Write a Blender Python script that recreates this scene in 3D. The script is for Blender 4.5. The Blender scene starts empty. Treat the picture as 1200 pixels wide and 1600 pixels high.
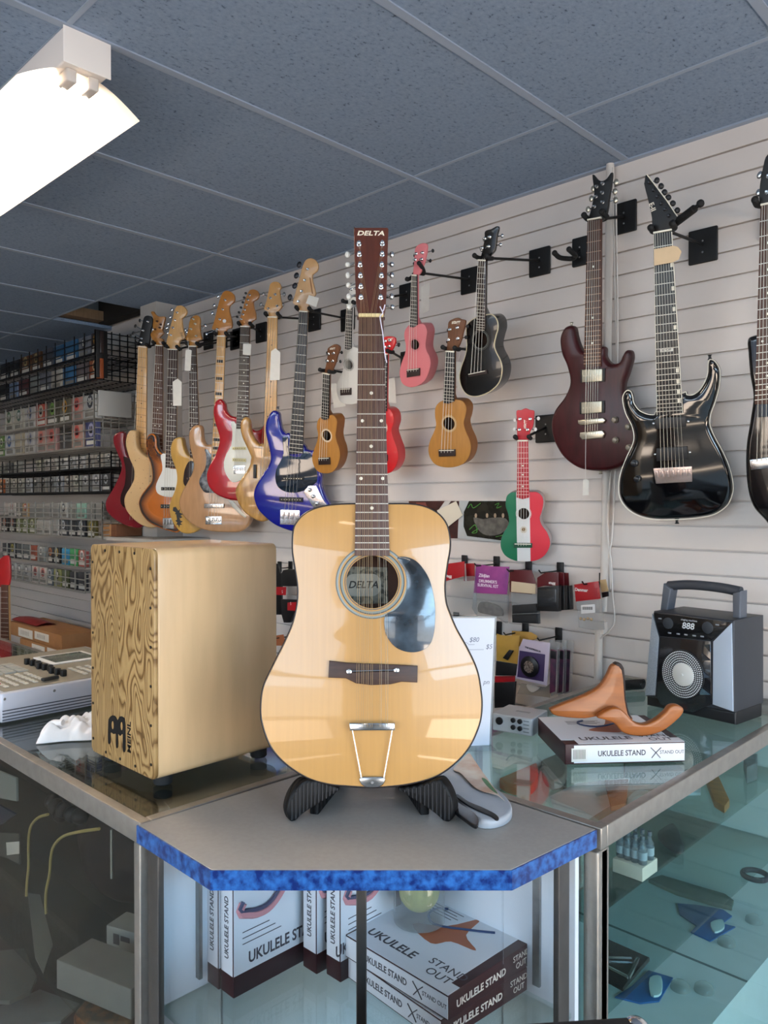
import bpy, math, random
from mathutils import Vector, Matrix
from mathutils.geometry import tessellate_polygon
random.seed(7)
SC = bpy.context.scene
COL = SC.collection
PI = math.pi
# ---------------------------------------------------------------- camera
FPX = 1224.7; YAW = math.radians(44.32); PIT = math.radians(-0.70); HC = 1.55
CF = Vector((-math.sin(YAW)*math.cos(PIT), math.cos(YAW)*math.cos(PIT), math.sin(PIT)))
CR = Vector((math.cos(YAW), math.sin(YAW), 0)); CU = CR.cross(CF)
C0 = Vector((0, 0, HC))
cd = bpy.data.cameras.new('camera'); cam = bpy.data.objects.new('camera', cd); COL.objects.link(cam)
cam.matrix_world = Matrix(((CR.x, CU.x, -CF.x, 0), (CR.y, CU.y, -CF.y, 0), (CR.z, CU.z, -CF.z, HC), (0, 0, 0, 1)))
cd.sensor_fit = 'HORIZONTAL'; cd.sensor_width = 36; cd.lens = 36*FPX/1200; cd.clip_start = .02; cd.clip_end = 200
SC.camera = cam
SC.view_settings.view_transform = 'Standard'; SC.view_settings.look = 'None'
SC.view_settings.gamma = 1; SC.view_settings.use_curve_mapping = False
SC.view_settings.exposure = 0.66
# ---------------------------------------------------------------- light
W = bpy.data.worlds.new('sky'); SC.world = W; W.use_nodes = True
bg = W.node_tree.nodes['Background']
wt = W.node_tree
tc = wt.nodes.new('ShaderNodeTexCoord'); sep = wt.nodes.new('ShaderNodeSeparateXYZ'); rmp = wt.nodes.new('ShaderNodeValToRGB')
wt.links.new(tc.outputs['Generated'], sep.inputs[0]); wt.links.new(sep.outputs['Z'], rmp.inputs[0])
rmp.color_ramp.elements[0].position = 0.0; rmp.color_ramp.elements[0].color = (.95, .93, .88, 1)
rmp.color_ramp.elements[1].position = .55; rmp.color_ramp.elements[1].color = (.22, .42, .80, 1)
e = rmp.color_ramp.elements.new(.16); e.color = (.80, .87, 1, 1)
wt.links.new(rmp.outputs[0], bg.inputs[0]); bg.inputs[1].default_value = 2.6
def area(name, loc, rot, sx, sy, power, col, spread=180):
    l = bpy.data.lights.new(name, 'AREA'); l.shape = 'RECTANGLE'; l.size = sx; l.size_y = sy; l.energy = power; l.color = col; l.spread = math.radians(spread)
    o = bpy.data.objects.new(name, l); COL.objects.link(o); o.location = loc; o.rotation_euler = rot
    return o
# blue skylight falls in through the panes from above, warm light comes up off the sunlit pavement
R_ = math.radians
area('sky_side_window', (3.15, .1, 2.4), (0, R_(50), 0), 1.6, 3.6, 100, (.36, .69, 1), 120)
area('sky_front_window', (-.6, -3.15, 2.4), (R_(50), 0, 0), 5.4, 1.6, 70, (.42, .72, 1), 120)
area('pavement_side_window', (3.15, .1, .40), (0, R_(125), 0), 1.2, 3.6, 96, (1, .79, .60), 120)
area('pavement_front_window', (-.6, -3.15, .40), (R_(125), 0, 0), 5.4, 1.2, 62, (1, .79, .60), 120)
# ---------------------------------------------------------------- pixel -> place
def ray(x, y): return CF + CR*((x-600)/FPX) + CU*((800-y)/FPX)
def onY(x, y, Y): d = ray(x, y); return C0 + d*(Y/d.y)
def onX(x, y, X): d = ray(x, y); return C0 + d*(X/d.x)
def onZ(x, y, Z): d = ray(x, y); return C0 + d*((Z-HC)/d.z)
def atd(x, y, t): return C0 + ray(x, y)*t
class Fr:
    """a flat working frame: origin, right, up, outward"""
    def __init__(s, O, U, V):
        s.O = Vector(O); s.V = Vector(V).normalized(); U = Vector(U); s.U = (U - s.V*U.dot(s.V)).normalized(); s.N = s.U.cross(s.V)
        a, b, c = s.U, s.V, s.N
        s.M = Matrix(((a.x, b.x, c.x, s.O.x), (a.y, b.y, c.y, s.O.y), (a.z, b.z, c.z, s.O.z), (0, 0, 0, 1)))
    def at(s, p, w=0):
        d = ray(*p); t = ((s.O + s.N*w) - C0).dot(s.N)/d.dot(s.N); q = C0 + d*t - s.O
        return (q.dot(s.U), q.dot(s.V))
    def pts(s, L, w=0): return [s.at(p, w) for p in L]
def frz(x, y, z, yaw=0):
    return Fr((x, y, z), (math.cos(yaw), math.sin(yaw), 0), (0, 0, 1))
def flat(x, y, z, yaw=0):
    return Fr((x, y, z), (math.cos(yaw), math.sin(yaw), 0), (-math.sin(yaw), math.cos(yaw), 0))
def S(crop, txt):
    ox, oy, s = crop
    return [(ox+float(a.split(',')[0])/s, oy+float(a.split(',')[1])/s) for a in txt.split()]
def smooth(L, n=5):
    out = []; N = len(L)
    for i in range(N):
        a, b, c, d = L[i-1], L[i], L[(i+1) % N], L[(i+2) % N]
        for k in range(n):
            t = k/n
            out.append(tuple(.5*((2*b[j]) + (c[j]-a[j])*t + (2*a[j]-5*b[j]+4*c[j]-d[j])*t*t + (3*b[j]-a[j]-3*c[j]+d[j])*t**3) for j in (0, 1)))
    return out
def curve3(L, n=6):
    L = [Vector(p) for p in L]; out = []
    E = [L[0]*2-L[1]] + L + [L[-1]*2-L[-2]]
    for i in range(1, len(E)-2):
        a, b, c, d = E[i-1:i+3]
        for k in range(n):
            t = k/n; out.append(.5*((2*b) + (c-a)*t + (2*a-5*b+4*c-d)*t*t + (3*b-a-3*c+d)*t**3))
    out.append(L[-1]); return out
def ccw(L):
    A = sum(L[i-1][0]*L[i][1]-L[i][0]*L[i-1][1] for i in range(len(L)))
    return list(L) if A > 0 else list(L)[::-1]
def inset(L, r):
    out = []; N = len(L)
    for i in range(N):
        a, b, c = L[i-1], L[i], L[(i+1) % N]
        e1 = Vector((b[0]-a[0], b[1]-a[1])); e2 = Vector((c[0]-b[0], c[1]-b[1]))
        if e1.length > 1e-9: e1.normalize()
        if e2.length > 1e-9: e2.normalize()
        n = Vector((-(e1.y+e2.y), e1.x+e2.x))
        if n.length < 1e-6: n = Vector((-e1.y, e1.x))
        n.normalize(); k = max(.5, n.dot(Vector((-e1.y, e1.x)))); out.append((b[0]+n.x*r/k, b[1]+n.y*r/k))
    return out
def ell(cx, cy, rx, ry, n=32): return [(cx+rx*math.cos(2*PI*i/n), cy+ry*math.sin(2*PI*i/n)) for i in range(n)]
def rrect(x0, y0, x1, y1, r, n=4):
    out = []
    for cx, cy, a in ((x1-r, y0+r, -90), (x1-r, y1-r, 0), (x0+r, y1-r, 90), (x0+r, y0+r, 180)):
        for k in range(n+1):
            t = math.radians(a+90*k/n); out.append((cx+r*math.cos(t), cy+r*math.sin(t)))
    return out
class MB:
    def __init__(s): s.v = []; s.f = []
    def add(s, v, f):
        o = len(s.v); s.v += [tuple(p) for p in v]; s.f += [tuple(i+o for i in q) for q in f]; return s
    def box(s, x0, x1, y0, y1, z0, z1, M=None):
        v = [Vector((x, y, z)) for z in (z0, z1) for y in (y0, y1) for x in (x0, x1)]
        if M: v = [M @ p for p in v]
        return s.add(v, [(0, 2, 3, 1), (4, 5, 7, 6), (0, 1, 5, 4), (2, 6, 7, 3), (0, 4, 6, 2), (1, 3, 7, 5)])
    def rbox(s, x0, x1, y0, y1, z0, z1, r=.004, M=None):
        return s.prism(rrect(x0, y0, x1, y1, min(r*1.5, (x1-x0)*.45, (y1-y0)*.45)), z0, z1, min(r, (z1-z0)*.45), M=M)
    def prism(s, L, w0, w1, r=0, hole=None, front=True, back=True, seg=3, M=None, rb=None):
        L = ccw(L); n = len(L); rings = []
        rb = r if rb is None else rb
        if rb > 0:
            for k in range(seg): t = PI/2*k/seg; rings.append((inset(L, rb*(1-math.sin(t))), w0+rb*(1-math.cos(t))))
        rings.append((L, w0+rb)); rings.append((L, w1-r))
        if r > 0:
            for k in range(1, seg+1): t = PI/2*k/seg; rings.append((inset(L, r*(1-math.cos(t))), w1-r+r*math.sin(t)))
        v = []; f = []
        for R, w in rings: v += [Vector((p[0], p[1], w)) for p in R]
        for k in range(len(rings)-1):
            for i in range(n):
                j = (i+1) % n; f.append((k*n+i, k*n+j, (k+1)*n+j, (k+1)*n+i))
        def cap(R, w, base, flip):
            loops = [[Vector((p[0], p[1], 0)) for p in R]]; idx = list(range(base, base+n))
            if hole:
                hb = len(v); loops.append([Vector((p[0], p[1], 0)) for p in hole]); v.extend(Vector((p[0], p[1], w)) for p in hole); idx += list(range(hb, hb+len(hole)))
            fl = sum(loops, []); T = tessellate_polygon(loops)
            if not hole:
                ar = abs(sum(fl[i-1].x*fl[i].y-fl[i].x*fl[i-1].y for i in range(n)))/2
                at_ = sum(abs((fl[b]-fl[a]).cross(fl[c]-fl[a]).z)/2 for a, b, c in T)
                if abs(at_-ar) > .03*ar:
                    f.append(tuple(idx[::-1] if flip else idx)); return 0
            for t in T:
                a, b, c = [Vector(sum(loops, [])[i]) for i in t]
                q = (t[0], t[1], t[2]) if (b-a).cross(c-a).z > 0 else (t[0], t[2], t[1])
                f.append(tuple(idx[i] for i in (q[::-1] if flip else q)))
            return len(v)-len(hole) if hole else 0
        hb0 = cap(rings[0][0], rings[0][1], 0, True) if back else 0
        hb1 = cap(rings[-1][0], rings[-1][1], (len(rings)-1)*n, False) if front else 0
        if hole and front and back:
            h = len(hole)
            for i in range(h): j = (i+1) % h; f.append((hb0+j, hb0+i, hb1+i, hb1+j))
        if M: v = [M @ p for p in v]
        return s.add(v, f)
    def tube(s, P, r, n=6, cap=True, r1=None):
        P = [Vector(p) for p in P]; v = []; f = []; N = len(P); pu = None
        for i, p in enumerate(P):
            d = (P[min(i+1, N-1)]-P[max(i-1, 0)]).normalized()
            if pu is None: pu = d.orthogonal().normalized()
            pu = (pu - d*pu.dot(d)); pu = pu.normalized() if pu.length > 1e-6 else d.orthogonal().normalized()
            q = d.cross(pu); rr = r if r1 is None else r+(r1-r)*i/(N-1)
            v += [p+(pu*math.cos(2*PI*k/n)+q*math.sin(2*PI*k/n))*rr for k in range(n)]
        for i in range(N-1):
            for k in range(n): j = (k+1) % n; f.append((i*n+k, i*n+j, (i+1)*n+j, (i+1)*n+k))
        if cap: f.append(tuple(range(n))[::-1]); f.append(tuple((N-1)*n+k for k in range(n)))
        return s.add(v, f)
    def lathe(s, prof, c, ax=(0, 0, 1), n=16):
        ax = Vector(ax).normalized(); a = ax.orthogonal().normalized(); b = ax.cross(a); c = Vector(c); v = []; f = []
        for r, h in prof: v += [c+ax*h+(a*math.cos(2*PI*k/n)+b*math.sin(2*PI*k/n))*max(r, 1e-5) for k in range(n)]
        for i in range(len(prof)-1):
            for k in range(n): j = (k+1) % n; f.append((i*n+k, i*n+j, (i+1)*n+j, (i+1)*n+k))
        f.append(tuple(range(n))[::-1]); f.append(tuple((len(prof)-1)*n+k for k in range(n)))
        return s.add(v, f)
    def ball(s, c, rx, ry, rz, n=12, m=8, M=None):
        v = []; f = []; c = Vector(c)
        for i in range(m+1):
            t = PI*i/m
            for k in range(n): p = 2*PI*k/n; v.append(c+Vector((rx*math.sin(t)*math.cos(p), ry*math.sin(t)*math.sin(p), rz*math.cos(t))))
        for i in range(m):
            for k in range(n): j = (k+1) % n; f.append((i*n+k, (i+1)*n+k, (i+1)*n+j, i*n+j))
        if M: v = [M @ p for p in v]
        return s.add(v, f)
    def grid(s, fn, nu, nv):
        v = [fn(i/nu, j/nv) for j in range(nv+1) for i in range(nu+1)]
        return s.add(v, [(j*(nu+1)+i, j*(nu+1)+i+1, (j+1)*(nu+1)+i+1, (j+1)*(nu+1)+i) for j in range(nv) for i in range(nu)])
    def quad(s, a, b, c, d): return s.add([a, b, c, d], [(0, 1, 2, 3)])
def text(txt, size, at=(0, 0), w=0, depth=.0003, shear=0, bold=0, ang=0, align='CENTER', sx=1):
    cu = bpy.data.curves.new('lettering', 'FONT'); cu.body = txt; cu.size = size; cu.align_x = align; cu.align_y = 'CENTER'; cu.shear = shear; cu.offset = min(bold, size*.022)
    cu.extrude = depth; cu.resolution_u = 3
    o = bpy.data.objects.new('lettering', cu); me = o.to_mesh()
    ca, sa = math.cos(ang), math.sin(ang); m = MB()
    m.add([(at[0]+p.co.x*sx*ca-p.co.y*sa, at[1]+p.co.x*sx*sa+p.co.y*ca, w+p.co.z) for p in me.vertices], [tuple(p.vertices) for p in me.polygons])
    o.to_mesh_clear(); bpy.data.objects.remove(o); bpy.data.curves.remove(cu)
    return m
def build(name, mb, mat, parent=None, M=None, smooth=True, ang=38):
    me = bpy.data.meshes.new(name); me.from_pydata([tuple(p) for p in mb.v], [], mb.f); me.validate(); me.update()
    if smooth:
        me.shade_smooth(); me.set_sharp_from_angle(angle=math.radians(ang))
    me.materials.append(mat); o = bpy.data.objects.new(name, me); COL.objects.link(o)
    if parent: o.parent = parent
    elif M: o.matrix_world = M
    return o
def build2(name, layers, parent):
    m = MB(); idx = []
    for mb, mt in layers: m.add(mb.v, mb.f)
    o = build(name, m, layers[0][1], parent); me = o.data; n = 0
    for i, (mb, mt) in enumerate(layers):
        if i: me.materials.append(mt)
        for k in range(len(mb.f)):
            if n < len(me.polygons): me.polygons[n].material_index = i; n += 1
    return o
def tag(o, label, cat, group=None, kind=None):
    o['label'] = label; o['category'] = cat
    if group: o['group'] = group
    if kind: o['kind'] = kind
    return o
def thing(name, label, cat, M=None, group=None):
    o = bpy.data.objects.new(name, None); COL.objects.link(o); o.empty_display_size = .05
    if M is not None: o.matrix_world = M
    return tag(o, label, cat, group)
def struct(name, mb, mat, smooth=False):
    o = build(name, mb, mat, smooth=smooth); o['kind'] = 'structure'; return o
# ---------------------------------------------------------------- materials
def lin(h):
    h = h.lstrip('#'); c = [int(h[i:i+2], 16)/255 for i in (0, 2, 4)]
    return tuple(x/12.92 if x <= .04045 else ((x+.055)/1.055)**2.4 for x in c)+(1,)
_mc = {}
def mat(col, rough=.5, metal=0, coat=0, var=.0, scale=30, stretch=(1, 1, 1), bump=0, col2=None, emit=0, spec=.5, trans=0, wave=None, ramp=(.35, .65), crough=.05, subs=0, bscale=None):
    key = repr((col, rough, metal, coat, var, scale, stretch, bump, col2, emit, spec, trans, wave, ramp, crough, bscale))
    if key in _mc: return _mc[key]
    m = bpy.data.materials.new('finish'); m.use_nodes = True; nt = m.node_tree; b = nt.nodes['Principled BSDF']
    c = lin(col) if isinstance(col, str) else col
    b.inputs['Base Color'].default_value = c; b.inputs['Roughness'].default_value = rough; b.inputs['Metallic'].default_value = metal
    b.inputs['Coat Weight'].default_value = coat; b.inputs['Coat Roughness'].default_value = crough; b.inputs['Specular IOR Level'].default_value = spec
    if emit: b.inputs['Emission Color'].default_value = c; b.inputs['Emission Strength'].default_value = emit
    if trans: b.inputs['Transmission Weight'].default_value = trans
    t = nt.nodes.new('ShaderNodeTexCoord'); mp = nt.nodes.new('ShaderNodeMapping'); mp.inputs['Scale'].default_value = stretch
    nt.links.new(t.outputs['Object'], mp.inputs[0])
    nz = nt.nodes.new('ShaderNodeTexNoise'); nz.inputs['Scale'].default_value = scale; nz.inputs['Detail'].default_value = 5
    nt.links.new(mp.outputs[0], nz.inputs['Vector']); src = nz.outputs['Fac']
    if wave:
        wv = nt.nodes.new('ShaderNodeTexWave'); wv.wave_type = wave[0]; wv.inputs['Scale'].default_value = wave[1]; wv.inputs['Distortion'].default_value = wave[2]
        wv.inputs['Detail'].default_value = 3; wv.inputs['Detail Scale'].default_value = wave[3]; nt.links.new(mp.outputs[0], wv.inputs['Vector']); src = wv.outputs['Fac']
        if wave[0] == 'BANDS': wv.bands_direction = 'X'
    if var or col2:
        rp = nt.nodes.new('ShaderNodeValToRGB'); c2 = lin(col2) if col2 else tuple(x*(1-var) for x in c[:3])+(1,)
        rp.color_ramp.elements[0].position = ramp[0]; rp.color_ramp.elements[1].position = ramp[1]
        rp.color_ramp.elements[0].color = c2; rp.color_ramp.elements[1].color = c
        nt.links.new(src, rp.inputs[0]); nt.links.new(rp.outputs[0], b.inputs['Base Color'])
    if bump:
        bp = nt.nodes.new('ShaderNodeBump'); bp.inputs['Strength'].default_value = bump; bp.inputs['Distance'].default_value = .002
        if bscale:
            n2 = nt.nodes.new('ShaderNodeTexNoise'); n2.inputs['Scale'].default_value = bscale; nt.links.new(mp.outputs[0], n2.inputs['Vector']); src = n2.outputs['Fac']
        nt.links.new(src, bp.inputs['Height']); nt.links.new(bp.outputs[0], b.inputs['Normal'])
    _mc[key] = m; return m
def glass(tint=(.93, .97, .96), ior=1.5, rough=0.0, body=0.0, bcol=(.8, .9, .9)):
    key = ('glass', tint, ior, rough, body)
    if key in _mc: return _mc[key]
    m = bpy.data.materials.new('clear_pane'); m.use_nodes = True; nt = m.node_tree; nt.nodes.clear()
    out = nt.nodes.new('ShaderNodeOutputMaterial'); tr = nt.nodes.new('ShaderNodeBsdfTransparent'); gl = nt.nodes.new('ShaderNodeBsdfGlossy')
    tr.inputs[0].default_value = tint+(1,); gl.inputs['Roughness'].default_value = rough; fr = nt.nodes.new('ShaderNodeFresnel'); ge = nt.nodes.new('ShaderNodeNewGeometry'); mr_ = nt.nodes.new('ShaderNodeMapRange'); mr_.inputs['To Min'].default_value = ior; mr_.inputs['To Max'].default_value = 1/ior
    nt.links.new(ge.outputs['Backfacing'], mr_.inputs[0]); nt.links.new(mr_.outputs[0], fr.inputs[0])
    mx = nt.nodes.new('ShaderNodeMixShader'); nt.links.new(fr.outputs[0], mx.inputs[0]); nt.links.new(tr.outputs[0], mx.inputs[1]); nt.links.new(gl.outputs[0], mx.inputs[2])
    res = mx
    if body:
        df = nt.nodes.new('ShaderNodeBsdfDiffuse'); df.inputs[0].default_value = bcol+(1,); m2 = nt.nodes.new('ShaderNodeMixShader'); m2.inputs[0].default_value = body
        nt.links.new(mx.outputs[0], m2.inputs[1]); nt.links.new(df.outputs[0], m2.inputs[2]); res = m2
    nt.links.new(res.outputs[0], out.inputs[0]); _mc[key] = m; return m
BLACK = mat('#0b0b0c', .45); RUBBER = mat('#101011', .75); WHITE = mat('#e6e4e0', .5); PAPER = mat('#dedbd3', .8, var=.06)
CHROME = mat('#d4d6d8', .16, 1); STEEL = mat('#9a9b9c', .35, 1, var=.15, scale=60); ALU = mat('#a9a49c', .42, .85, var=.12, scale=40)
NICKEL = mat('#c9c2b0', .3, .9); GLOSSBLACK = mat('#08090c', .12, 0, 1); FRETM = mat('#c9c5ba', .35, .7)
ROSE = mat('#3a221b', .45, var=.45, scale=60, stretch=(6, 1, 6)); ROSE2 = mat('#5a3728', .45, var=.4, scale=60, stretch=(6, 1, 6)); MAPLE = mat('#d3a569', .35, var=.16, scale=40, stretch=(5, .6, 5), coat=.4)
EBONY = mat('#1b1a1c', .4, var=.3, scale=60, stretch=(6, 1, 6)); IVORY = mat('#e9e3d2', .4); STRING = mat('#b9b4a8', .35, .8); GOLDSTR = mat('#9a8260', .4, .6)
# ================================================================ the setting
D = 2.451; ZC = 2.69; L1 = HC+1.0696; CH = .97
XR = 2.9; XL = -9.2; YF = -2.9
WALLM = mat('#d8d0ca', .55, var=.04, scale=6, bump=.03)
m = MB()
zs = [ZC+.02] + [L1-.0762*k for k in range(0, 34)]
for a, b in zip(zs[:-1], zs[1:]): m.box(XL, XR, D, D+.014, b+.0035, a-.0035)
m.box(XL, XR, D+.014, D+.1, -.05, ZC+.7); m.box(XL, XR, D, D+.02, 0, zs[-1])
struct('wall_back', m, WALLM)
m = MB(); m.box(XL-.1, XL, YF, D+.1, 0, ZC+.7); struct('wall_left', m, mat('#c9c4be', .7))
# front and right walls are a shop front: low wall, header, posts, glass between them
m = MB(); m.box(XL, XR+.1, YF-.1, YF, 0, .45); m.box(XL, XR+.1, YF-.1, YF, 2.45, ZC+.7); m.box(XL, -3.6, YF-.1, YF, .45, 2.45); m.box(2.2, XR+.1, YF-.1, YF, .45, 2.45)
struct('wall_front', m, mat('#c2bbb2', .7))
m = MB(); m.box(XR, XR+.1, YF, D+.1, 0, .45); m.box(XR, XR+.1, YF, D+.1, 2.45, ZC+.7); m.box(XR, XR+.1, 2.15, D+.1, .45, 2.45); m.box(XR, XR+.1, YF, -1.9, .45, 2.45)
struct('wall_right', m, mat('#c2bbb2', .7))
PANE = glass((.97, .98, .98), 1.35); FRM = mat('#4a4a4a', .4, .6)
for i, (x0, x1) in enumerate(((-3.6, -1.67), (-1.67, .26), (.26, 2.2))):
    w = MB(); w.box(x0, x0+.06, YF-.08, YF-.02, .45, 2.45); w.box(x1-.06, x1, YF-.08, YF-.02, .45, 2.45); w.box(x0, x1, YF-.08, YF-.02, .45, .5); w.box(x0, x1, YF-.08, YF-.02, 2.4, 2.45)
    w.box(x0, x1, YF-.08, YF-.02, 1.93, 1.97)
    o = struct('window_%d' % (i+1), w, FRM); g = MB(); g.quad((x0+.06, YF-.05, .5), (x1-.06, YF-.05, .5), (x1-.06, YF-.05, 2.4), (x0+.06, YF-.05, 2.4)); build('glass_pane', g, PANE, o)
for i, (y0, y1) in enumerate(((-1.9, .1), (.1, 2.15))):
    w = MB(); w.box(XR+.02, XR+.08, y0, y0+.06, .45, 2.45); w.box(XR+.02, XR+.08, y1-.06, y1, .45, 2.45); w.box(XR+.02, XR+.08, y0, y1, .45, .5); w.box(XR+.02, XR+.08, y0, y1, 2.4, 2.45)
    w.box(XR+.02, XR+.08, y0, y1, 1.93, 1.97)
    o = struct('window_%d' % (i+4), w, FRM); g = MB(); g.quad((XR+.05, y0+.06, .5), (XR+.05, y1-.06, .5), (XR+.05, y1-.06, 2.4), (XR+.05, y0+.06, 2.4)); build('glass_pane', g, PANE, o)
m = MB(); m.box(XL-.1, XR+.1, YF-.1, D+.1, -.06, 0); struct('floor', m, mat('#a59d92', .6, var=.15, scale=3))
m = MB(); m.box(-40, 40, -40, 40, -.2, -.1); struct('ground', m, mat('#8f8c86', .9, var=.2, scale=.6))
# suspended ceiling: blue grey tiles, one missing by the column
cm = bpy.data.materials.new('ceiling_tile'); cm.use_nodes = True; nt = cm.node_tree; b = nt.nodes['Principled BSDF']; b.inputs['Roughness'].default_value = .9; b.inputs['Specular IOR Level'].default_value = .1
t = nt.nodes.new('ShaderNodeTexCoord'); n1 = nt.nodes.new('ShaderNodeTexNoise'); n1.inputs['Scale'].default_value = 75; n1.inputs['Detail'].default_value = 6; n1.inputs['Roughness'].default_value = .7
mp = nt.nodes.new('ShaderNodeMapping'); mp.inputs['Scale'].default_value = (1.5, 1, 1); nt.links.new(t.outputs['Object'], mp.inputs[0]); nt.links.new(mp.outputs[0], n1.inputs['Vector'])
rp = nt.nodes.new('ShaderNodeValToRGB'); rp.color_ramp.elements[0].position = .30; rp.color_ramp.elements[0].color = lin('#414c5a'); rp.color_ramp.elements[1].position = .42; rp.color_ramp.elements[1].color = lin('#7f90a6')
e = rp.color_ramp.elements.new(.75); e.color = lin('#8e9fb4')
nt.links.new(n1.outputs['Fac'], rp.inputs[0]); nt.links.new(rp.outputs[0], b.inputs['Base Color'])
bp = nt.nodes.new('ShaderNodeBump'); bp.inputs['Strength'].default_value = .5; bp.inputs['Distance'].default_value = .003; nt.links.new(n1.outputs['Fac'], bp.inputs['Height']); nt.links.new(bp.outputs[0], b.inputs['Normal'])
hx0, hx1, hy0, hy1 = -4.90, -4.27, 2.045, 2.315
m = MB(); m.box(XL, hx0, YF, D+.02, ZC, ZC+.02); m.box(hx1, XR, YF, D+.02, ZC, ZC+.02); m.box(hx0, hx1, YF, hy0, ZC, ZC+.02)
struct('ceiling', m, cm)
m = MB(); m.box(XL, XR, YF, D, ZC+.6, ZC+.65); struct('ceiling_deck', m, mat('#0c0a08', .95))
gm = mat('#93a0b2', .6); m = MB()
for k in range(-7, 15):
    x = -1.255-.606*k
    if XL < x < XR: m.box(x-.012, x+.012, YF, D if not hx0 < x < hx1 else hy0, ZC-.004, ZC+.001)
for y in (2.045, .82, -.40, -1.62, -2.84): m.box(XL, XR, y-.007, y+.007, ZC-.0022, ZC+.001)
m.box(hx1, XR, D-.02, D, ZC-.006, ZC+.002); m.box(XL, hx0, D-.02, D, ZC-.006, ZC+.002)
struct('trim_1', m, gm)
m = MB(); m.box(hx0-.02, hx0+.07, 2.02, 2.44, ZC+.03, ZC+.09); struct('trim_2', m, mat('#8a6d50', .7, var=.2, scale=12, stretch=(1, 6, 1)))
m = MB(); m.box(hx0, hx1, 2.36, 2.43, ZC+.02, ZC+.60); struct('trim_3', m, mat('#1d1814', .9))
m = MB(); m.box(-4.215, -4.035, 2.285, D+.01, 0, ZC+.02); struct('wall_column', m, mat('#bdb7b0', .7, var=.04, scale=5))
# ---------------------------------------------------------------- lamps on the ceiling
def fixture(x, y, label, ln=1.24, group=None, glow=8):
    M = Matrix.Translation((x, y, ZC)); t = thing('fluorescent_lamp', label, 'ceiling lamp', M, group)
    wm = mat('#e9e2dc', .5)
    a = MB(); a.rbox(-ln, 0, -.055, .055, -.085, -.001, .004); h = build('housing', a, wm, t)
    c = MB(); c.rbox(0, .004, -.06, .06, -.09, -.001, .002); build('end_cap', c, wm, h)
    for s in (-1, 1):
        k = MB(); k.rbox(-.075, -.02, s*.028-.013, s*.028+.013, -.118, -.086, .004); k.lathe([(.011, 0), (.011, .02)], (-.075, s*.028, -.106), (-1, 0, 0)); build('lamp_socket', k, mat('#cfc7c0', .4), t)
        k = MB(); k.tube([(-.07, s*.028, -.107), (-ln+.07, s*.028, -.107)], .0125, 12); build('tube', k, mat((1, .86, .70, 1), .3, emit=glow), t)
    def wing(u, v):
        y = -.155+.31*u; q = abs(u-.5)*2
        return Vector((-.03-(ln-.06)*v, y, -.088-.055*max(0, q-.25)**1.4*1.6))
    k = MB(); k.grid(wing, 24, 1); build('reflector', k, mat('#fbf1e6', .35), t)
    return t
fixture(-1.86, .87, 'long white fluorescent ceiling lamp glowing above the wooden box drum', glow=26)
fixture(-4.3, .35, 'added unseen fluorescent lamp left of the view, brightening the string racks', glow=34)  # out of view, added only to brighten the dim rack corner
fixture(-1.25, -1.0, 'added unseen fluorescent lamp behind the viewer, nearer the street windows')  # this lamp and the next two are unseen, added to light the room
fixture(1.6, -1.0, 'added unseen fluorescent lamp behind the viewer at the street corner')
fixture(1.6, .87, 'added unseen fluorescent lamp right of the view over the shop floor')
# ================================================================ glass counters
TOPG = glass((.89, .95, .94), 1.62); FRONTG = glass((.84, .93, .92), 1.08); SHELFG = glass((.84, .93, .91), 1.5)
WPAN = mat('#e4e9ef', .5, var=.03, scale=8); DECK = mat('#cfd2d0', .6, var=.06, scale=14)
LX0, LX1, LY0, LY1 = -4.3, -1.300, .700, 1.255       # left counter
RX0, RX1, RY0, RY1 = -1.262, -.692, 1.262, 2.446      # right counter
def rails(t, x0, x1, y0, y1, z0, z1, s=.022):
    for a, b, c, d in ((x0, x1, y0, y0+s), (x0, x1, y1-s, y1), (x0, x0+s, y0+s, y1-s), (x1-s, x1, y0+s, y1-s)):
        k = MB(); k.rbox(a, b, c, d, z0, z1, .002); build('frame_rail', k, ALU, t)
def posts(t, pts, z0, z1, s=.024):
    for x, y in pts:
        k = MB(); k.rbox(x-s/2, x+s/2, y-s/2, y+s/2, z0, z1, .002); build('post', k, ALU, t)
t = thing('display_counter', 'long glass display counter under the wooden box drum, metal edged', 'display counter', Matrix.Translation((LX0, LY0, 0)))
t.matrix_world = Matrix.Translation((0, 0, 0))
rails(t, LX0, LX1, LY0, LY1, CH-.040, CH)
posts(t, [(x, y) for x in (LX0+.012, LX1-.012) for y in (LY0+.012, LY1-.012)], .12, CH-.04)
k = MB(); k.box(LX0+.022, LX1-.022, LY0+.022, LY1-.022, CH-.008, CH-.0012); build('top_glass', k, TOPG, t)
k = MB(); k.box(LX0+.026, LX1-.026, LY0+.004, LY0+.009, .16, CH-.04); build('front_glass', k, glass((.80, .80, .78), 1.25), t)
k = MB(); k.box(LX0+.024, LX1-.024, LY0+.03, LY1-.05, .455, .463); build('shelf', k, SHELFG, t)
k = MB(); k.rbox(LX0, LX1, LY0, LY1, 0, .155, .003); build('plinth', k, mat('#4a4743', .6), t)
k = MB(); k.box(LX0+.02, LX1-.024, LY1-.02, LY1-.006, .155, CH-.041); build('back_panel', k, mat('#3b3733', .6, var=.2, scale=6), t)
k = MB(); k.box(LX1-.018, LX1-.004, LY0+.026, LY1-.026, .155, CH-.041); build('end_panel', k, mat('#3e3a36', .5), t)
t = thing('display_counter', 'glass display counter running to the wall under the karaoke speaker', 'display counter')
rails(t, RX0, RX1, RY0, RY1, CH-.040, CH)
posts(t, [(x, y) for x in (RX0+.012, RX1-.012) for y in (RY0+.012, RY1-.012)], .12, CH-.04)
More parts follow.
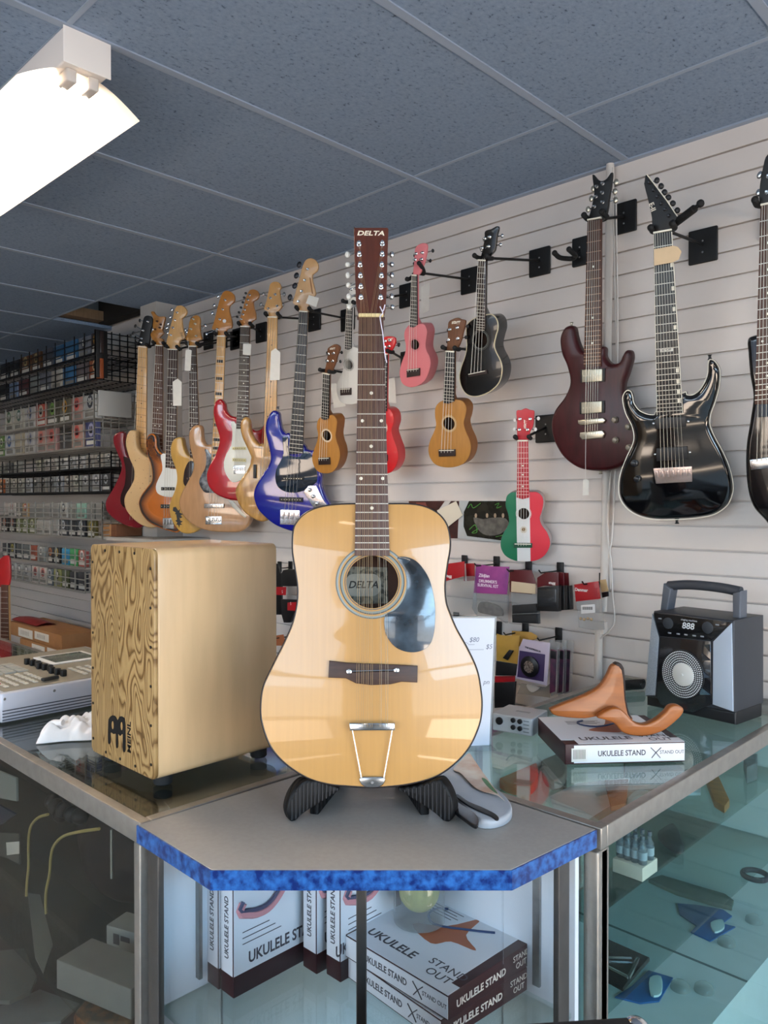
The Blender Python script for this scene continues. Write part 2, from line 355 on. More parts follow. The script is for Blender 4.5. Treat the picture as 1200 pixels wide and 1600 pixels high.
k = MB(); k.rbox(RX1-.03, RX1, RY0-.012, RY0+.03, .155, CH-.04, .003); build('corner_post', k, ALU, t)
k = MB(); k.box(RX0+.022, RX1-.022, RY0+.022, RY1-.022, CH-.008, CH-.0012); build('top_glass', k, TOPG, t)
k = MB(); k.box(RX1-.009, RX1-.004, RY0+.026, RY1-.026, .16, CH-.04); build('front_glass', k, FRONTG, t)
for z, x0 in ((.777, RX0+.02), (.572, RX0+.02)):
    k = MB(); k.box(x0, RX1-.045, RY0+.03, RY1-.038, z-.007, z); build('shelf', k, SHELFG, t)
k = MB(); k.rbox(RX0, RX1, RY0, RY1, 0, .155, .003); build('plinth', k, mat('#9a9c9a', .6), t)
k = MB(); k.box(RX0+.024, RX1-.012, RY1-.034, RY1-.026, .36, CH-.041); build('end_panel', k, mat('#b3bfbf', .5, var=.06, scale=6), t)
k = MB(); k.box(RX0+.024, RX1-.012, RY0+.02, RY1-.02, .155, .36); build('deck', k, mat('#c9d3d4', .55, var=.05, scale=20), t)
k = MB(); k.box(RX0+.004, RX0+.016, RY0+.026, RY1-.026, .36, CH-.041); build('back_panel', k, mat('#c2cfd2', .5, var=.05, scale=8), t)
ys = onZ(1060, 1490, .36).y; k = MB(); k.box(RX0+.024, RX1-.012, ys-.004, ys+.004, .36, .3612); build('deck_seam', k, mat('#5f6d6e', .6), t)
k = MB()
for y in (1.62, 2.03):
    k.box(RX0+.022, RX0+.03, y-.008, y+.008, .36, CH-.05)
build('shelf_standard', k, STEEL, t)
# corner unit with the grey laminate top
cor = [(-1.294, .694), (-1.053, .689), (-.715, 1.019), (-.697, 1.250), (-1.282, 1.255)]
t = thing('corner_cabinet', 'grey topped corner cabinet with blue marbled edge in front of everything', 'display cabinet')
k = MB(); k.prism(cor, CH-.030, CH+.0012, .0012); build('countertop', k, mat('#9d9790', .42, var=.07, scale=120), t)
bm_ = mat('#2f67ad', .3, col2='#0b2563', scale=75, ramp=(.36, .66), var=.5, coat=.3)
k = MB(); e_ = [(-1.2965, .6915), (-1.0525, .6865), (-.7125, 1.0185), (-.6945, 1.2505)]
for (ax, ay), (bx, by) in zip(e_[:-1], e_[1:]):
    d = Vector((bx-ax, by-ay, 0)).normalized(); n = Vector((-d.y, d.x, 0))*.003
    k.prism([(ax, ay), (bx, by), (bx+n.x, by+n.y), (ax+n.x, ay+n.y)], CH-.031, CH+.0005)
build('edge_band', k, bm_, t)
inn = inset(ccw(cor), .022)
def wallseg(name, a, b, th, z0, z1, mt, parent=None):
    d = Vector((b[0]-a[0], b[1]-a[1], 0)).normalized(); n = Vector((-d.y, d.x, 0))*th; k = MB()
    k.prism([a, b, (b[0]+n.x, b[1]+n.y), (a[0]+n.x, a[1]+n.y)], z0, z1); return build(name, k, mt, parent or t)
Pf = [(-1.278, .712), (-1.058, .709), (-.733, 1.024), (-.718, 1.238), (-1.278, 1.240)]
CG = glass((.975, .985, .99), 1.33)
for i in range(3): wallseg('front_glass', Pf[i], Pf[i+1], .004, .10, CH-.031, CG)
wallseg('side_panel', (-1.282, 1.24), (-1.282, .715), .012, .10, CH-.031, WPAN)
wallseg('back_panel', (-.722, 1.236), (-1.27, 1.236), .012, .10, CH-.031, WPAN)
k = MB(); k.prism(inset(ccw(cor), .015), 0, .10); build('plinth', k, mat('#8f9191', .6), t)
k = MB(); k.prism(inset(ccw(Pf), .010), .632, .640); build('shelf', k, SHELFG, t)
k = MB(); k.prism(inset(ccw(Pf), .006), .10, .115); build('deck', k, WPAN, t)
def ppost(px0, px1, a, b):
    # upright aluminium strip that stands just outside the pane a-b
    d = Vector((b[0]-a[0], b[1]-a[1], 0)).normalized(); f = Fr((a[0], a[1], 0), d, (0, 0, 1))
    u0 = f.at((px0, 1480))[0]; u1 = f.at((px1, 1480))[0]; k = MB(); k.rbox(u0, u1, .10, CH-.031, 0, .012, .002, M=f.M); return build('post', k, mat('#6f6c69', .35, .85, var=.1, scale=30), t)
ppost(241, 257, Pf[0], Pf[1]); ppost(557, 573, Pf[1], Pf[2]); ppost(864, 881, Pf[2], Pf[3])
for x, y in ((-1.266, .80), (-.80, 1.222)):
    k = MB(); k.rbox(x-.008, x+.008, y-.004, y+.004, .66, CH-.05, .001)
    build('shelf_standard', k, STEEL, t)
# ================================================================ ukulele stand boxes
BOXW = mat('#dfe0e4', .45); BOXB = mat('#3a1a1c', .4); INK = mat('#4a464c', .5); PINK = mat('#c98a8f', .5); WOODP = mat('#b0684a', .5)
def standbox(name, label, M, a=.31, b=.285, h=.043, art=0, group=None, lettering=True):
    """lying box: x along the white spine, y depth, z up; white lid with printed picture, brown back edges"""
    t = thing(name, label, 'box', M, group)
    k = MB(); k.rbox(0, a, 0, b, 0, h, .0015); build('carton', k, BOXB, t)
    k = MB(); k.box(.02, a-.001, -.0006, .0001, .003, h-.003); k.box(.0, a-.02, .03, b-.001, h-.0001, h+.0005); k.box(.03, a-.001, 0, .03, h-.0001, h+.0005)
    build('white_print', k, BOXW, t)
    if lettering:
        sp = Matrix(((1, 0, 0, 0), (0, 0, -1, -.0008), (0, 1, 0, 0), (0, 0, 0, 1)))
        k = MB(); w = text('UKULELE STAND', .017, (a*.47, h*.5), 0, .0002, bold=.0003, sx=.85); k.add([sp @ Vector(p) for p in w.v], w.f)
        w = text('STAND OUT', .011, (a*.89, h*.5), 0, .0002, sx=.9); k.add([sp @ Vector(p) for p in w.v], w.f)
        for s in (-1, 1): k.tube([sp @ Vector((a*.755-s*.010, h*.5-.012, .0003)), sp @ Vector((a*.755, h*.5, .0003)), sp @ Vector((a*.755+s*.012, h*.5+.011, .0003))], .0011, 4)
        build('spine_lettering', k, INK, t)
        k = MB(); w = text('STAND\nOUT', .026, (a*.83, b*.16), h+.0006, .0002); k.add(w.v, w.f); build('lid_logo', k, INK, t); k = MB(); w = text('UKULELE', .03, (a*.38, b*.16), h+.0006, .0002, bold=.0006); k.add(w.v, w.f)
        build('lid_lettering', k, INK, t); k = MB()
        for i in range(4): k.box(a*.2, a*.5-.01*(i % 2), b*(.80-.035*i), b*(.80-.035*i)+.002, h+.0004, h+.0007)
        build('lid_print', k, INK, t)
        sd = Matrix(((0, 0, 1, a), (1, 0, 0, 0), (0, 1, 0, 0), (0, 0, 0, 1)))
        k = MB(); w = text('UKULELE STAND', .018, (b*.34, h*.45), .0004, .0002, bold=.0004); k.add([sd @ Vector(p) for p in w.v], w.f)
        w = text('STAND\nOUT', .015, (b*.78, h*.5), .0004, .0002); k.add([sd @ Vector(p) for p in w.v], w.f)
        build('side_lettering', k, mat('#d9d2c6', .5), t)
    k = MB(); hh = h+.0006
    k.prism(smooth([(a*.32, b*.45), (a*.50, b*.62), (a*.60, b*.86), (a*.66, b*.62), (a*.82, b*.52), (a*.64, b*.48), (a*.56, b*.36)], 4), hh, hh+.0003)
    build('printed_stand', k, WOODP if art == 0 else PINK, t)
    k = MB(); k.tube([Vector((a*q[0], b*q[1], hh+.0006)) for q in smooth([(.36, .80), (.30, .66), (.42, .56), (.60, .66), (.80, .84)], 3)[:-3]], .0028, 5); build('printed_hook', k, mat('#39496a', .5), t)
    return t
p = onZ(883, 1195, CH+.001); q = onZ(1070, 1190, CH+.001); r_ = onZ(843, 1149, CH+.001)
ya = math.atan2(q.y-p.y, q.x-p.x)
o = standbox('stand_box', 'white and brown ukulele stand box on the glass under the wooden stand', Matrix.Translation(p) @ Matrix.Rotation(ya, 4, 'Z'), (q-p).length, (r_-p).length, .045)
k = MB(); k.rbox(.014, .05, -.0012, -.0004, .006, .036, .0002); build('barcode_label', k, PAPER, o)
k = MB()
for i in range(9): k.box(.018+i*.0032, .0195+i*.0032, -.0016, -.0011, .012, .033)
build('barcode_bars', k, mat('#7c786f', .6), o)
# boxes inside the corner cabinet, standing with spines to the front
def upbox(label, x, y, yaw=0, h=.285, art=1, a=.27):
    """stands upright: spine reads upward and faces the front, printed face to the right"""
    R = Matrix(((0, 0, -1, 0), (0, 1, 0, 0), (1, 0, 0, 0), (0, 0, 0, 1))); th = .040
    t = thing('stand_box', label, 'box', Matrix.Translation((x+th, y, .6406)) @ Matrix.Rotation(yaw, 4, 'Z') @ R)
    k = MB(); k.rbox(0, h, 0, a, 0, th, .0015); build('carton', k, BOXB, t)
    k = MB(); k.box(.040, h-.001, -.0006, .0001, .002, th-.002); k.box(.040, h-.001, .001, a-.018, -.0006, .0001); build('white_print', k, BOXW, t)
    sp = Matrix(((1, 0, 0, 0), (0, 0, -1, -.0008), (0, 1, 0, 0), (0, 0, 0, 1)))
    k = MB(); w = text('UKULELE STAND', .017, (.125, th*.5), 0, .0002, bold=.0003, sx=.9); k.add([sp @ Vector(p) for p in w.v], w.f)
    for s_ in (-1, 1): k.tube([sp @ Vector((.225, th*.5-s_*.011, .0003)), sp @ Vector((.240, th*.5, .0003)), sp @ Vector((.262, th*.5+s_*.010, .0003))], .0012, 4)
    build('spine_lettering', k, INK, t)
    bk = Matrix(((0, 1, 0, 0), (1, 0, 0, 0), (0, 0, -1, -.0008), (0, 0, 0, 1)))   # face: right = depth, up = height
    k = MB(); w = text('UKULELE STAND', .030, (a*.46, .062), 0, .0002, bold=.0008, sx=.8); k.add([bk @ Vector(p) for p in w.v], w.f)
    for i in range(3): k.box(.092+.011*i, .0935+.011*i, .02, .11-.014*i, -.0012, -.0007)
    build('face_lettering', k, INK, t)
    k = MB(); k.tube([bk @ Vector((*q, .0006)) for q in smooth([(.02, .17), (.035, .145), (.075, .14), (.11, .165), (.125, .20), (.14, .27)], 4)[:-4]], .009, 6); build('printed_hook', k, PINK, t)
    k = MB(); k.tube([bk @ Vector((*q, .006)) for q in smooth([(.018, .175), (.030, .155), (.07, .15), (.10, .17), (.13, .23), (.15, .275)], 4)[:-4]], .004, 6); k.tube([bk @ Vector((*q, .006)) for q in ((.15, .165), (.12, .25), (.115, .278))], .004, 6); build('printed_stand', k, mat('#4a4a64', .5), t)
    return t
upbox('ukulele stand box standing at the far left of the cabinet, only its spine showing', -1.274, .822)
upbox('ukulele stand box standing second from left, pink hook picture on its wide face', -1.232, .826)
p = onZ(484, 1517, .64); upbox('ukulele stand box standing third from left, barcode at the foot of its spine', p.x-.02, p.y, art=1, a=min(.27, 1.222-p.y))
p = onZ(512, 1524, .64); upbox('ukulele stand box standing just left of the metal centre post', p.x-.004, p.y, art=1, a=min(.17, 1.222-p.y))
# lying stack by the right side
p = onZ(692, 1554, .725); q = onZ(815, 1475, .725); r_ = onZ(556, 1490, .725)
d = (q-p).normalized(); ya = math.atan2(d.y, d.x)-PI/2
for i, lb in enumerate(('lower lying ukulele stand box in the cabinet stack', 'upper lying ukulele stand box in the cabinet stack, jar on top')):
    a_ = .285; b_ = .26
    M = Matrix.Translation((p.x+.012*i, p.y+.004*i-.004, .6405+.0445*i)) @ Matrix.Rotation(ya-.04+.05*i, 4, 'Z') @ Matrix.Translation((-a_, 0, 0))
    standbox('stand_box', lb, M, a_, b_, .043, 0)
# clear jar with a yellow ball on the stack
p = onZ(655, 1440, .729); M = Matrix.Translation((p.x, p.y, .7295)); t = thing('plastic_jar', 'clear plastic jar holding a yellow green ball on the cabinet stack', 'jar', M)
k = MB(); k.lathe([(.044, .001), (.050, .004), (.050, .10), (.046, .106)], (0, 0, 0), n=28); build('jar_wall', k, glass((.92, .94, .94), 1.45, .05, .12, (.7, .75, .76)), t)
k = MB(); k.lathe([(.048, .1065), (.052, .110), (.052, .135), (.049, .138)], (0, 0, 0), n=28); build('lid', k, glass((.85, .88, .88), 1.3, .1, .25), t)
k = MB(); k.ball((p.x, p.y, .7295+.062), .040, .040, .040, 20, 14); tag(build('tennis_ball', k, mat('#a3a263', .85, var=.15, scale=60)), 'yellow green ball inside the clear jar', 'ball')
# ================================================================ wooden box drum
cx0, cx1, cy0, cy1, cz0, cz1 = -1.698, -1.419, .797, 1.104, .992, 1.457
M = Matrix.Translation((cx1, cy0, CH+.0012)); I = M.inverted(); t = thing('box_drum', 'pale wooden box drum with striped grain front standing on the glass counter', 'box drum', M)
def loc(mb): mb.v = [tuple(I @ Vector(p)) for p in mb.v]; return mb
BIRCH = mat('#d6b488', .38, var=.10, scale=7, stretch=(4, 4, .6), coat=.35)
k = MB(); A = Matrix(((1, 0, 0, 0), (0, 0, 1, 0), (0, 1, 0, 0), (0, 0, 0, 1)))
k.prism(rrect(cx0, cz0, cx1, cz1, .014), cy0+.008, cy1, .003, M=A); k.f = [f[::-1] for f in k.f]; build('body', loc(k), BIRCH, t)
TAPA = bpy.data.materials.new('figured_plywood'); TAPA.use_nodes = True; nt = TAPA.node_tree; b = nt.nodes['Principled BSDF']; b.inputs['Roughness'].default_value = .4; b.inputs['Coat Weight'].default_value = .25
tx = nt.nodes.new('ShaderNodeTexCoord'); mp = nt.nodes.new('ShaderNodeMapping'); mp.inputs['Scale'].default_value = (15, 1, 4.2); nz = nt.nodes.new('ShaderNodeTexNoise'); nz.inputs['Scale'].default_value = 1.0; nz.inputs['Detail'].default_value = 1.6; nz.inputs['Roughness'].default_value = .42
m1 = nt.nodes.new('ShaderNodeMath'); m1.operation = 'MULTIPLY'; m1.inputs[1].default_value = 23; m2 = nt.nodes.new('ShaderNodeMath'); m2.operation = 'FRACT'; rp = nt.nodes.new('ShaderNodeValToRGB')
nt.links.new(tx.outputs['Object'], mp.inputs[0]); nt.links.new(mp.outputs[0], nz.inputs['Vector']); nt.links.new(nz.outputs['Fac'], m1.inputs[0]); nt.links.new(m1.outputs[0], m2.inputs[0]); nt.links.new(m2.outputs[0], rp.inputs[0]); nt.links.new(rp.outputs[0], b.inputs['Base Color'])
cr = rp.color_ramp; cr.elements[0].position = 0; cr.elements[0].color = lin('#674a24'); cr.elements[1].position = 1; cr.elements[1].color = lin('#86653a')
for q, c_ in ((.16, '#7a5a30'), (.34, '#a68656'), (.75, '#b0905e')): e = cr.elements.new(q); e.color = lin(c_)
k = MB(); k.prism(rrect(cx0, cz0, cx1, cz1, .014), cy0, cy0+.0078, .0015, M=A); k.f = [f[::-1] for f in k.f]; tp = build('front_plate', loc(k), TAPA, t)
sx = [cx0+.006, cx1-.012]; 
for x, z in [(cx0+.07, cz1-.012), (cx0+.135, cz1-.012), (cx0+.2, cz1-.012)] + [(x, cz0+.03+i*(cz1-cz0-.07)/5) for x in (cx0+.01, cx1-.014) for i in range(6)] + [(cx0+.07+.065*i, cz0+.012) for i in range(3)]:
    k = MB(); k.lathe([(.0032, -.0004), (.0032, .0012), (.0018, .0016)], (x, cy0, z), (0, -1, 0), 10); build('screw', loc(k), BLACK, t)
fr = Fr((cx0, cy0-.0004, cz0), (1, 0, 0), (0, 0, 1))
def fp(L): return fr.pts(L)
LG = (0, 860, 4)
k = MB()
for tx in ('677,1200 677,1085 682,1050 700,1032 722,1036 735,1060 750,1038 772,1042 783,1075 785,1245 768,1247 768,1150 752,1160 738,1150 738,1228 726,1226 726,1150 712,1148 692,1140 692,1200',):
    k.prism(smooth(fp(S(LG, tx)), 3), 0, .0005, M=fr.M)
build('emblem', loc(k), BLACK, t)
k = MB(); c = fr.at((202, 1152)); w = text('MEINL', .019, c, .0002, .0003, bold=.0008, ang=PI/2, sx=1.25); k.add([fr.M @ Vector(p) for p in w.v], w.f); build('lettering', loc(k), BLACK, t)
k = MB()
for c in ((706, 1092), (762, 1098)):
    c2 = fr.at((c[0]/4, 860+c[1]/4)); k.prism(ell(c2[0], c2[1], .0042, .0085, 16), .0005, .0008, M=fr.M)
build('emblem_hole', loc(k), mat('#b08a54', .5), t)
for x, y in ((cx0+.03, cy0+.035), (cx1-.03, cy0+.035), (cx0+.03, cy1-.03), (cx1-.03, cy1-.03)):
    k = MB(); k.lathe([(.016, CH+.0014), (.019, CH+.004), (.019, cz0+.003)], (x, y, 0), n=16); build('foot', loc(k), RUBBER, t)
# ================================================================ white cloth, drum machine, flash drive
f0 = Fr((0, 0, CH), (1, 0, 0), (0, 1, 0)); Rc = random.Random(5)
a = onZ(60, 1163, CH); b = onZ(158, 1156, CH); dv = Vector((CF.x, CF.y, 0)).normalized()*.105
ph = [Rc.uniform(0, 6) for _ in range(8)]
def drape(u, v):
    p = a.lerp(b, u)+dv*v+Vector((.006*math.sin(9*v+ph[0]), .005*math.sin(8*u+ph[1]), 0))
    e = (1-abs(2*u-1)**7)*(1-abs(2*v-1)**5); h = .036+.010*math.sin(5*u+ph[2])*math.sin(4*v+ph[3])+.006*math.sin(14*u+9*v+ph[4])+.004*math.sin(25*u-13*v+ph[5])+.003*math.sin(33*v+11*u+ph[6])
    return Vector((p.x, p.y, CH+.0014+h*max(0, e)**.6))
k = MB(); k.grid(drape, 54, 34)
k.add([(q[0], q[1], CH+.0012) for q in k.v], [f[::-1] for f in list(k.f)])
k.tube(curve3([(a.x-.003, a.y+.01, CH+.009), (a.x-.016, a.y+.022, CH+.024), (a.x-.014, a.y+.04, CH+.040), (a.x+.010, a.y+.055, CH+.043)], 6), .0075, 10)
tag(build('cloth', k, mat('#e6e2df', .85, var=.05, scale=40, bump=.15), smooth=True, ang=80), 'crumpled white cloth on the glass beside the wooden box drum', 'cloth')
mx1 = -2.135; mz = 1.052
y0m = onX(5, 1120, mx1).y-.006; y1m = y0m+.46; mx0 = mx1-.50
M = Matrix.Translation((mx1, y0m, CH+.0012)); I = M.inverted(); t = thing('drum_machine', 'big grey pad drum machine with rows of buttons at the left edge', 'drum machine', M)
GREYM = mat('#b9bcc6', .45, .3); GREYP = mat('#8f8878', .5, var=.06, scale=60)
k = MB(); k.rbox(mx0, mx1, y0m, y1m, CH+.004, mz, .005); build('case', loc(k), GREYM, t)
k = MB()
for i in range(4): k.box(mx1-.0005, mx1+.0015, y0m+.004, y1m-.004, CH+.010+i*.008, CH+.0125+i*.008)
build('grille', loc(k), mat('#3b3e48', .6), t)
k = MB(); k.rbox(mx0+.012, mx1-.012, y0m+.012, y1m-.012, mz, mz+.0015, .0006); build('control_panel', loc(k), GREYP, t)
ft = flat(0, 0, mz+.0016)
def top(px, py): d = onZ(px, py, mz+.0016); return d.x, d.y
u = top(30, 1050)
def padgrid(x0, y0, nx, ny, dx, dy, w, h, hh, mt, name, rot=0):
    for i in range(nx):
        for j in range(ny):
            k = MB(); k.rbox(x0+i*dx, x0+i*dx+w, y0+j*dy, y0+j*dy+h, mz+.0015, mz+.0015+hh, .001); build(name, loc(k), mt, t)
padgrid(mx1-.36, y0m+.02, 4, 4, .036, .036, .030, .030, .005, mat('#a5a79f', .5), 'drum_pad')
padgrid(mx1-.20, y0m+.03, 6, 5, .026, .026, .017, .011, .0035, mat('#c9c5b8', .5), 'button')
padgrid(mx1-.17, y0m+.25, 5, 3, .024, .026, .017, .012, .0035, mat('#c9c5b8', .5), 'button')
for i in range(9):
    x = mx1-.33+i*.030; k = MB(); k.rbox(x, x+.016, y0m+.185+.004*(i % 3), y0m+.20+.004*(i % 3), mz+.0015, mz+.020, .002); build('slider', loc(k), BLACK, t)
k = MB(); k.rbox(mx1-.40, mx1-.25, y0m+.24, y0m+.40, mz+.0015, mz+.006, .002); sc_ = build('screen_frame', loc(k), mat('#e4e4e2', .45), t)
k = MB(); k.rbox(mx1-.385, mx1-.265, y0m+.255, y0m+.385, mz+.006, mz+.0066, .0002); build('screen', loc(k), mat('#6c7368', .2, coat=.5), sc_)
k = MB(); k.rbox(mx1-.12, mx1-.09, y0m+.02, y0m+.034, mz+.0015, mz+.007, .002); build('record_button', loc(k), mat('#b33a36', .4), t)
for y in (y0m+.01, y0m+.14): k = MB(); k.lathe([(.004, 0), (.003, .0016)], (mx1, y, mz-.016), (1, 0, 0), 10); build('screw', loc(k), STEEL, t)
a, b = top(68, 1068), top(94, 1063)
k = MB(); d = Vector((b[0]-a[0], b[1]-a[1], 0)); k.rbox(0, max(.03, d.length), -.008, .008, 0, .009, .003, M=Matrix.Translation((a[0]-.012, a[1], mz+.0052)) @ Matrix.Rotation(math.atan2(d.y, d.x), 4, 'Z'))
tag(build('flash_drive', k, mat('#1c1c1b', .35)), 'small black flash drive lying on the grey drum machine', 'flash drive')
# ================================================================ behind the left counter
SH = .44
k = MB(); k.rbox(-8.6, -2.9, 2.0, 2.28, 0, SH, .004); tag(build('storage_bench', k, mat('#8f8a84', .6)), 'low storage bench along the wall behind the left counter', 'bench')
KRAFT = mat('#a9794d', .75, var=.12, scale=18)
def kraft(label, pxs, Y, z0, z1, lab):
    a = onY(pxs[0], 1000, Y); b = onY(pxs[1], 1000, Y); t = thing('cardboard_box', label, 'box', Matrix.Translation((a.x, Y, z0))); w = b.x-a.x
    k = MB(); k.rbox(0, w, 0, .24, .0005, z1-z0, .003); build('carton', k, KRAFT, t)
    for (u0, u1, v0, v1) in lab:
        k = MB(); k.box(w*u0, w*u1, -.001, .0003, (z1-z0)*v0, (z1-z0)*v1); l = build('shipping_label', k, PAPER, t)
        k = MB()
        for i in range(6): x = w*(u0+(u1-u0)*(.2+.1*i)); k.box(x, x+.004, -.0016, -.0009, (z1-z0)*(v0+.25*(v1-v0)), (z1-z0)*(v0+.75*(v1-v0)))
        build('barcode', k, mat('#5c5852', .6), l)
    return t
zb = onY(60, 1046, 2.06).z; zc_ = onY(60, 1006, 2.06).z; zd = onY(60, 984, 2.06).z
SHz = SH+.0005
kraft('lower cardboard box behind the drum machine, two white labels', (31, 98), 2.06, SHz, zc_, [(.30, .60, .55, .95), (.66, .98, .55, .98)])
kraft('upper cardboard box behind the drum machine, red packet on top', (14, 96), 2.07, zc_+.0008, zd, [(.2, .48, .12, .75), (.52, .78, .25, .8)])
a = onY(22, 980, 2.12); b = onY(62, 976, 2.12); k = MB(); w = b.x-a.x
k.grid(lambda u, v: Vector((a.x+w*u, 2.10+.13*v, zd+.002+.034*math.sin(PI*min(1, max(.02, v)))**.7*(.5+.5*math.sin(PI*u)))), 12, 8)
base = [Vector((p[0], p[1], zd+.0009)) for p in k.v]; k.add(base, [f[::-1] for f in list(k.f)])
tag(build('packet', k, mat('#9c2a2a', .35, var=.3, scale=20)), 'crumpled red packet lying on the upper cardboard box', 'packet')
# ================================================================ acrylic sign, audio interface
b = onZ(766, 1162, CH+.001); yw = math.radians(58); U_ = Vector((math.cos(yw), math.sin(yw), 0))
fr = Fr(b-U_*.215, U_, (-.04*math.sin(yw)*-1, .04*math.cos(yw), 1)); M = fr.M
hgt = fr.at((774, 966))[1]
t = thing('sign_holder', 'upright clear sign holder with white handwritten sheet behind the guitar', 'sign', M)
k = MB(); k.rbox(-.004, .219, 0, hgt+.004, -.006, -.0022, .001); build('backing', k, glass((.80, .84, .85), 1.4, .1, .35, (.55, .58, .60)), t)
k = MB(); k.box(.0, .213, .004, hgt, -.002, -.001); build('sheet', k, mat('#dfe3ee', .6), t)
k = MB(); k.rbox(-.004, .219, 0, .004, -.03, .03, .0015); build('base_foot', k, glass((.85, .9, .9), 1.4), t)
for i, (x, y, q) in enumerate(((724, 1000, '___ $80'), (735, 1011, '________ $5'), (752, 1066, 'pn'), (728, 1003, '.__'))):
    k = text(q, .016, fr.at((x+8, y)), -.0008, .0001, shear=.2); build('handwriting', k, mat('#70788c', .6), t)
a = onZ(769, 1142, CH+.001); b = onZ(832, 1153, CH+.001); c = onZ(869, 1140, CH+.001)
ya = math.atan2((b-a).y, (b-a).x); wd = (b-a).length; dp = max(.10, (c-b).length)
M = Matrix.Translation((a.x, a.y, CH+.0012)) @ Matrix.Rotation(ya, 4, 'Z')
t = thing('audio_interface', 'small silver audio interface box with round jacks beside the stand box', 'audio interface', M)
k = MB(); k.rbox(0, wd, 0, dp, .002, .046, .003); build('case', k, mat('#b4bac0', .4, .25), t)
k = MB(); k.box(.003, wd-.003, -.0012, 0, .005, .043); build('front_panel', k, mat('#c5cbd0', .4, .2), t)
F2 = Fr(M.translation, (math.cos(ya), math.sin(ya), 0), (0, 0, 1))
for px, py, r, nm in ((781, 1126, .0095, 'xlr_jack'), (802.5, 1125, .0062, 'jack'), (813, 1127, .0062, 'jack'), (802.5, 1136, .0062, 'jack'), (813, 1138, .0062, 'jack')):
    u, v = F2.at((px, py)); k = MB(); k.lathe([(r, 0), (r, .004), (r*.7, .005), (r*.35, .0052)], (u, -.0012, v), (0, -1, 0), 18); build(nm, k, mat('#17171a', .4), t)
k = MB(); k.box(wd*.4, wd*.75, dp*.45, dp*.55, .0460, .0463); build('top_print', k, mat('#8e959c', .5), t)
k = MB()
for i in range(4): k.box(wd*.78, wd*.92, -.0016, -.0011, .010+.009*i, .0125+.009*i)
build('front_print', k, mat('#7f868c', .5), t)
# ================================================================ wooden ukulele stand on the box
K4 = (840, 880, 3.3333)
o_ = onZ(985, 1146, CH+.0475); fr = Fr(o_, CR, (0, 0, 1)); AMB = mat('#a0581a', .42, var=.22, scale=14, stretch=(1, 5, 1), coat=.2)
AMB2 = mat('#5a2c12', .5)
t = thing('ukulele_stand', 'orange brown wooden ukulele stand with curved arms on top of the stand box', 'instrument stand', fr.M)
L = smooth(S(K4, '68,770 80,758 160,725 250,690 320,650 360,600 385,545 405,530 435,535 452,560 458,620 462,700 474,775 500,815 470,850 420,840 380,810 330,800 250,812 160,808 90,795'), 4)
k = MB(); k.prism(fr.pts(L), -.024, -.004, .004); build('back_board', k, AMB, t)
L = smooth(S(K4, '300,790 360,750 410,745 450,775 490,815 540,828 600,805 650,765 675,735 710,728 742,745 738,775 700,815 640,860 560,886 490,886 430,868 390,825 340,805'), 4)
k = MB(); k.prism(fr.pts(L), -.002, .020, .004); build('hook_board', k, AMB, t)
L = S(K4, '405,530 420,522 440,528 452,548 458,600 462,700 480,785 495,810 488,815 472,790 455,710 448,610 440,560 425,540')
k = MB(); k.prism(fr.pts(L), -.026, -.0035, .001); build('rubber_strip', k, mat('#2a1c18', .7), t)
# foot boards that reach back from the front boards
k = MB(); k.prism(fr.pts(smooth(S(K4, '230,800 330,740 430,740 470,830 420,845 330,806'), 4)), -.075, -.022, .003); build('rear_board', k, AMB, t)
# ================================================================ coiled cable + karaoke speaker
p0 = onZ(940, 1085, CH); p1 = onZ(1005, 1078, CH); P = []
for i in range(340):
    s = i/339; c = p0.lerp(p1, s); an = i*.62
    P.append((c.x+.0, c.y+.016*math.sin(3.1*s)+.014*math.cos(an), CH+.018+.014*math.sin(an)))
k = MB(); k.tube(P, .0026, 6); P2 = [(p[0]-.015, p[1]-.045, CH+.034+(p[2]-CH-.018)*.8) for p in P[:250]]; 
tag(build('coiled_cable', k, mat('#141416', .5)), 'black coiled cable on the glass behind the wooden stand', 'cable')
a = onZ(1010, 1104, CH+.001); b = onZ(1098, 1124, CH+.001); ya = math.atan2((b-a).y, (b-a).x); wd = (b-a).length
d_ = Vector((math.cos(ya), math.sin(ya), 0)); fr = Fr(Vector((a.x, a.y, CH+.0012)), d_, (0, 0, 1)); M = fr.M
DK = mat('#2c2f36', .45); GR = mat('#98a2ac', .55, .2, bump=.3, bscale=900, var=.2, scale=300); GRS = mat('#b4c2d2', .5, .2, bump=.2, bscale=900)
t = thing('karaoke_speaker', 'boxy grey black karaoke speaker with round silver grille and carry handle', 'speaker', M)
tl = fr.at(S(K4, '598,250')[0]); tr = fr.at(S(K4, '1018,300')[0]); bl = fr.at(S(K4, '556,695')[0]); br = fr.at(S(K4, '1018,780')[0])
k = MB(); k.prism([(bl[0], bl[1]), (br[0], br[1]), (tr[0], tr[1]), (tl[0], tl[1])], -.17, -.004, .006); build('cabinet', k, DK, t)
k = MB(); k.prism([(bl[0]-.0008, 0), (br[0], 0), (br[0]+.001, br[1]), (bl[0]-.001, bl[1]+.003)], -.16, -.012, .006); build('base', k, mat('#16171a', .5), t)
def face(tx, w0, w1, mt, nm, r=.001, par=None): k = MB(); k.prism(fr.pts(S(K4, tx)), w0, w1, r); return build(nm, k, mt, par or t)
face('605,258 1012,306 905,402 640,380', -.004, .002, mat('#101114', .2, coat=.6), 'control_panel')
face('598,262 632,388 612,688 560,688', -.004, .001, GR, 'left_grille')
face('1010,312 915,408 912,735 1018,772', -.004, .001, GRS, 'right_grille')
face('640,385 903,406 905,735 810,778 640,735 618,690', -.004, .001, mat('#1b1c20', .12, coat=1), 'front_shield')
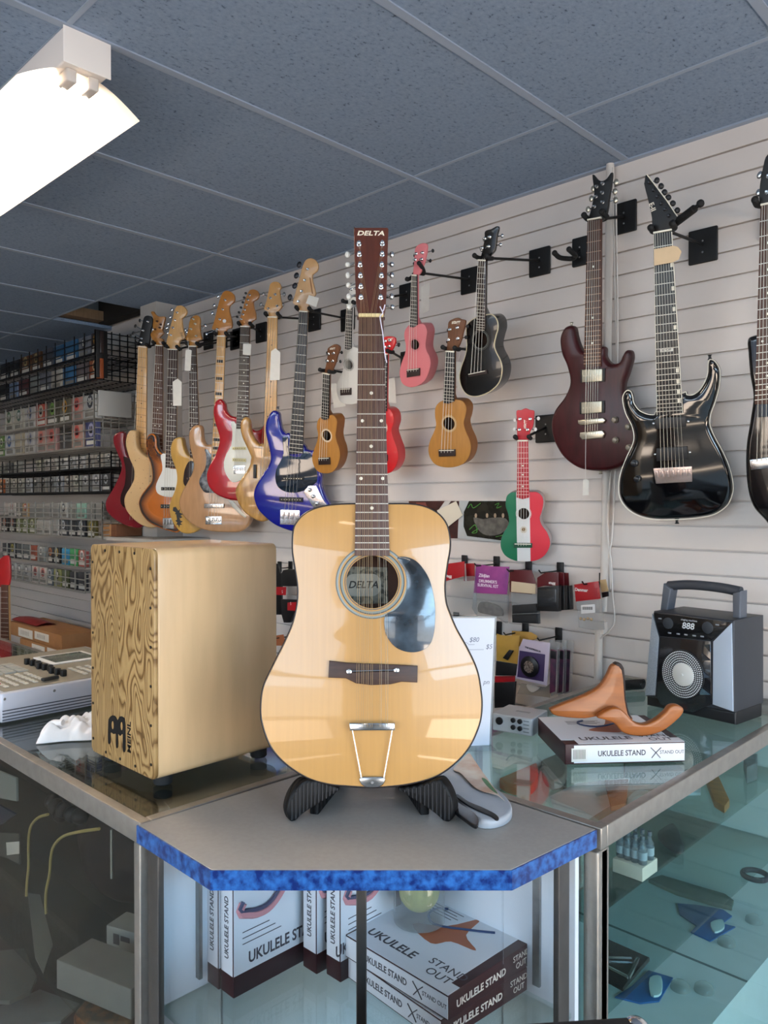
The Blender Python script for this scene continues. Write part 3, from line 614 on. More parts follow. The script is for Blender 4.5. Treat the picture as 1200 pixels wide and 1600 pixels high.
c = fr.at(S(K4, '757,578')[0]); rr = abs(fr.at(S(K4, '648,560')[0])[0]-c[0])
k = MB(); k.prism(ell(c[0], c[1], rr, rr*1.08, 40), .001, .004, .001); build('grille_ring', k, mat('#17181b', .4), t)
k = MB()
for ring in range(4, 11):
    q = rr*ring/11; n = int(ring*7)
    for i in range(n):
        an = 2*PI*i/n; x, y = c[0]+q*math.cos(an), c[1]+1.08*q*math.sin(an); k.box(x-.0014, x+.0014, y-.0014, y+.0014, .004, .0055)
build('mesh_dots', k, mat('#dde2e4', .4), t)
k = MB(); k.lathe([(rr*.50, 0), (rr*.48, .003), (rr*.30, .006), (.004, .0065), (.003, .009)], (c[0]+rr*.05, c[1], .004), (0, 0, 1), 28); build('cone_cap', k, mat('#d2d3ce', .45), t)
for tx in ('868,425 900,422 902,462', '858,466 905,506 860,506', '860,560 905,596 858,596', '850,642 905,684 848,684'):
    face(tx, .001, .004, mat('#a9b6c8', .1, 1), 'trim_wedge', 0)
e = fr.at(S(K4, '785,328')[0]); k = text('888', .024, e, .002, .0003, shear=.15, bold=.0003); build('display_digits', k, mat('#d7dade', .5), t)
e = fr.at(S(K4, '790,297')[0]); k = text('singing machine', .0075, e, .002, .0002); build('lettering', k, mat('#c9ccd0', .5), t)
for px in ('682,312', '888,335'):
    e = fr.at(S(K4, px)[0]); k = MB(); k.lathe([(.0155, 0), (.0155, .002), (.012, .003), (.005, .0032)], (e[0], e[1], .002), (0, 0, 1), 20); build('dial', k, mat('#30343a', .4), t)
k = MB()
for px in ('690,363', '735,368', '775,372', '818,377', '860,381', '640,288', '938,320'):
    e = fr.at(S(K4, px)[0]); k.rbox(e[0]-.005, e[0]+.005, e[1]-.002, e[1]+.002, .002, .0035, .0008)
build('button_row', k, mat('#8b9096', .5), t)
hl, hr = fr.at(S(K4, '672,240')[0], -.08), fr.at(S(K4, '1050,330')[0], -.08); ht = fr.at(S(K4, '690,112')[0], -.08); h2 = fr.at(S(K4, '1052,140')[0], -.08)
k = MB()
k.prism([(hl[0]-.010, hl[1]-.012), (hl[0]+.012, hl[1]-.012), (ht[0]+.014, ht[1]-.010), (ht[0]-.010, ht[1]+.004)], -.10, -.06, .004)
build('handle_arm', k, mat('#555a63', .5), t); k = MB()
k.prism([(hr[0]-.008, hr[1]-.01), (hr[0]+.012, hr[1]-.01), (h2[0]+.012, h2[1]), (h2[0]-.010, h2[1]-.008)], -.10, -.06, .004)
build('handle_arm', k, mat('#555a63', .5), t)
k = MB(); k.tube(curve3([(ht[0]-.004, ht[1]-.003, -.08), (ht[0]*.7+h2[0]*.3, ht[1]*.7+h2[1]*.3+.004, -.08), (ht[0]*.3+h2[0]*.7, ht[1]*.3+h2[1]*.7+.003, -.08), (h2[0]+.004, h2[1]-.004, -.08)], 6), .0135, 12); build('handle_grip', k, mat('#3a3d44', .6), t)
# ================================================================ grey handheld thing and picture sheet by the guitar stand
K5 = (660, 1160, 6)
gz = CH+.0018
f0 = Fr((0, 0, gz), (1, 0, 0), (0, 1, 0))
t = thing('clamp_capo', 'pale grey moulded holder with black strips lying beside the guitar stand', 'holder', Matrix.Translation((0, 0, gz)))
L = smooth(S(K5, '130,345 300,270 420,350 560,440 700,505 780,570 835,650 835,720 780,775 680,810 560,810 480,770 400,690 300,560 210,440'), 4)
k = MB(); k.prism(f0.pts(L), 0, .016, .006, rb=.002); build('shell', k, mat('#a9adb3', .4, var=.08, scale=20), t)
L = smooth(S(K5, '318,490 345,495 440,560 560,610 680,670 718,715 690,728 640,690 520,640 400,575 330,520'), 3); k = MB(); k.prism(f0.pts(L, .018), .016, .019, .001); build('rubber_strip', k, BLACK, t)
L = smooth(S(K5, '285,520 360,580 460,640 520,700 525,760 490,780 400,720 300,640 280,580'), 3); k = MB(); k.prism(f0.pts(L, .018), .012, .0185, .001); build('black_pad', k, mat('#0c0d10', .25), t)
f1 = Fr((0, 0, gz+.0175), (1, 0, 0), (0, 1, 0))
L = smooth(S(K5, '290,262 340,200 430,110 470,150 560,280 640,390 720,500 770,555 700,500 560,465 480,420 400,340 350,290'), 3)
t = thing('picture_card', 'cream printed card with a green leaf lying on the pale grey holder', 'card', Matrix.Translation((0, 0, gz+.0185)))
k = MB(); k.prism(f1.pts(L), 0, .0012); build('card', k, mat('#d8cfc0', .5, var=.15, scale=20, col2='#c69c80'), t)
L = smooth(S(K5, '555,345 600,360 650,420 705,490 650,460 590,400'), 3); k = MB(); k.prism(f1.pts(L), .0012, .0017); build('leaf_print', k, mat('#5f8a5a', .6, var=.3, scale=90), t)
# ================================================================ goods in the right counter
def slab(name, label, cat, pxs, z, h, mt, r=.001, crop=(0, 0, 1), sm=0, group=None):
    L = S(crop, pxs); L = smooth(L, sm) if sm else L; f = Fr((0, 0, z), (1, 0, 0), (0, 1, 0)); k = MB(); k.prism(f.pts(L), z+.0005, z+h, r)
    return tag(build(name, k, mt), label, cat, group)
K8 = (800, 1200, 3)
zs1, zs2, zdk = .777, .572, .36
slab('pouch', 'translucent red orange pouch on the upper shelf under the counter glass', 'pouch', '752,1186 775,1180 820,1192 838,1205 840,1232 825,1245 790,1240 765,1215', zs1, .03, mat('#d8401f', .35, var=.3, scale=16, col2='#e06a48'), .006, sm=3)
slab('price_card', 'pale pink price card on the upper shelf in front of the red pouch', 'card', '808,1228 829,1229 829,1254 808,1250', zs1+.031, .001, mat('#d99c86', .7), 0)
slab('cloth_pad', 'round beige grey pad on the upper shelf beneath the audio interface', 'pad', '848,1182 866,1184 884,1200 884,1225 866,1236 848,1222', zs1, .03, mat('#a49b92', .8, var=.1, scale=20), .006, sm=3)
slab('paper_sheet', 'large white paper lying on the upper shelf under the stand box', 'paper', '858,1245 900,1225 985,1215 975,1245 905,1290 870,1275', zs1, .001, mat('#c9cfd0', .7), 0)
slab('plank', 'brown wooden panel on the upper shelf under the counter edge', 'panel', '945,1226 982,1224 978,1262 955,1268', zs1+.002, .012, mat('#8b5636', .5, var=.2, scale=14, stretch=(1, 5, 1)))
# small box of glass bottles
a = onZ(957, 1362, zs1); b = onZ(1004, 1379, zs1); c = onZ(1028, 1362, zs1); ya = math.atan2((b-a).y, (b-a).x); wd = (b-a).length; dp = (c-b).length
M = Matrix.Translation((a.x, a.y, zs1+.0006)) @ Matrix.Rotation(ya, 4, 'Z'); t = thing('bottle_tray', 'open pale carton of little glass bottles on the upper shelf of the right counter', 'tray', M)
k = MB(); k.rbox(0, wd, 0, dp, 0, .028, .001); build('carton', k, mat('#d8c9bb', .6), t)
for i in range(4):
    for j in range(2):
        p = M @ Vector((wd*(.14+.24*i), dp*(.27+.46*j), .0285)); h = .055
        T = thing('glass_bottle', 'little clear bottle with pale label standing in the carton tray', 'bottle', Matrix.Translation(p), 'little bottles in the carton tray')
        k = MB(); k.lathe([(.008, 0), (.0095, .002), (.0095, .034), (.004, .042), (.004, .050)], (0, 0, 0), n=14); build('bottle_glass', k, glass((.72, .76, .80), 1.45, .02, .18, (.45, .5, .55)), T)
        k = MB(); k.lathe([(.0098, .010), (.0098, .026)], (0, 0, 0), n=14); build('bottle_label', k, mat('#9aa3ad', .6), T)
        k = MB(); k.lathe([(.0048, .050), (.0048, .058)], (0, 0, 0), n=12); build('bottle_cap', k, mat('#5c626c', .5), T)
BLUEP = mat('#1d5f9e', .4, var=.15, scale=30)
def packet(label, px, crop, z, win):
    f = Fr((0, 0, z), (1, 0, 0), (0, 1, 0)); L = f.pts(S(crop, px)); t = thing('packet', label, 'packet', Matrix.Translation((0, 0, z+.0006)))
    k = MB(); k.prism(L, 0, .004, .001); build('pouch', k, BLUEP, t); k = MB(); k.prism(smooth(f.pts(S(crop, win)), 3), .004, .010, .002); build('clear_window', k, mat('#b9d0d2', .2, coat=.5), t)
packet('blue packet with clear window near the middle of the right counter floor', '776,640 870,648 990,670 1032,700 985,735 1048,750 930,818 838,775 865,745 785,692', K8, zdk, '930,740 985,725 995,765 950,785')
packet('blue packet with clear window under the black mirror case, right counter', '482,1080 560,1030 640,955 755,990 690,1100 600,1110', K8, zdk, '645,1000 700,995 700,1075 650,1080')
t = thing('mirror_case', 'open black case with silver wedge frame on the lower shelf of the right counter', 'case', Matrix.Translation((0, 0, zs2+.0006)))
f = Fr((0, 0, zs2), (1, 0, 0), (0, 1, 0)); k = MB(); k.prism(f.pts(S(K8, '445,820 645,910 520,1052 400,985')), 0, .010, .002); build('case', k, mat('#0b0c10', .25), t)
for i, seg in enumerate(('405,895 560,900', '400,915 545,990', '545,990 590,900')):
    k = MB(); q = [(*p, .013) for p in f.pts(S(K8, seg), .011)]; k.tube(q, .0042, 6); build('metal_rod', k, CHROME, t)
slab('capo', 'long grey green clamp bar lying on the right counter floor', 'clamp', '640,540 700,520 1000,610 1040,640 1030,672 940,650 770,600', zdk, .014, mat('#5f6b60', .5, var=.2, scale=40), .003, K8)
slab('wooden_strip', 'amber wooden strip lying on the upper shelf of the right counter', 'wooden strip', '1098,1212 1116,1208 1140,1262 1132,1272 1116,1262', zs1, .02, mat('#9a6a2a', .5, var=.3, scale=14, stretch=(1, 5, 1)), .002)
slab('cable_bundle', 'dark bundled cable on the lower shelf behind the bottle tray', 'cable', '690,330 760,300 800,380 800,410 740,395 690,350', zs2, .03, mat('#3b4044', .6, var=.4, scale=50), .01, K8, 3)
q = onZ(1180, 1372, zs2); k = MB(); k.tube([(q.x+.03*math.cos(a*PI/12), q.y+.03*math.sin(a*PI/12), zs2+.008) for a in range(25)], .007, 8); tag(build('cable_ring', k, mat('#2b3338', .5)), 'dark round strap ring on the lower shelf of the right counter', 'ring')
for i, (px, py, lb) in enumerate(((1063, 1545, 'first clear plastic dome on the right counter floor, beside the lower blue packet'), (1100, 1548, 'clear plastic dome alone on the open right counter floor'), (1135, 1475, 'clear plastic dome right of the upper blue packet'), (1178, 1440, 'clear plastic dome by the far right edge of the counter floor'))):
    q = onZ(px, py, zdk); k = MB(); k.lathe([(.024, 0), (.022, .010), (.014, .017), (.002, .019)], (q.x, q.y, zdk+.0006), n=18); tag(build('plastic_dome', k, glass((.9, .95, .95), 1.4, .05, .15)), lb, 'plastic dome', 'clear plastic domes on the counter floor')
slab('blister_card', 'white blister card by the far glass of the right counter', 'card', '775,95 885,100 885,130 780,132', zs1+.0, .008, mat('#b9c6c8', .4), .001, K8)
slab('grey_pedal', 'grey metal tool on the upper shelf under the speaker end of the counter', 'tool', '1085,20 1150,10 1150,60 1100,80', zs1, .05, mat('#7a8487', .4, .5, var=.3, scale=30), .006, K8)
# ================================================================ goods in the left counter
K9 = (0, 1200, 4)
zl = .4635
def lbox(name, label, cat, pa, pb, depth, z, h, mt, yaw=None):
    a = onZ(*pa, z); b = onZ(*pb, z); ya = math.atan2((b-a).y, (b-a).x); M = Matrix.Translation((a.x, a.y, z+.0006)) @ Matrix.Rotation(ya, 4, 'Z')
    t = thing(name, label, cat, M); k = MB(); k.rbox(0, (b-a).length, 0, depth, 0, h, .002); build('carton', k, mt, t); return t, (b-a).length
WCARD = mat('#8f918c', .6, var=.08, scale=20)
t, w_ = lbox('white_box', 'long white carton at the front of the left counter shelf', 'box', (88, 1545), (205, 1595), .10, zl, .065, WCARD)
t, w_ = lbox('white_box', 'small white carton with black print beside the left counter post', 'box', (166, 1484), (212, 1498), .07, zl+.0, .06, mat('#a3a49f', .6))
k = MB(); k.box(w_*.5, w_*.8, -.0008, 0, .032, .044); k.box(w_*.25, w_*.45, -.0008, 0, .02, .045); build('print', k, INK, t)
def lump(name, label, cat, c, rx, ry, rz, mt, seed):
    k = MB(); R = random.Random(seed)
    k.ball((0, 0, 0), 1, 1, 1, 20, 14); ph = [R.uniform(0, 6) for _ in range(6)]
    k.v = [(c[0]+rx*x*(1+.12*math.sin(4*y+ph[0])+.08*math.sin(7*z+ph[1])), c[1]+ry*y*(1+.12*math.sin(4*x+ph[2])), c[2]+rz*max(-.98, z)*(1+.12*math.sin(5*x+ph[3])+.08*math.sin(6*y+ph[4]))) for x, y, z in k.v]
    zmin = min(p[2] for p in k.v); dz = c[3]-zmin; k.v = [(p[0], p[1], p[2]+dz) for p in k.v]
    return tag(build(name, k, mt), label, cat)
p = onZ(150, 1440, .50); lump('gig_bag', 'soft dark brown bag filling the left counter beside the post', 'bag', (-1.55, 1.03, .60, zl+.001), .17, .12, .16, mat('#2c1d1a', .75, var=.3, scale=30, bump=.3), 4)
lump('gig_bag', 'soft dark brown bag further left inside the left counter', 'bag', (-2.02, 1.05, .58, zl+.001), .20, .12, .14, mat('#2a211e', .75, var=.3, scale=30, bump=.3), 9)
for lb, pts in (('right yellowish cord looping down inside the left counter', '620,380 480,402 390,430 335,490 318,560 310,660 290,760 285,830 288,910'), ('left yellowish cord looping down inside the left counter', '300,290 240,310 195,360 180,430 178,520 178,620 168,720 165,800')):
    P = [onY(*q, .79) for q in S(K9, pts)]; k = MB(); k.tube(curve3(P, 5), .0035, 8); tag(build('cord', k, mat('#b5a669', .45)), lb, 'cord')
P = [onY(*q, .80) for q in S(K9, '697,385 697,500 698,690')]; k = MB(); k.tube(P, .003, 6); tag(build('bracket_rod', k, mat('#b8bab4', .4, .5)), 'thin white upright rod inside the left counter', 'rod')
def card(name, label, cat, px, Y, mt, th=.006):
    f = Fr((0, Y, 0), (1, 0, 0), (0, 0, 1)); k = MB(); k.prism(f.pts(S(K9, px)), 0, th, .001, M=f.M); return tag(build(name, k, mt), label, cat)
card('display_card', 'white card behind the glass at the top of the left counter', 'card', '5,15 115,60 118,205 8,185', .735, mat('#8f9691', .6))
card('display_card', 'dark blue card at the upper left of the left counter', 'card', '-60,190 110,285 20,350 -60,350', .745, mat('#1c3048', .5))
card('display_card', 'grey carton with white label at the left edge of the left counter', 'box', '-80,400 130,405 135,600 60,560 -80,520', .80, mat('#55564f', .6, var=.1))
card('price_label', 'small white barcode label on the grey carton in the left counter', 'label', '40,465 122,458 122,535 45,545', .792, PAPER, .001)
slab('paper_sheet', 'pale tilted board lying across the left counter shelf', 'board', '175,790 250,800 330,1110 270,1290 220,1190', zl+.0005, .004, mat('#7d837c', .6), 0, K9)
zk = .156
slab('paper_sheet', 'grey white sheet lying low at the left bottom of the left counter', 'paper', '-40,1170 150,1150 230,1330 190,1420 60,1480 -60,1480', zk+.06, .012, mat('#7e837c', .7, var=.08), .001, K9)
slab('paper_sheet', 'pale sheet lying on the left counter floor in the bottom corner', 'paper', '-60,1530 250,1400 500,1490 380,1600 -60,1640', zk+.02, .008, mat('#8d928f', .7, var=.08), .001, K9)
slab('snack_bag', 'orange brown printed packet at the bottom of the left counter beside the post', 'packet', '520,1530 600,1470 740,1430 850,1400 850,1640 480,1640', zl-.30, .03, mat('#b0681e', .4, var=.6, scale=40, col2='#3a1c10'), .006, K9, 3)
k = MB()
for i, (px, py) in enumerate(((350, 240), (400, 260), (450, 290), (500, 300), (380, 290), (330, 210))):
    c = onY(*S(K9, '%d,%d' % (px, py))[0], .83); k.ball((c.x, c.y, c.z), .022, .02, .02, 10, 8)
tag(build('headphones', k, mat('#111214', .5)), 'dark cluster of clips hanging under the left counter edge', 'clips')
# ================================================================ dark case in the foreground corner
a = onZ(1003, 1583, .865); b = onZ(640, 1606, .865)
d = (a-b).normalized(); ya = math.atan2(d.y, d.x)
M = Matrix.Translation((a.x, a.y, 0)) @ Matrix.Rotation(ya, 4, 'Z'); t = thing('road_case', 'dark padded case top with chrome corner at the bottom edge of the view', 'case', M)
k = MB(); k.rbox(-.75, 0, -.40, 0, .001, .866, .012); build('body', k, mat('#17130f', .7, var=.4, scale=120, bump=.3), t)
k = MB(); k.ball((-.014, -.014, .850), .019, .019, .019, 16, 12); build('chrome_corner', k, CHROME, t)
# ================================================================ instruments
A_ = (150, 660, 7.5); B_ = (250, 640, 7.5); C_ = (360, 610, 6.956); HA = (195, 460, 10); HB = (310, 440, 10); HCc = (400, 395, 10)
U1 = (485, 530, 7.275); U2 = (615, 370, 6.4); U3 = (660, 490, 6.4); U4 = (710, 350, 5.714); U5 = (770, 630, 6.4); X6 = (480, 340, 3.48)
DN = (850, 260, 3.2); EH = (960, 260, 5); EB = (960, 540, 5); MG = (380, 780, 3); MH = (540, 340, 8.889)
def mid(L): return ((L[0][0]+L[1][0])/2, (L[0][1]+L[1][1])/2)
def frets(fr, NL, NR, EL, ER, n, w, extra=None):
    """metal frets across the board at equal tempered places"""
    k = MB(); tot = 1-2**(-n/12.)
    for i in range(1, n):
        s = (1-2**(-i/12.))/tot; a = Vector(NL).lerp(Vector(EL), s); b = Vector(NR).lerp(Vector(ER), s)
        k.box(a.x, b.x, a.y-.0009, a.y+.0009, w, w+.0011)
    return k
def dots(NL, NR, EL, ER, n, which, w, r=.0032, dbl=(12,), block=None):
    k = MB(); tot = 1-2**(-n/12.)
    for i in which:
        if i >= n: continue
        s = ((1-2**(-i/12.))+(1-2**(-(i-1)/12.)))/2/tot; a = Vector(NL).lerp(Vector(EL), s); b = Vector(NR).lerp(Vector(ER), s); c = a.lerp(b, .5); hw = (b.x-a.x)/2
        if block:
            f0, f1, hh = block; k.box(c.x+hw*f0, c.x+hw*f1, c.y-hh, c.y+hh, w, w+.0005)
        elif i in dbl:
            for q in (-.45, .45): k.prism(ell(c.x+hw*q, c.y, r, r, 10), w, w+.0005)
        else: k.prism(ell(c.x, c.y, r, r, 10), w, w+.0005)
    return k
def tuners(t, fr, posts_, buttons, post_m, btn_m, br=(.010, .007), hw=-.002, bw=-.012):
    for i, p in enumerate(posts_):
        u, v = fr.at(p); k = MB(); k.lathe([(.0056, hw), (.0056, hw+.002), (.003, hw+.003), (.003, hw+.010), (.0036, hw+.012), (.0025, hw+.013)], (u, v, 0), n=12)
        o = build('tuner', k, post_m, t)
        if i < len(buttons) and buttons[i]:
            b = fr.at(buttons[i]); d = Vector((b[0]-u, b[1]-v, 0)); L = d.length; d.normalize() if L > 0 else None
            k = MB(); k.tube([(u, v, bw), (b[0]-d.x*.004, b[1]-d.y*.004, bw)], .0022, 8); build('shaft', k, CHROME, o)
            an = math.atan2(d.y, d.x); k = MB(); k.ball((0, 0, 0), br[1], br[0], .0035, 12, 8, Matrix.Translation((b[0], b[1], bw)) @ Matrix.Rotation(an, 4, 'Z')); build('button', k, btn_m, o)
def strings(t, fr, NL, NR, BL, BR, n, w0, w1, mt=None, r=.0007, pad=.12):
    for i in range(n):
        s = pad+(1-2*pad)*i/(n-1); a = Vector(NL).lerp(Vector(NR), s); b = Vector(BL).lerp(Vector(BR), s)
        k = MB(); k.tube([(a.x, a.y, w0), (b.x, b.y, w1)], r*(1.25-.5*i/(n-1)), 5); build('string', k, mt or STRING, t)
def yoke(fr, n, X_plate, zp, label, spread=.030, back=-.045, name='wall_hanger', plate=(.044, .050), lift=.004, padr=.0085, lean=0):
    """wall hanger: plate on the slats, arm, padded fork that carries the headstock"""
    c = fr.M @ Vector((n[0], n[1]+lift, back)); X = c.x if X_plate is None else X_plate
    t = thing(name, label, 'wall hanger', Matrix.Translation((X, D-.006, zp)), 'guitar hangers on the slat wall'); I = t.matrix_world.inverted()
    g = lambda k: setattr(k, 'v', [tuple(I @ Vector(p)) for p in k.v]) or k
    k = MB(); k.rbox(-plate[0], plate[0], zp*0-plate[1], plate[1], -.004, .0055, .003, M=Matrix.Translation((X, D-.0065, zp)) @ Matrix.Rotation(PI/2, 4, 'X')); build('plate', g(k), BLACK, t)
    k = MB()
    for q in (-.02, .015): k.lathe([(.0035, 0), (.002, .001)], (X, D-.012, zp+q), (0, -1, 0), 8)
    build('screw', g(k), STEEL, t)
    k = MB(); k.tube([(X, D-.010, zp+.004), tuple(c)], .0048, 8); build('arm', g(k), BLACK, t)
    a = n[0]; P = [(a-spread, n[1]+lift+.006+lean, .014), (a-spread, n[1]+lift+lean*.6, -.012), (a-spread*.75, n[1]+lift, back*.75), (a, n[1]+lift-.002, back), (a+spread*.75, n[1]+lift, back*.75), (a+spread, n[1]+lift-lean*.6, -.012), (a+spread, n[1]+lift+.006-lean, .014)]
    k = MB(); k.tube([tuple(fr.M @ Vector(p)) for p in curve3(P, 5)], padr, 10)
    for s, ln in ((-1, lean), (1, -lean)): k.ball(tuple(fr.M @ Vector((a+s*spread, n[1]+lift+.008+ln, .017))), padr*1.15, padr*1.15, padr*1.15, 10, 8)
    build('fork', g(k), RUBBER, t)
    return t
def instrument(name, label, cat, nut, bot, a, b, yaw, body, bm, bt=.042, br=.006, end=None, head=None, headm=None, boardm=ROSE, neckm=MAPLE, posts_=(), buttons=(), pm=CHROME, btm=CHROME, brs=(.010, .007),
               nstr=4, bridge=None, nf=20, dotl=(3, 5, 7, 9, 12, 15, 17, 19), dotm=IVORY, block=None, hole=None, topm=None, rosm=None, binding=None, group=None, strm=None, headt=.014, headw=-.003, fretm=None, nsm=5, holedark=None, boardtip=0, dr=.0032, dbl=(12,), brm=None):
    NLp, NRp = nut; npx = mid(nut)
    N = onY(*npx, D-a); O = onY(*bot, D-b)
    fr = Fr(O, (math.cos(yaw), math.sin(yaw), 0), N-O)
    t = thing(name, label, cat, fr.M, group)
    L = smooth(fr.pts(body), nsm)
    if hole:
        H = ell(*fr.at(hole[:2]), hole[2], hole[2], 28)
        k = MB(); k.prism(L, -bt, -.002, 0, front=False, rb=br); build('body', k, bm, t)
        k = MB(); k.prism(inset(ccw(L), .0004), -.002, 0, .0008, hole=H[::-1], rb=0); build('soundboard', k, topm or bm, t)
        k = MB(); c = fr.at(hole[:2])
        for q0, q1 in ((1.08, 1.22), (1.30, 1.36)):
            n = 36; vv = []; ff = []
            for i in range(n):
                an = 2*PI*i/n
                for q in (q0, q1): vv.append((c[0]+hole[2]*q*math.cos(an), c[1]+hole[2]*q*math.sin(an), .0004))
            for i in range(n): j = (i+1) % n; ff.append((2*i, 2*i+1, 2*j+1, 2*j))
            k.add(vv, ff)
        build('rosette', k, rosm or IVORY, t)
        k = MB(); k.prism(inset(ccw(L), .006), -bt+.004, -bt+.006); build('inner_back', k, holedark or mat('#3a2418', .7), t)
    else:
        k = MB(); k.prism(L, -bt, 0, br, rb=br*.8); build('body', k, bm, t)
    if binding:
        n = len(L); Lc = ccw(L); k = MB(); k.tube([(p[0], p[1], -br*.25 if not hole else -.0012) for p in Lc+[Lc[0]]], binding[1], 6, False); build('binding', k, binding[0], t)
    NL, NR = fr.at(NLp), fr.at(NRp); EL, ER = fr.pts(end); fw = .0075
    k = MB(); q = [NL, NR, ER, EL]; 
    if boardtip: q = [NL, NR, ER, ((EL[0]+ER[0])/2, (EL[1]+ER[1])/2-boardtip), EL]
    k.prism(q, .001, fw, .0008); bd = build2('fretboard', [(k, boardm), (frets(fr, NL, NR, EL, ER, nf, fw), fretm or FRETM)], t)
    if dotl: [build('inlay', dots(NL, NR, EL, ER, nf, (q_,), fw, dr, dbl, block), dotm, bd) for q_ in dotl if q_ < nf]
    # neck back: tapered half round
    hx = ccw([(p[0], p[1]) for p in smooth(L, 1)])
    vtop = max(p[1] for p in L if abs(p[0]-(EL[0]+ER[0])/2) < (ER[0]-EL[0])*.8) if any(abs(p[0]-(EL[0]+ER[0])/2) < (ER[0]-EL[0])*.8 for p in L) else EL[1]
    J = max(EL[1], min(vtop-.01, NL[1]-.05)); s = (NL[1]-J)/(NL[1]-EL[1]); JL = Vector(NL).lerp(Vector(EL), s); JR = Vector(NR).lerp(Vector(ER), s)
    k = MB(); sec = 8; vv = []; ff = []
    rows = [(Vector(NL), Vector(NR), .017), (Vector(NL).lerp(JL, .85), Vector(NR).lerp(JR, .85), .020), (JL, JR, bt*.8 if hole else .022)]
    for P_, Q_, dp in rows:
        for i in range(sec+1):
            an = PI*i/sec; c = (P_+Q_)/2; h = (Q_-P_).length/2
            vv.append((c.x-h*math.cos(an), c.y, .001-dp*math.sin(an)**.8 if 0 < i < sec else .001))
    for r in range(len(rows)-1):
        for i in range(sec): o = r*(sec+1); ff.append((o+i, o+i+1, o+sec+2+i, o+sec+1+i))
        ff.append((r*(sec+1)+sec, r*(sec+1), (r+1)*(sec+1), (r+1)*(sec+1)+sec))
    ff.append(tuple(range(sec+1))); ff.append(tuple(range((len(rows)-1)*(sec+1), len(rows)*(sec+1)))[::-1])
    k.add(vv, ff); build('neck', k, neckm, t)
    k = MB(); k.rbox(NL[0], NR[0], NL[1]-.001, NL[1]+.004, .001, fw+.0025, .0006); build('nut', k, IVORY, t)
    if head:
        k = MB(); k.prism(smooth(fr.pts(head), 3), headw-headt, headw, .0015); build('headstock', k, headm or neckm, t)
    tuners(t, fr, posts_, buttons, pm, btm, brs, headw)
    BL, BR = fr.pts(bridge); strings(t, fr, NL, NR, BL, BR, nstr, fw+.0022, .013, strm)
    return t, fr, ((NL[0]+NR[0])/2, NL[1]+.004)
def piece(t, fr, nm, px, w0, w1, mt, r=.0008, sm=0, par=None):
    L = fr.pts(px); L = smooth(L, sm) if sm else L; k = MB(); k.prism(L, w0, w1, r); return build(nm, k, mt, par or t)
def knob(t, fr, p, r, mt, h=.014, nm='knob'):
    u, v = fr.at(p); k = MB(); k.lathe([(r, 0), (r, h*.5), (r*.8, h*.6), (r*.75, h*.95), (r*.6, h)], (u, v, 0), n=18); return build(nm, k, mt, t)
def pickup(t, fr, px, mt, h=.006, poles=0, nm='pickup', polem=NICKEL):
    o = piece(t, fr, nm, px, 0, h, mt, .0015); L = fr.pts(px)
    if poles:
        k = MB()
        for i in range(poles):
            s = .1+.8*i/(poles-1); a = Vector(L[0]).lerp(Vector(L[1]), s); b = Vector(L[3]).lerp(Vector(L[2]), s); c = a.lerp(b, .5); k.prism(ell(c.x, c.y, .0022, .0022, 8), h, h+.001)
        build('pole_pieces', k, polem, o)
    return o
def bridge4(t, fr, px, n=4, mt=CHROME, h=.006):
    o = piece(t, fr, 'bridge', px, 0, h*.5, mt, .001); L = fr.pts(px)
    for i in range(n):
        s0, s1 = (i+.15)/n, (i+.85)/n; k = MB(); a = Vector(L[0]).lerp(Vector(L[1]), s0); b = Vector(L[0]).lerp(Vector(L[1]), s1); c = Vector(L[3]).lerp(Vector(L[2]), s1); d = Vector(L[3]).lerp(Vector(L[2]), s0)
        e = a.lerp(d, .15), b.lerp(c, .15), b.lerp(c, .6), a.lerp(d, .6); k.prism([tuple(q) for q in e], h*.5, h*1.5, .001); build('saddle', k, mt, o)
    return o
def qd(crop, tx): return S(crop, tx)
YL = math.radians(30)
SLAT = 'on the slat wall'
G8 = 'guitars hung in the left row on the slat wall'
# --- left row, far to near
GRED = mat('#7d0f1e', .22, coat=1, var=.15, scale=5)
t, f, n = instrument('bass_guitar', 'dark red bass guitar, leftmost of the hanging row, black headstock', 'guitar', S(HA, '212,815 352,800'), (200.5, 826), .34, .32, YL,
    S(A_, '200,165 225,130 270,110 312,112 328,150 325,230 340,330 365,400 420,440 480,430 520,400 535,345 560,325 590,340 600,390 590,440 570,520 580,620 640,720 690,830 700,960 660,1090 580,1190 500,1240 400,1228 300,1190 190,1120 120,1040 105,950 130,880 190,780 250,660 285,570 290,480 250,380 205,270 195,200'),
    GRED, br=.009, end=S(A_, '468,560 592,560'), head=S(HA, '190,800 215,700 245,560 275,420 300,350 345,330 400,345 425,400 420,480 395,560 385,680 375,760 360,830 210,830'), headm=BLACK, boardm=MAPLE,
    posts_=S(HA, '360,425 285,565 260,690 250,750'), buttons=S(HA, '215,405 145,490 110,600 70,650'), btm=BLACK, bridge=S(A_, '400,1140 500,1140'), dotm=BLACK, fretm=mat('#6b5433', .4), group=G8)
piece(t, f, 'pickguard', S(A_, '322,402 380,420 480,440 520,620 560,760 520,960 430,1020 340,1000 300,960 288,900 300,830 335,740 350,620 345,520'), 0, .0025, mat('#25090d', .25, coat=.6), sm=3)
yoke(f, n, None, onY(236, 548, D-.01).z, 'black hanger holding the black headstock at the far left of the row')
GCR = mat('#cba877', .5, col2='#6a4a2a', var=.4, scale=70, ramp=(.30, .36), coat=.2)
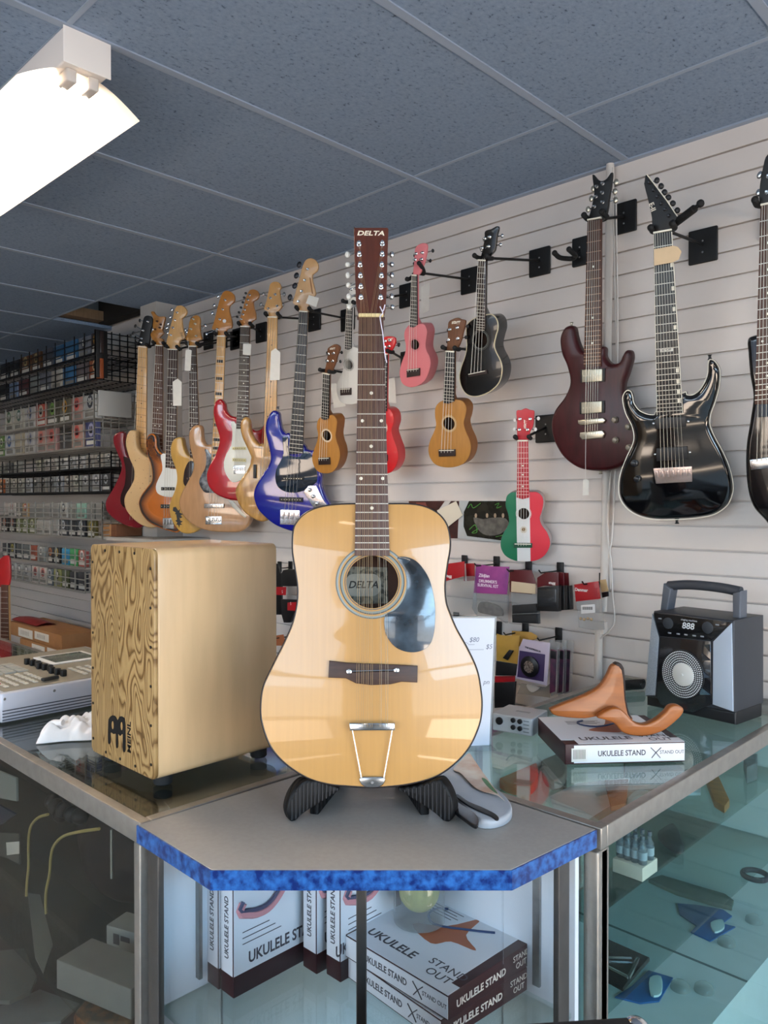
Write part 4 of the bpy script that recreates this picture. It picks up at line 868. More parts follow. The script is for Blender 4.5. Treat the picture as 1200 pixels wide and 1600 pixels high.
t, f, n = instrument('bass_guitar', 'cream worn bass guitar with speckled finish beside the dark red bass', 'guitar', S(HA, '487,800 600,800'), (233, 824), .32, .30, YL,
    S(A_, '350,180 370,120 400,95 440,92 462,120 465,200 480,290 520,350 580,395 640,420 700,420 745,400 760,350 785,335 805,370 800,450 770,560 790,680 850,790 880,900 860,1040 790,1160 700,1225 620,1235 520,1200 430,1130 350,1030 325,930 340,850 400,750 440,650 435,540 390,430 355,320 343,250'),
    GCR, br=.009, end=S(A_, '655,420 785,420'), head=S(HA, '400,275 440,265 480,320 540,345 615,345 620,380 600,470 580,560 600,600 560,650 535,680 590,700 598,795 490,795 485,740 450,745 400,650 405,600 440,560 430,480 440,400 430,340'), headm=mat('#b3782f', .3, var=.35, scale=40, coat=.5), boardm=ROSE2,
    posts_=S(HA, '505,420 475,545 545,520 560,470'), buttons=S(HA, '470,410 420,540 640,520 650,600'), pm=mat('#4a3020', .4, .5), btm=CHROME, bridge=S(A_, '600,1130 720,1130'), group=G8)
yoke(f, n, None, onY(262, 548, D-.01).z, 'black hanger holding the wavy headstock of the cream bass')
GSB = mat('#b8641c', .2, coat=1, var=.1, scale=12)
t, f, n = instrument('bass_guitar', 'sunburst bass guitar with white pickguard in the hanging row', 'guitar', S(HA, '680,862 832,862'), (258.5, 832), .32, .30, YL,
    S(A_, '575,230 590,170 620,138 655,128 690,150 705,200 710,280 740,340 790,370 820,365 870,400 930,420 960,400 975,345 1000,335 1020,380 1010,470 985,560 1000,660 1060,770 1090,900 1080,1050 1030,1180 960,1290 850,1275 740,1240 620,1180 530,1080 495,980 495,920 530,840 590,760 640,690 650,610 635,500 600,400 580,310'),
    GSB, br=.011, end=S(A_, '822,530 940,535'), head=S(HA, '645,755 670,640 700,520 740,380 765,260 800,190 850,170 910,185 955,240 955,300 920,350 885,380 890,470 910,570 935,660 910,700 870,710 840,760 832,862 682,862'), headm=MAPLE, boardm=ROSE,
    posts_=S(HA, '818,283 783,403 752,520 720,638'), buttons=S(HA, '715,235 690,350 655,455 635,520'), bridge=S(A_, '795,1230 905,1230'), group=G8)
# dark burst rim of the sunburst finish belongs to the paint itself
bmx = GSB.copy(); nt = bmx.node_tree
L3 = smooth(f.pts(S(A_, '575,230 590,170 620,138 655,128 690,150 705,200 710,280 740,340 790,370 820,365 870,400 930,420 960,400 975,345 1000,335 1020,380 1010,470 985,560 1000,660 1060,770 1090,900 1080,1050 1030,1180 960,1290 850,1275 740,1240 620,1180 530,1080 495,980 495,920 530,840 590,760 640,690 650,610 635,500 600,400 580,310')), 5)
Lc = ccw(L3); 
def ring(L, r0, r1, w):
    a = inset(L, r0); b = inset(L, r1); n = len(L); k = MB(); k.add([(p[0], p[1], w) for p in a]+[(p[0], p[1], w) for p in b], [(i, (i+1) % n, n+(i+1) % n, n+i) for i in range(n)]); return k
rm = bpy.data.materials.new('burst_rim'); rm.use_nodes = True; nt = rm.node_tree; b = nt.nodes['Principled BSDF']; b.inputs['Roughness'].default_value = .2; b.inputs['Coat Weight'].default_value = 1; b.inputs['Base Color'].default_value = lin('#2a1009')
ra, rb_ = lin('#150a09'), lin('#b8641c'); ly = []
for i in range(9):
    s = (i/8.)**1.2; k = ring(Lc, .0085+.0055*i, .0085+.0055*(i+1), .0004); ly.append((k, mat(tuple(ra[q]+(rb_[q]-ra[q])*s for q in range(3))+(1,), .2, coat=1)))
build2('burst_rim', ly, t)
k = MB(); k.prism(inset(Lc, -.0004), -.036, -.006, .004); build('dark_edge', k, mat('#140b0b', .15, coat=1), t)
piece(t, f, 'pickguard', S(A_, '760,385 820,370 825,520 935,545 985,560 975,640 990,740 960,850 870,875 780,860 725,830 705,780 710,720 745,640 780,560 775,470'), .0005, .003, mat('#dcdcd6', .35, coat=.4), sm=2)
pickup(t, f, S(A_, '770,758 925,758 925,795 770,795'), BLACK, .008, 4); pickup(t, f, S(A_, '765,960 905,960 905,1005 765,1005'), BLACK, .008, 4)
bridge4(t, f, S(A_, '785,1120 915,1120 915,1245 785,1245'), 4, STEEL)
k = text('bass', .022, f.at(S(HA, '893,640')[0]), -.0028, .0002, shear=.3, ang=-1.2); build('headstock_script', k, mat('#4a3320', .5), t)
yoke(f, n, None, onY(290, 545, D-.01).z, 'black hanger holding the pale headstock of the sunburst bass')
GYE = mat('#c29645', .35, coat=.5, var=.15, scale=8, stretch=(8, 1, 1))
t, f, n = instrument('bass_guitar', 'yellow wood bass guitar with black tribal decal in the hanging row', 'guitar', S(HA, '1005,815 1122,825'), (291, 834), .28, .26, YL,
    S(B_, '120,480 130,410 150,360 190,330 235,325 255,350 270,430 300,510 345,545 420,560 470,545 500,490 530,475 550,520 540,600 500,680 520,780 590,880 620,1000 600,1200 520,1350 420,1430 330,1455 250,1440 180,1370 125,1270 108,1150 125,1060 170,950 195,840 190,730 160,640 130,560'),
    GYE, br=.006, end=S(B_, '360,560 470,560'), head=S(HA, '945,690 985,560 1000,440 1040,360 1100,325 1150,340 1170,400 1165,500 1175,600 1190,700 1140,720 1120,760 1122,820 1005,815 1000,740 970,715'), headm=mat('#b47c33', .3, var=.2, coat=.5), boardm=ROSE,
    posts_=S(HA, '1070,385 1100,460 1035,540 1115,650'), buttons=S(HA, '1030,370 930,550 950,580 1240,480'), pm=NICKEL, bridge=S(B_, '350,1330 470,1330'), group=G8)
piece(t, f, 'pickguard', S(B_, '355,600 300,680 280,770 280,870 340,920 440,900 480,780 460,660'), 0, .0025, mat('#241212', .25, coat=.6), sm=3)
k = MB()
for tx in ('155,1145 185,1140 215,1185 235,1165 228,1205 270,1225 240,1240 262,1262 235,1275 205,1230 175,1225 185,1205 150,1185', '190,1225 215,1235 240,1300 268,1310 240,1330 262,1350 232,1350 228,1392 212,1350 190,1345 205,1325 180,1300 200,1290'):
    k.prism(f.pts(S(B_, tx)), 0, .0006)
build('tribal_decal', k, BLACK, t)
yoke(f, n, None, onY(316, 544, D-.01).z, 'black hanger holding the amber headstock of the yellow bass')
GNA = mat('#b58a62', .18, coat=1, var=.14, scale=8, stretch=(6, 1, 1))
t, f, n = instrument('bass_guitar', 'glossy natural bass guitar with grey pearl pickguard and block inlay maple neck', 'guitar', S(HB, '300,858 425,868'), (332.5, 834), .24, .22, YL,
    S(B_, '330,300 345,240 380,195 430,178 465,190 480,230 485,300 500,370 540,410 600,405 660,415 700,430 745,420 775,375 800,360 820,400 800,480 760,560 780,680 860,800 950,900 1000,1050 1050,1150 1065,1260 1040,1350 980,1410 900,1440 750,1440 600,1430 450,1390 350,1330 270,1250 225,1150 220,1060 260,950 310,860 370,740 385,650 370,540 340,420'),
    GNA, br=.011, end=S(B_, '608,600 720,600'), head=S(HB, '205,740 235,640 270,500 310,340 350,220 390,155 450,140 510,165 555,220 555,300 515,345 480,380 475,450 495,540 520,640 510,720 470,730 430,760 425,860 300,860 295,760'), headm=mat('#b9792f', .3, var=.12, coat=.6), boardm=MAPLE,
    posts_=S(HB, '418,288 380,435 335,590 295,745'), buttons=S(HB, '290,225 230,365 200,490 105,810'), bridge=S(B_, '560,1340 700,1340'), dotm=BLACK, block=(-.7, .7, .007), group=G8)
piece(t, f, 'pickguard', S(B_, '525,465 560,468 590,520 640,540 720,620 760,760 740,900 660,970 580,975 520,965 475,900 460,840 490,760 530,690 545,600 540,520'), 0, .0025, mat('#8d949c', .25, coat=.7, col2='#2e3238', var=.5, scale=22, ramp=(.4, .6)), sm=3)
piece(t, f, 'control_plate', S(B_, '800,1060 860,1075 960,1190 1015,1250 1000,1270 930,1220 850,1140'), 0, .0025, mat('#cfcabb', .3, coat=.5))
pickup(t, f, S(B_, '525,1103 755,1103 755,1152 525,1152'), mat('#b5b2b0', .2, .8), .008, 4, polem=BLACK); bridge4(t, f, S(B_, '535,1250 725,1250 725,1345 535,1345'), 4)
u, v = f.at(S(HB, '405,615')[0]); k = MB(); k.lathe([(.009, -.002), (.009, 0), (.004, .0006)], (u, v, 0), n=16); build('string_tree', k, mat('#e3e1dd', .3), t)
yoke(f, n, onY(373, 528, D).x, onY(373, 528, D).z, 'black hanger with wide plate behind the block inlay bass headstock')
GST = mat('#a81420', .2, coat=1)
t, f, n = instrument('electric_guitar', 'red electric guitar with white pickguard in the hanging row', 'guitar', S(HB, '665,708 810,716'), (369, 784), .22, .21, YL,
    S(B_, '625,-50 650,-100 700,-125 745,-75 762,0 812,62 887,92 960,120 1040,200 1100,245 1150,240 1200,200 1230,110 1270,95 1300,150 1290,260 1230,400 1190,520 1200,640 1240,760 1240,880 1190,1000 1080,1070 960,1080 880,1068 800,1055 700,1020 620,970 560,890 540,800 545,730 580,640 640,530 680,420 690,330 670,250 640,150 620,50'),
    GST, br=.011, end=S(B_, '903,225 1042,225'), head=S(HB, '630,640 640,590 690,420 730,270 765,180 800,130 860,120 910,140 940,190 930,250 890,290 855,310 860,400 885,480 890,580 860,600 820,640 808,710 667,705'), headm=mat('#b87a3a', .3, var=.12, coat=.6), boardm=ROSE,
    posts_=S(HB, '800,210 775,283 750,360 722,438 698,512 668,588'), buttons=S(HB, '725,175 700,245 680,318 650,400 620,475 590,545'), btm=mat('#3c3c3e', .3, .8), brs=(.006, .008), nstr=6, nf=21, bridge=S(B_, '870,690 990,690'), group=G8)
piece(t, f, 'pickguard', S(B_, '835,150 870,138 900,180 1000,240 1050,300 1080,440 1060,640 1000,780 920,840 850,850 800,800 760,720 750,620 780,520 835,420 850,300 845,220'), 0, .0025, mat('#dfe0d6', .35, coat=.5), sm=2)
for tx in ('855,438 1010,438 1010,470 855,470', '855,568 1010,575 1010,612 855,605'): pickup(t, f, S(B_, tx), mat('#d8cf9a', .45), .008, 6, polem=mat('#6a6650', .4, .6))
bridge4(t, f, S(B_, '865,655 1000,655 1000,755 865,755'), 6)
yoke(f, n, onY(410, 520, D).x, onY(410, 520, D).z, 'black hanger cradling the six tuner red guitar headstock')
GN7 = mat('#c79a58', .2, coat=1, col2='#94662e', var=.3, scale=10, stretch=(5, .9, 1), ramp=(.3, .7))
t, f, n = instrument('bass_guitar', 'figured honey wood bass guitar between the red guitar and the blue bass', 'guitar', S(HCc, '190,1012 338,1012'), (416, 815), .24, .20, YL,
    S(C_, '100,370 115,320 150,290 180,295 200,340 205,420 240,510 300,580 350,575 420,600 470,590 500,530 540,525 550,580 520,680 500,760 520,860 560,960 570,1100 540,1250 470,1370 350,1430 250,1400 150,1330 80,1230 48,1120 60,1050 110,960 180,860 220,750 190,660 130,530 105,440'),
    GN7, br=.012, end=S(C_, '364,720 500,720'), head=S(HCc, '120,880 135,820 165,720 180,640 200,560 215,490 260,455 310,450 360,470 385,540 365,580 370,660 385,740 400,830 370,880 330,930 325,1005 195,1005 190,940 150,900'), headm=mat('#c9985a', .3, var=.1, coat=.5), boardm=MAPLE,
    posts_=S(HCc, '225,705 300,650 190,870 330,830'), buttons=S(HCc, '95,640 425,640 60,800 400,800'), btm=mat('#8c8c8c', .3, .8), bridge=S(C_, '300,1340 440,1340'), dotm=mat('#5d4526', .5), fretm=mat('#b99a68', .4, .4), group=G8)
pickup(t, f, S(C_, '255,805 285,805 285,955 255,955'), BLACK, .008)
yoke(f, n, onY(493, 501, D).x, onY(493, 501, D).z, 'black hanger with plate just right of the blue bass neck')
GBL = mat('#151a86', .12, coat=1)
t, f, n = instrument('bass_guitar', 'bright blue bass guitar with chrome control plate, nearest of the left row', 'guitar', S(HCc, '680,918 818,922'), (452, 833), .24, .17, YL,
    S(C_, '375,400 390,320 420,255 455,222 490,225 520,255 530,330 550,420 590,470 640,470 790,590 820,635 870,655 920,640 960,590 985,510 1015,480 1045,510 1045,600 1000,720 970,830 985,930 980,1030 1020,1150 1075,1250 1100,1350 1090,1450 1040,1530 950,1570 820,1570 680,1540 580,1510 470,1460 370,1380 290,1290 250,1180 250,1100 280,1020 340,920 400,830 430,750 420,660 400,570 380,480'),
    GBL, br=.012, end=S(C_, '640,692 790,682'), head=S(HCc, '570,770 600,660 640,520 690,340 720,220 760,130 810,90 870,85 930,120 965,190 960,260 920,310 880,340 875,420 900,520 925,640 900,690 850,760 820,810 818,918 682,915 650,870 590,800'), headm=mat('#c79c68', .35, var=.08, coat=.4), boardm=mat('#2c2c30', .4, var=.3, scale=60),
    posts_=S(HCc, '810,255 760,428 712,600 663,760'), buttons=S(HCc, '660,180 615,350 590,510 515,690'), btm=mat('#2f3136', .35, .7), brs=(.014, .011), bridge=S(C_, '570,1440 730,1440'), nf=21, dotl=(), group=G8)
piece(t, f, 'pickguard', S(C_, '565,515 600,505 630,520 640,700 760,720 800,660 870,690 905,760 940,880 940,990 880,1040 800,1090 700,1110 600,1100 520,1050 490,960 500,860 540,780 580,680'), 0, .003, mat('#0d1a2a', .08, coat=1), sm=2)
piece(t, f, 'control_plate', S(C_, '797,1105 850,1035 935,1033 965,1100 1010,1190 1060,1255 960,1290 905,1275 860,1200'), .0005, .0035, mat('#dad2d6', .15, .9))
for p in ('868,1080', '905,1150', '945,1225'): knob(t, f, S(C_, p)[0], .0085, CHROME, .018)
pickup(t, f, S(C_, '570,935 800,940 800,975 570,970'), BLACK, .009, 8); pickup(t, f, S(C_, '540,1158 790,1165 790,1210 540,1205'), BLACK, .009, 8)
bridge4(t, f, S(C_, '545,1295 755,1302 750,1465 540,1455'), 4, mat('#e6dde0', .2, .8))
k = MB(); k.lathe([(.008, 0), (.005, .006), (.008, .012)], (*f.at(S(C_, '495,205')[0]), -.02), (0, 1, 0), 12); build('strap_button', k, STEEL, t)
piece(t, f, 'headstock_script', S(HCc, '830,380 850,390 870,520 890,640 870,640 850,520'), -.003, -.0026, mat('#8a5a2c', .5), 0)
yoke(f, n, onY(545, 500, D).x, onY(545, 500, D).z, 'black hanger carrying the blue bass, arm reaching right behind the big guitar')
# --- ukuleles
UK = mat('#b17a34', .5, var=.12, scale=14, stretch=(6, 1, 1)); UKS = mat('#8a5420', .5, var=.15, scale=14, stretch=(1, 1, 6)); UKH = mat('#6e4223', .5, var=.25, scale=30, stretch=(5, 1, 1))
def uke(label, nut, bot, a, b, yaw, body, bm, end, head, hole, bridge, top=None, headm=None, neckm=None, board=EBONY, plate=None, hl='', buttons=(), posts_=(), bt=.058, rosm=None, brg=None, brgm=None, binding=None, name='ukulele', dot=(), logo=None, btm=BLACK, plx=None, nf=13, lean=0, pm=CHROME, fretm=None):
    t, f, n = instrument(name, label, 'ukulele', nut, bot, a, b, yaw, body, bm, bt, .004, end, head, headm or bm, board, neckm or bm, posts_, buttons, pm, btm, (.007, .006), 4, bridge, nf, dot, IVORY, None, hole, top or bm, rosm, binding, 'ukuleles hung on the slat wall', mat('#d9d4c8', .4), .010, boardtip=.006, headw=-.002, fretm=fretm)
    q = piece(t, f, 'bridge', brg, 0, .007, brgm or mat('#2a1a16', .5), .0012)
    L = f.pts(brg); a_, b_ = Vector(L[0]), Vector(L[1]); k = MB(); a_, b_ = a_.lerp(b_, .06), a_.lerp(b_, .94); k.prism([(a_.x, a_.y-.0015), (b_.x, b_.y-.0015), (b_.x, b_.y-.0042), (a_.x, a_.y-.0042)], .007, .0105); build('saddle', k, IVORY, q)
    if logo: k = text('stagg', logo[1], f.at(logo[0]), -.0018, .0002, shear=.25, bold=.0006, ang=logo[2] if len(logo) > 2 else 0); build('headstock_print', k, mat('#e4dccb', .5), t)
    if hl: yoke(f, n, plate[0], plate[1], hl, .024, -.04, padr=.0075, lean=lean)
    return t, f, n
P = onY(597, 640, D)
uke('honey brown ukulele, lowest left, hanging beside the blue bass', S(U1, '150,386 228,384'), (508, 741), .30, .20, math.radians(8),
    S(U1, '75,960 85,920 115,885 150,870 240,865 275,880 300,930 295,1010 285,1090 300,1170 325,1240 335,1330 310,1430 260,1500 200,1525 120,1520 60,1480 25,1400 20,1330 45,1240 75,1160 85,1080 72,1010'), UKS, S(U1, '135,900 215,900'),
    S(U1, '158,384 180,260 190,180 190,110 235,75 280,58 325,85 325,130 300,190 285,260 255,330 232,384'), (*S(U1, '185,1095')[0], .0215), S(U1, '110,1375 215,1372'), UK, UKH, UKH, hl='black hanger behind the lowest left honey ukulele', plate=(onY(575, 590, D).x, onY(575, 590, D).z),
    posts_=S(U1, '205,170 265,160 195,250 255,250'), buttons=S(U1, '170,160 335,155 165,250 320,258'), brg=S(U1, '98,1345 228,1340 232,1420 102,1425'), logo=(S(U1, '245,105')[0], .014, .25))
PKM = mat('#d9797f', .45); P = onY(736, 439, D)
uke('pink ukulele hanging right of the big guitar headstock', S(U2, '190,385 243,377'), (638, 606), .29, .20, math.radians(8),
    S(U2, '105,980 115,930 150,885 185,870 270,870 310,880 335,940 330,1000 320,1080 330,1140 360,1200 370,1270 350,1360 310,1440 240,1490 160,1505 90,1470 62,1400 62,1330 85,1240 115,1160 120,1080 108,1020'), PKM, S(U2, '172,900 245,878'),
    S(U2, '192,383 200,270 205,180 215,110 260,70 310,65 330,90 325,160 310,230 290,300 250,378'), (*S(U2, '212,1078')[0], .0195), S(U2, '150,1350 258,1340'), hl='black hanger with long arm carrying the pink ukulele', plate=(P.x, P.z),
    posts_=S(U2, '225,170 290,160 215,230 280,225'), buttons=S(U2, '195,190 375,140 190,270 350,240'), brg=S(U2, '138,1325 268,1310 268,1385 140,1405'), lean=-.03, rosm=mat('#c46a70', .5))
uke('honey brown ukulele hanging between the pink ukulele and the black ukulele', S(U3, '240,378 330,364'), (700, 731), .27, .18, math.radians(10),
    S(U3, '125,960 145,910 190,875 260,862 360,862 410,885 438,940 430,1020 412,1090 430,1170 470,1260 485,1340 465,1430 410,1500 320,1535 220,1538 130,1510 75,1440 58,1360 75,1270 115,1180 135,1110 125,1030'), UKS, S(U3, '215,890 325,875'),
    S(U3, '243,375 250,260 250,160 258,85 300,55 345,42 385,58 425,70 420,120 400,200 380,280 332,364'), (*S(U3, '265,1100')[0], .0235), S(U3, '190,1385 315,1385'), UK, UKH, UKH, hl='black hanger behind the middle honey ukulele', plate=(onY(770, 552, D).x, onY(770, 552, D).z),
    posts_=S(U3, '275,160 350,140 262,265 355,250'), buttons=S(U3, '243,170 435,130 235,285 420,240'), brg=S(U3, '168,1358 335,1355 335,1422 172,1428'), logo=(S(U3, '330,85')[0], .017, .12), rosm=mat('#c9b28a', .5))
P = onY(845, 410, D)
t, f, n = uke('black ukulele with cream edge binding, highest of the small instruments', S(U4, '220,326 290,302'), (741, 620), .30, .20, math.radians(4),
    S(U4, '105,950 120,890 165,850 215,830 300,808 345,815 380,860 388,930 370,1000 355,1080 370,1140 410,1220 425,1300 405,1400 350,1470 270,1520 180,1540 110,1520 65,1460 45,1370 60,1280 95,1180 110,1100 108,1030'), mat('#0d0c0d', .25, coat=.5), S(U4, '203,960 280,940'),
    S(U4, '228,322 245,240 265,130 270,65 325,45 375,20 392,40 375,110 365,200 350,250 292,302'), (*S(U4, '232,1035')[0], .0265), S(U4, '150,1335 268,1312'), board=mat('#3a2f2c', .12, coat=1), hl='black hanger with long arm carrying the black ukulele', plate=(P.x, P.z),
    posts_=S(U4, '270,130 315,115 245,215 305,200'), buttons=S(U4, '250,140 410,105 225,230 395,185'), btm=CHROME, brg=S(U4, '130,1335 295,1300 300,1335 135,1365'), binding=(mat('#cdbf9e', .4), .0022), bt=.066, nf=18, rosm=mat('#6a6a66', .3, .5))
P = onY(855, 670, D)
flag = bpy.data.materials.new('flag_bands'); flag.use_nodes = True; nt = flag.node_tree; b = nt.nodes['Principled BSDF']; b.inputs['Roughness'].default_value = .5
t, f, n = uke('green white and red striped ukulele hanging above the hook packets', S(U5, '250,378 355,376'), (820.5, 877.5), .14, .075, math.radians(24),
    S(U5, '128,990 140,930 180,895 240,888 370,888 440,890 490,930 505,990 490,1080 470,1150 490,1220 540,1290 570,1370 565,1440 520,1520 440,1570 330,1585 220,1575 130,1530 85,1460 78,1390 100,1310 140,1240 160,1180 150,1100 130,1040'), mat('#b9a9a8', .5), S(U5, '243,940 365,940'),
    S(U5, '255,375 240,270 240,180 235,80 280,70 325,52 370,68 412,80 408,150 400,230 370,290 352,376'), (*S(U5, '308,1105')[0], .0205), S(U5, '250,1420 352,1420'), flag, mat('#b9202c', .4), mat('#b9202c', .5), mat('#b3202e', .4), plate=(P.x, P.z), hl='black hanger with plate beside the dark red guitar, holding the striped ukulele',
    posts_=S(U5, '270,158 372,158 265,265 345,265'), buttons=S(U5, '215,170 450,155 210,265 420,265'), btm=WHITE, brg=S(U5, '212,1395 395,1398 395,1442 212,1442'), brgm=mat('#1c4a33', .5), dot=(5, 7, 10), rosm=mat('#d8d5d0', .5), bt=.05, logo=(S(U5, '318,215')[0], .015, PI/2), fretm=mat('#e9b9b4', .4))
tcn = nt.nodes.new('ShaderNodeTexCoord'); sx_ = nt.nodes.new('ShaderNodeSeparateXYZ'); mr = nt.nodes.new('ShaderNodeMapRange'); rp = nt.nodes.new('ShaderNodeValToRGB')
ul = f.at(S(U5, '238,1250')[0])[0]; ur = f.at(S(U5, '372,1250')[0])[0]
mr.inputs['From Min'].default_value = 2*ul-ur; mr.inputs['From Max'].default_value = 2*ur-ul
rp.color_ramp.interpolation = 'CONSTANT'; rp.color_ramp.elements[0].color = lin('#126b48'); rp.color_ramp.elements[1].position = .3333; rp.color_ramp.elements[1].color = lin('#d9d8d6'); e = rp.color_ramp.elements.new(.6667); e.color = lin('#d3303f')
nt.links.new(tcn.outputs['Object'], sx_.inputs[0]); nt.links.new(sx_.outputs['X'], mr.inputs[0]); nt.links.new(mr.outputs[0], rp.inputs[0]); nt.links.new(rp.outputs[0], b.inputs['Base Color'])
c = f.at(S(U5, '308,1265')[0]); k = MB(); k.prism(ell(*c, .0125, .0125, 24), 0, .0005); e_ = build('emblem', k, mat('#c9bfae', .5), t); k = MB(); k.prism(smooth([(c[0]-.006, c[1]+.002), (c[0], c[1]+.008), (c[0]+.006, c[1]+.003), (c[0]+.002, c[1]-.006), (c[0]-.004, c[1]-.004)], 3), .0005, .0009); build('emblem_mark', k, mat('#7a5a2c', .6), e_)
WHU = mat('#dcd9d2', .15, coat=1); P = onY(638, 462, D)
uke('glossy white ukulele half hidden behind the big guitar neck', S(X6, '219,474 250,472'), (545, 631), .30, .2, math.radians(12),
    S(X6, '195,760 200,725 225,705 262,705 290,725 297,760 292,810 280,840 302,880 315,930 305,980 270,1010 220,1015 180,1000 160,950 162,900 180,860 196,820'), WHU, S(X6, '210,712 244,710'),
    S(X6, '221,473 226,400 235,362 262,352 282,370 278,420 252,473'), (*S(X6, '225,800')[0], .0195), S(X6, '195,950 240,945'), hl='black hanger with plate behind the pink ukulele neck, carrying the white ukulele', plate=(P.x, P.z),
    posts_=S(X6, '240,390 262,385 238,430 260,425'), buttons=S(X6, '228,390 290,380 224,432 288,420'), btm=WHITE, brg=S(X6, '184,928 242,925 242,962 184,966'), lean=0, rosm=mat('#8a8780', .4))
RDU = mat('#c8141c', .35, coat=.4)
uke('bright red ukulele mostly hidden behind the big guitar neck', S(X6, '403,742 441,740'), (600, 741), .27, .18, math.radians(10),
    S(X6, '338,1120 350,1070 385,1042 430,1035 462,1060 470,1110 458,1160 472,1210 492,1270 490,1330 460,1380 410,1397 350,1385 318,1330 316,1270 338,1210 350,1160'), RDU, S(X6, '396,1050 436,1050'),
    S(X6, '405,740 408,690 412,655 440,645 476,655 470,700 440,741'), (*S(X6, '405,1140')[0], .0205), S(X6, '385,1310 430,1310'), headm=RDU, hl='black hanger carrying the red ukulele behind the big guitar', plate=(onY(640, 567, D).x, onY(640, 567, D).z),
    posts_=S(X6, '425,672 450,668 422,705 446,700'), buttons=S(X6, '408,672 490,690 404,705 488,695'), brg=S(X6, '370,1290 440,1288 440,1322 370,1325'), logo=(S(X6, '448,660')[0], .012, .1))
# --- right hand electrics
GDN = mat('#430f14', .4, coat=.3, var=.4, scale=9, stretch=(5, 1, 1), crough=.25, spec=.3); P = onY(977, 341, D)
t, f, n = instrument('electric_guitar', 'dark cherry electric guitar with forked headstock beside the wall pipe', 'guitar', S(DN, '222,272 290,270'), (927, 737), .19, .10, math.radians(4),
    S(DN, '75,880 80,840 100,805 125,795 145,805 155,850 175,905 205,925 290,900 300,950 330,985 370,980 388,945 405,920 428,922 434,960 415,1030 395,1090 400,1150 440,1230 470,1300 475,1370 450,1430 400,1490 330,1520 240,1523 160,1505 90,1450 45,1370 32,1290 50,1220 100,1150 125,1080 110,1000 85,940'),
    GDN, br=.014, end=S(DN, '203,1003 288,1000'), head=S(DN, '224,268 235,200 248,130 238,40 262,62 285,72 310,60 336,28 330,100 320,160 312,220 290,268'), headm=BLACK, boardm=ROSE2, neckm=mat('#5a2c20', .4), nsm=6,
    posts_=S(DN, '262,100 258,150 250,200 292,85 290,130 292,178'), buttons=S(DN, '238,108 228,158 212,212 352,75 347,122 350,165'), pm=STEEL, btm=NICKEL, brs=(.010, .008), nstr=6, nf=23, bridge=S(DN, '205,1340 285,1340'), fretm=mat('#b08a70', .4, .6), dotl=(5, 12, 17), dr=.0035, dbl=(), headw=-.004)
GUITAR_DN = t
for tx in ('195,1018 296,1012 295,1074 195,1080', '192,1180 294,1173 294,1230 192,1237'):
    L = S(DN, tx); c = (sum(p[0] for p in L)/4, sum(p[1] for p in L)/4); big = [(c[0]+(p[0]-c[0])*1.22, c[1]+(p[1]-c[1])*1.06) for p in L]
    o = piece(t, f, 'pickup_ring', big, 0, .004, BLACK, .001); pickup(t, f, L, mat('#b9b3a0', .3, .6), .008, 6)
piece(t, f, 'bridge', S(DN, '176,1268 300,1256 314,1268 304,1284 188,1294 176,1284'), 0, .011, NICKEL, .003)
piece(t, f, 'tailpiece', S(DN, '186,1330 298,1318 310,1335 300,1358 196,1366 184,1350'), 0, .011, NICKEL, .003)
for p in ('358,1267', '361,1368', '425,1302', '428,1405'): knob(t, f, S(DN, p)[0], .0105, mat('#8f8678', .4, .4), .016)
for p, d in (('124,792', 1), ('270,1527', -1)): k = MB(); k.lathe([(.007, -.006), (.004, 0), (.004, .006), (.007, .009)], (*f.at(S(DN, p)[0]), -.02), (0, d, 0), 12); build('strap_button', k, NICKEL, t)
yoke(f, n, P.x, P.z, 'black hanger with plate right of the wall pipe, holding the dark cherry guitar', plate=(.044, .052))
fDN = f
P = onY(1100, 385, D)
t, f, n = instrument('electric_guitar', 'glossy black seven string guitar with pointed headstock and white binding', 'guitar', S(EH, '308,525 452,512'), (1056, 812), .27, .10, math.radians(13),
    S(EB, '62,430 70,380 95,352 125,360 140,400 150,450 190,505 250,535 310,540 330,510 535,370 565,385 610,385 660,350 700,290 725,220 730,140 745,110 780,120 815,170 825,230 815,330 785,440 750,540 745,620 780,710 850,840 900,960 925,1080 920,1160 880,1250 780,1320 640,1350 450,1362 300,1360 180,1330 90,1270 40,1190 30,1100 45,1000 90,880 140,770 150,700 130,620 85,530'),
    mat('#07080b', .08, coat=1), br=.015, end=S(EB, '335,542 537,524'), head=S(EH, '306,522 290,400 265,280 232,150 232,120 250,60 320,150 410,270 490,390 460,470 452,515'), headm=mat('#0a0a0c', .38, spec=.3), boardm=mat('#1d1b1c', .35, var=.3, scale=50), neckm=BLACK, nsm=6,
    posts_=S(EH, '270,125 305,185 335,235 365,290 395,335 425,385 455,430'), buttons=S(EH, '325,105 358,150 385,198 415,238 450,285 485,340 505,400'), pm=mat('#2a2a2c', .3, .6), btm=mat('#2c2c2e', .35, .5), brs=(.009, .008), nstr=7, nf=24, bridge=S(EB, '345,975 575,960'), dotl=(3, 5, 7, 9, 15, 17, 19, 21), dotm=IVORY, block=(.66, .9, .006), binding=(IVORY, .0014), headw=-.004)
q = S(EB, '335,20 500,20'); 
piece(t, f, 'name_inlay', S(EH, '360,1428 466,1418 467,1442 362,1452'), .0075, .0080, mat('#d8d5cc', .4), 0)
c = f.at(S(EH, '413,1435')[0]); k = text('ESP', .010, c, .0081, .0002, sx=1.8); build('inlay_lettering', k, BLACK, t)
c = f.at(S(EH, '293,316')[0]); k = text('E-II', .019, c, -.0038, .0002, bold=.0006, ang=-PI/2+.25); build('headstock_print', k, mat('#d9d2c4', .5), t)
k = MB(); hp = f.pts(S(EH, '250,60 320,150 410,270 490,390')); k.tube([(p[0], p[1], -.004) for p in hp], .0016, 6); build('headstock_binding', k, IVORY, t)
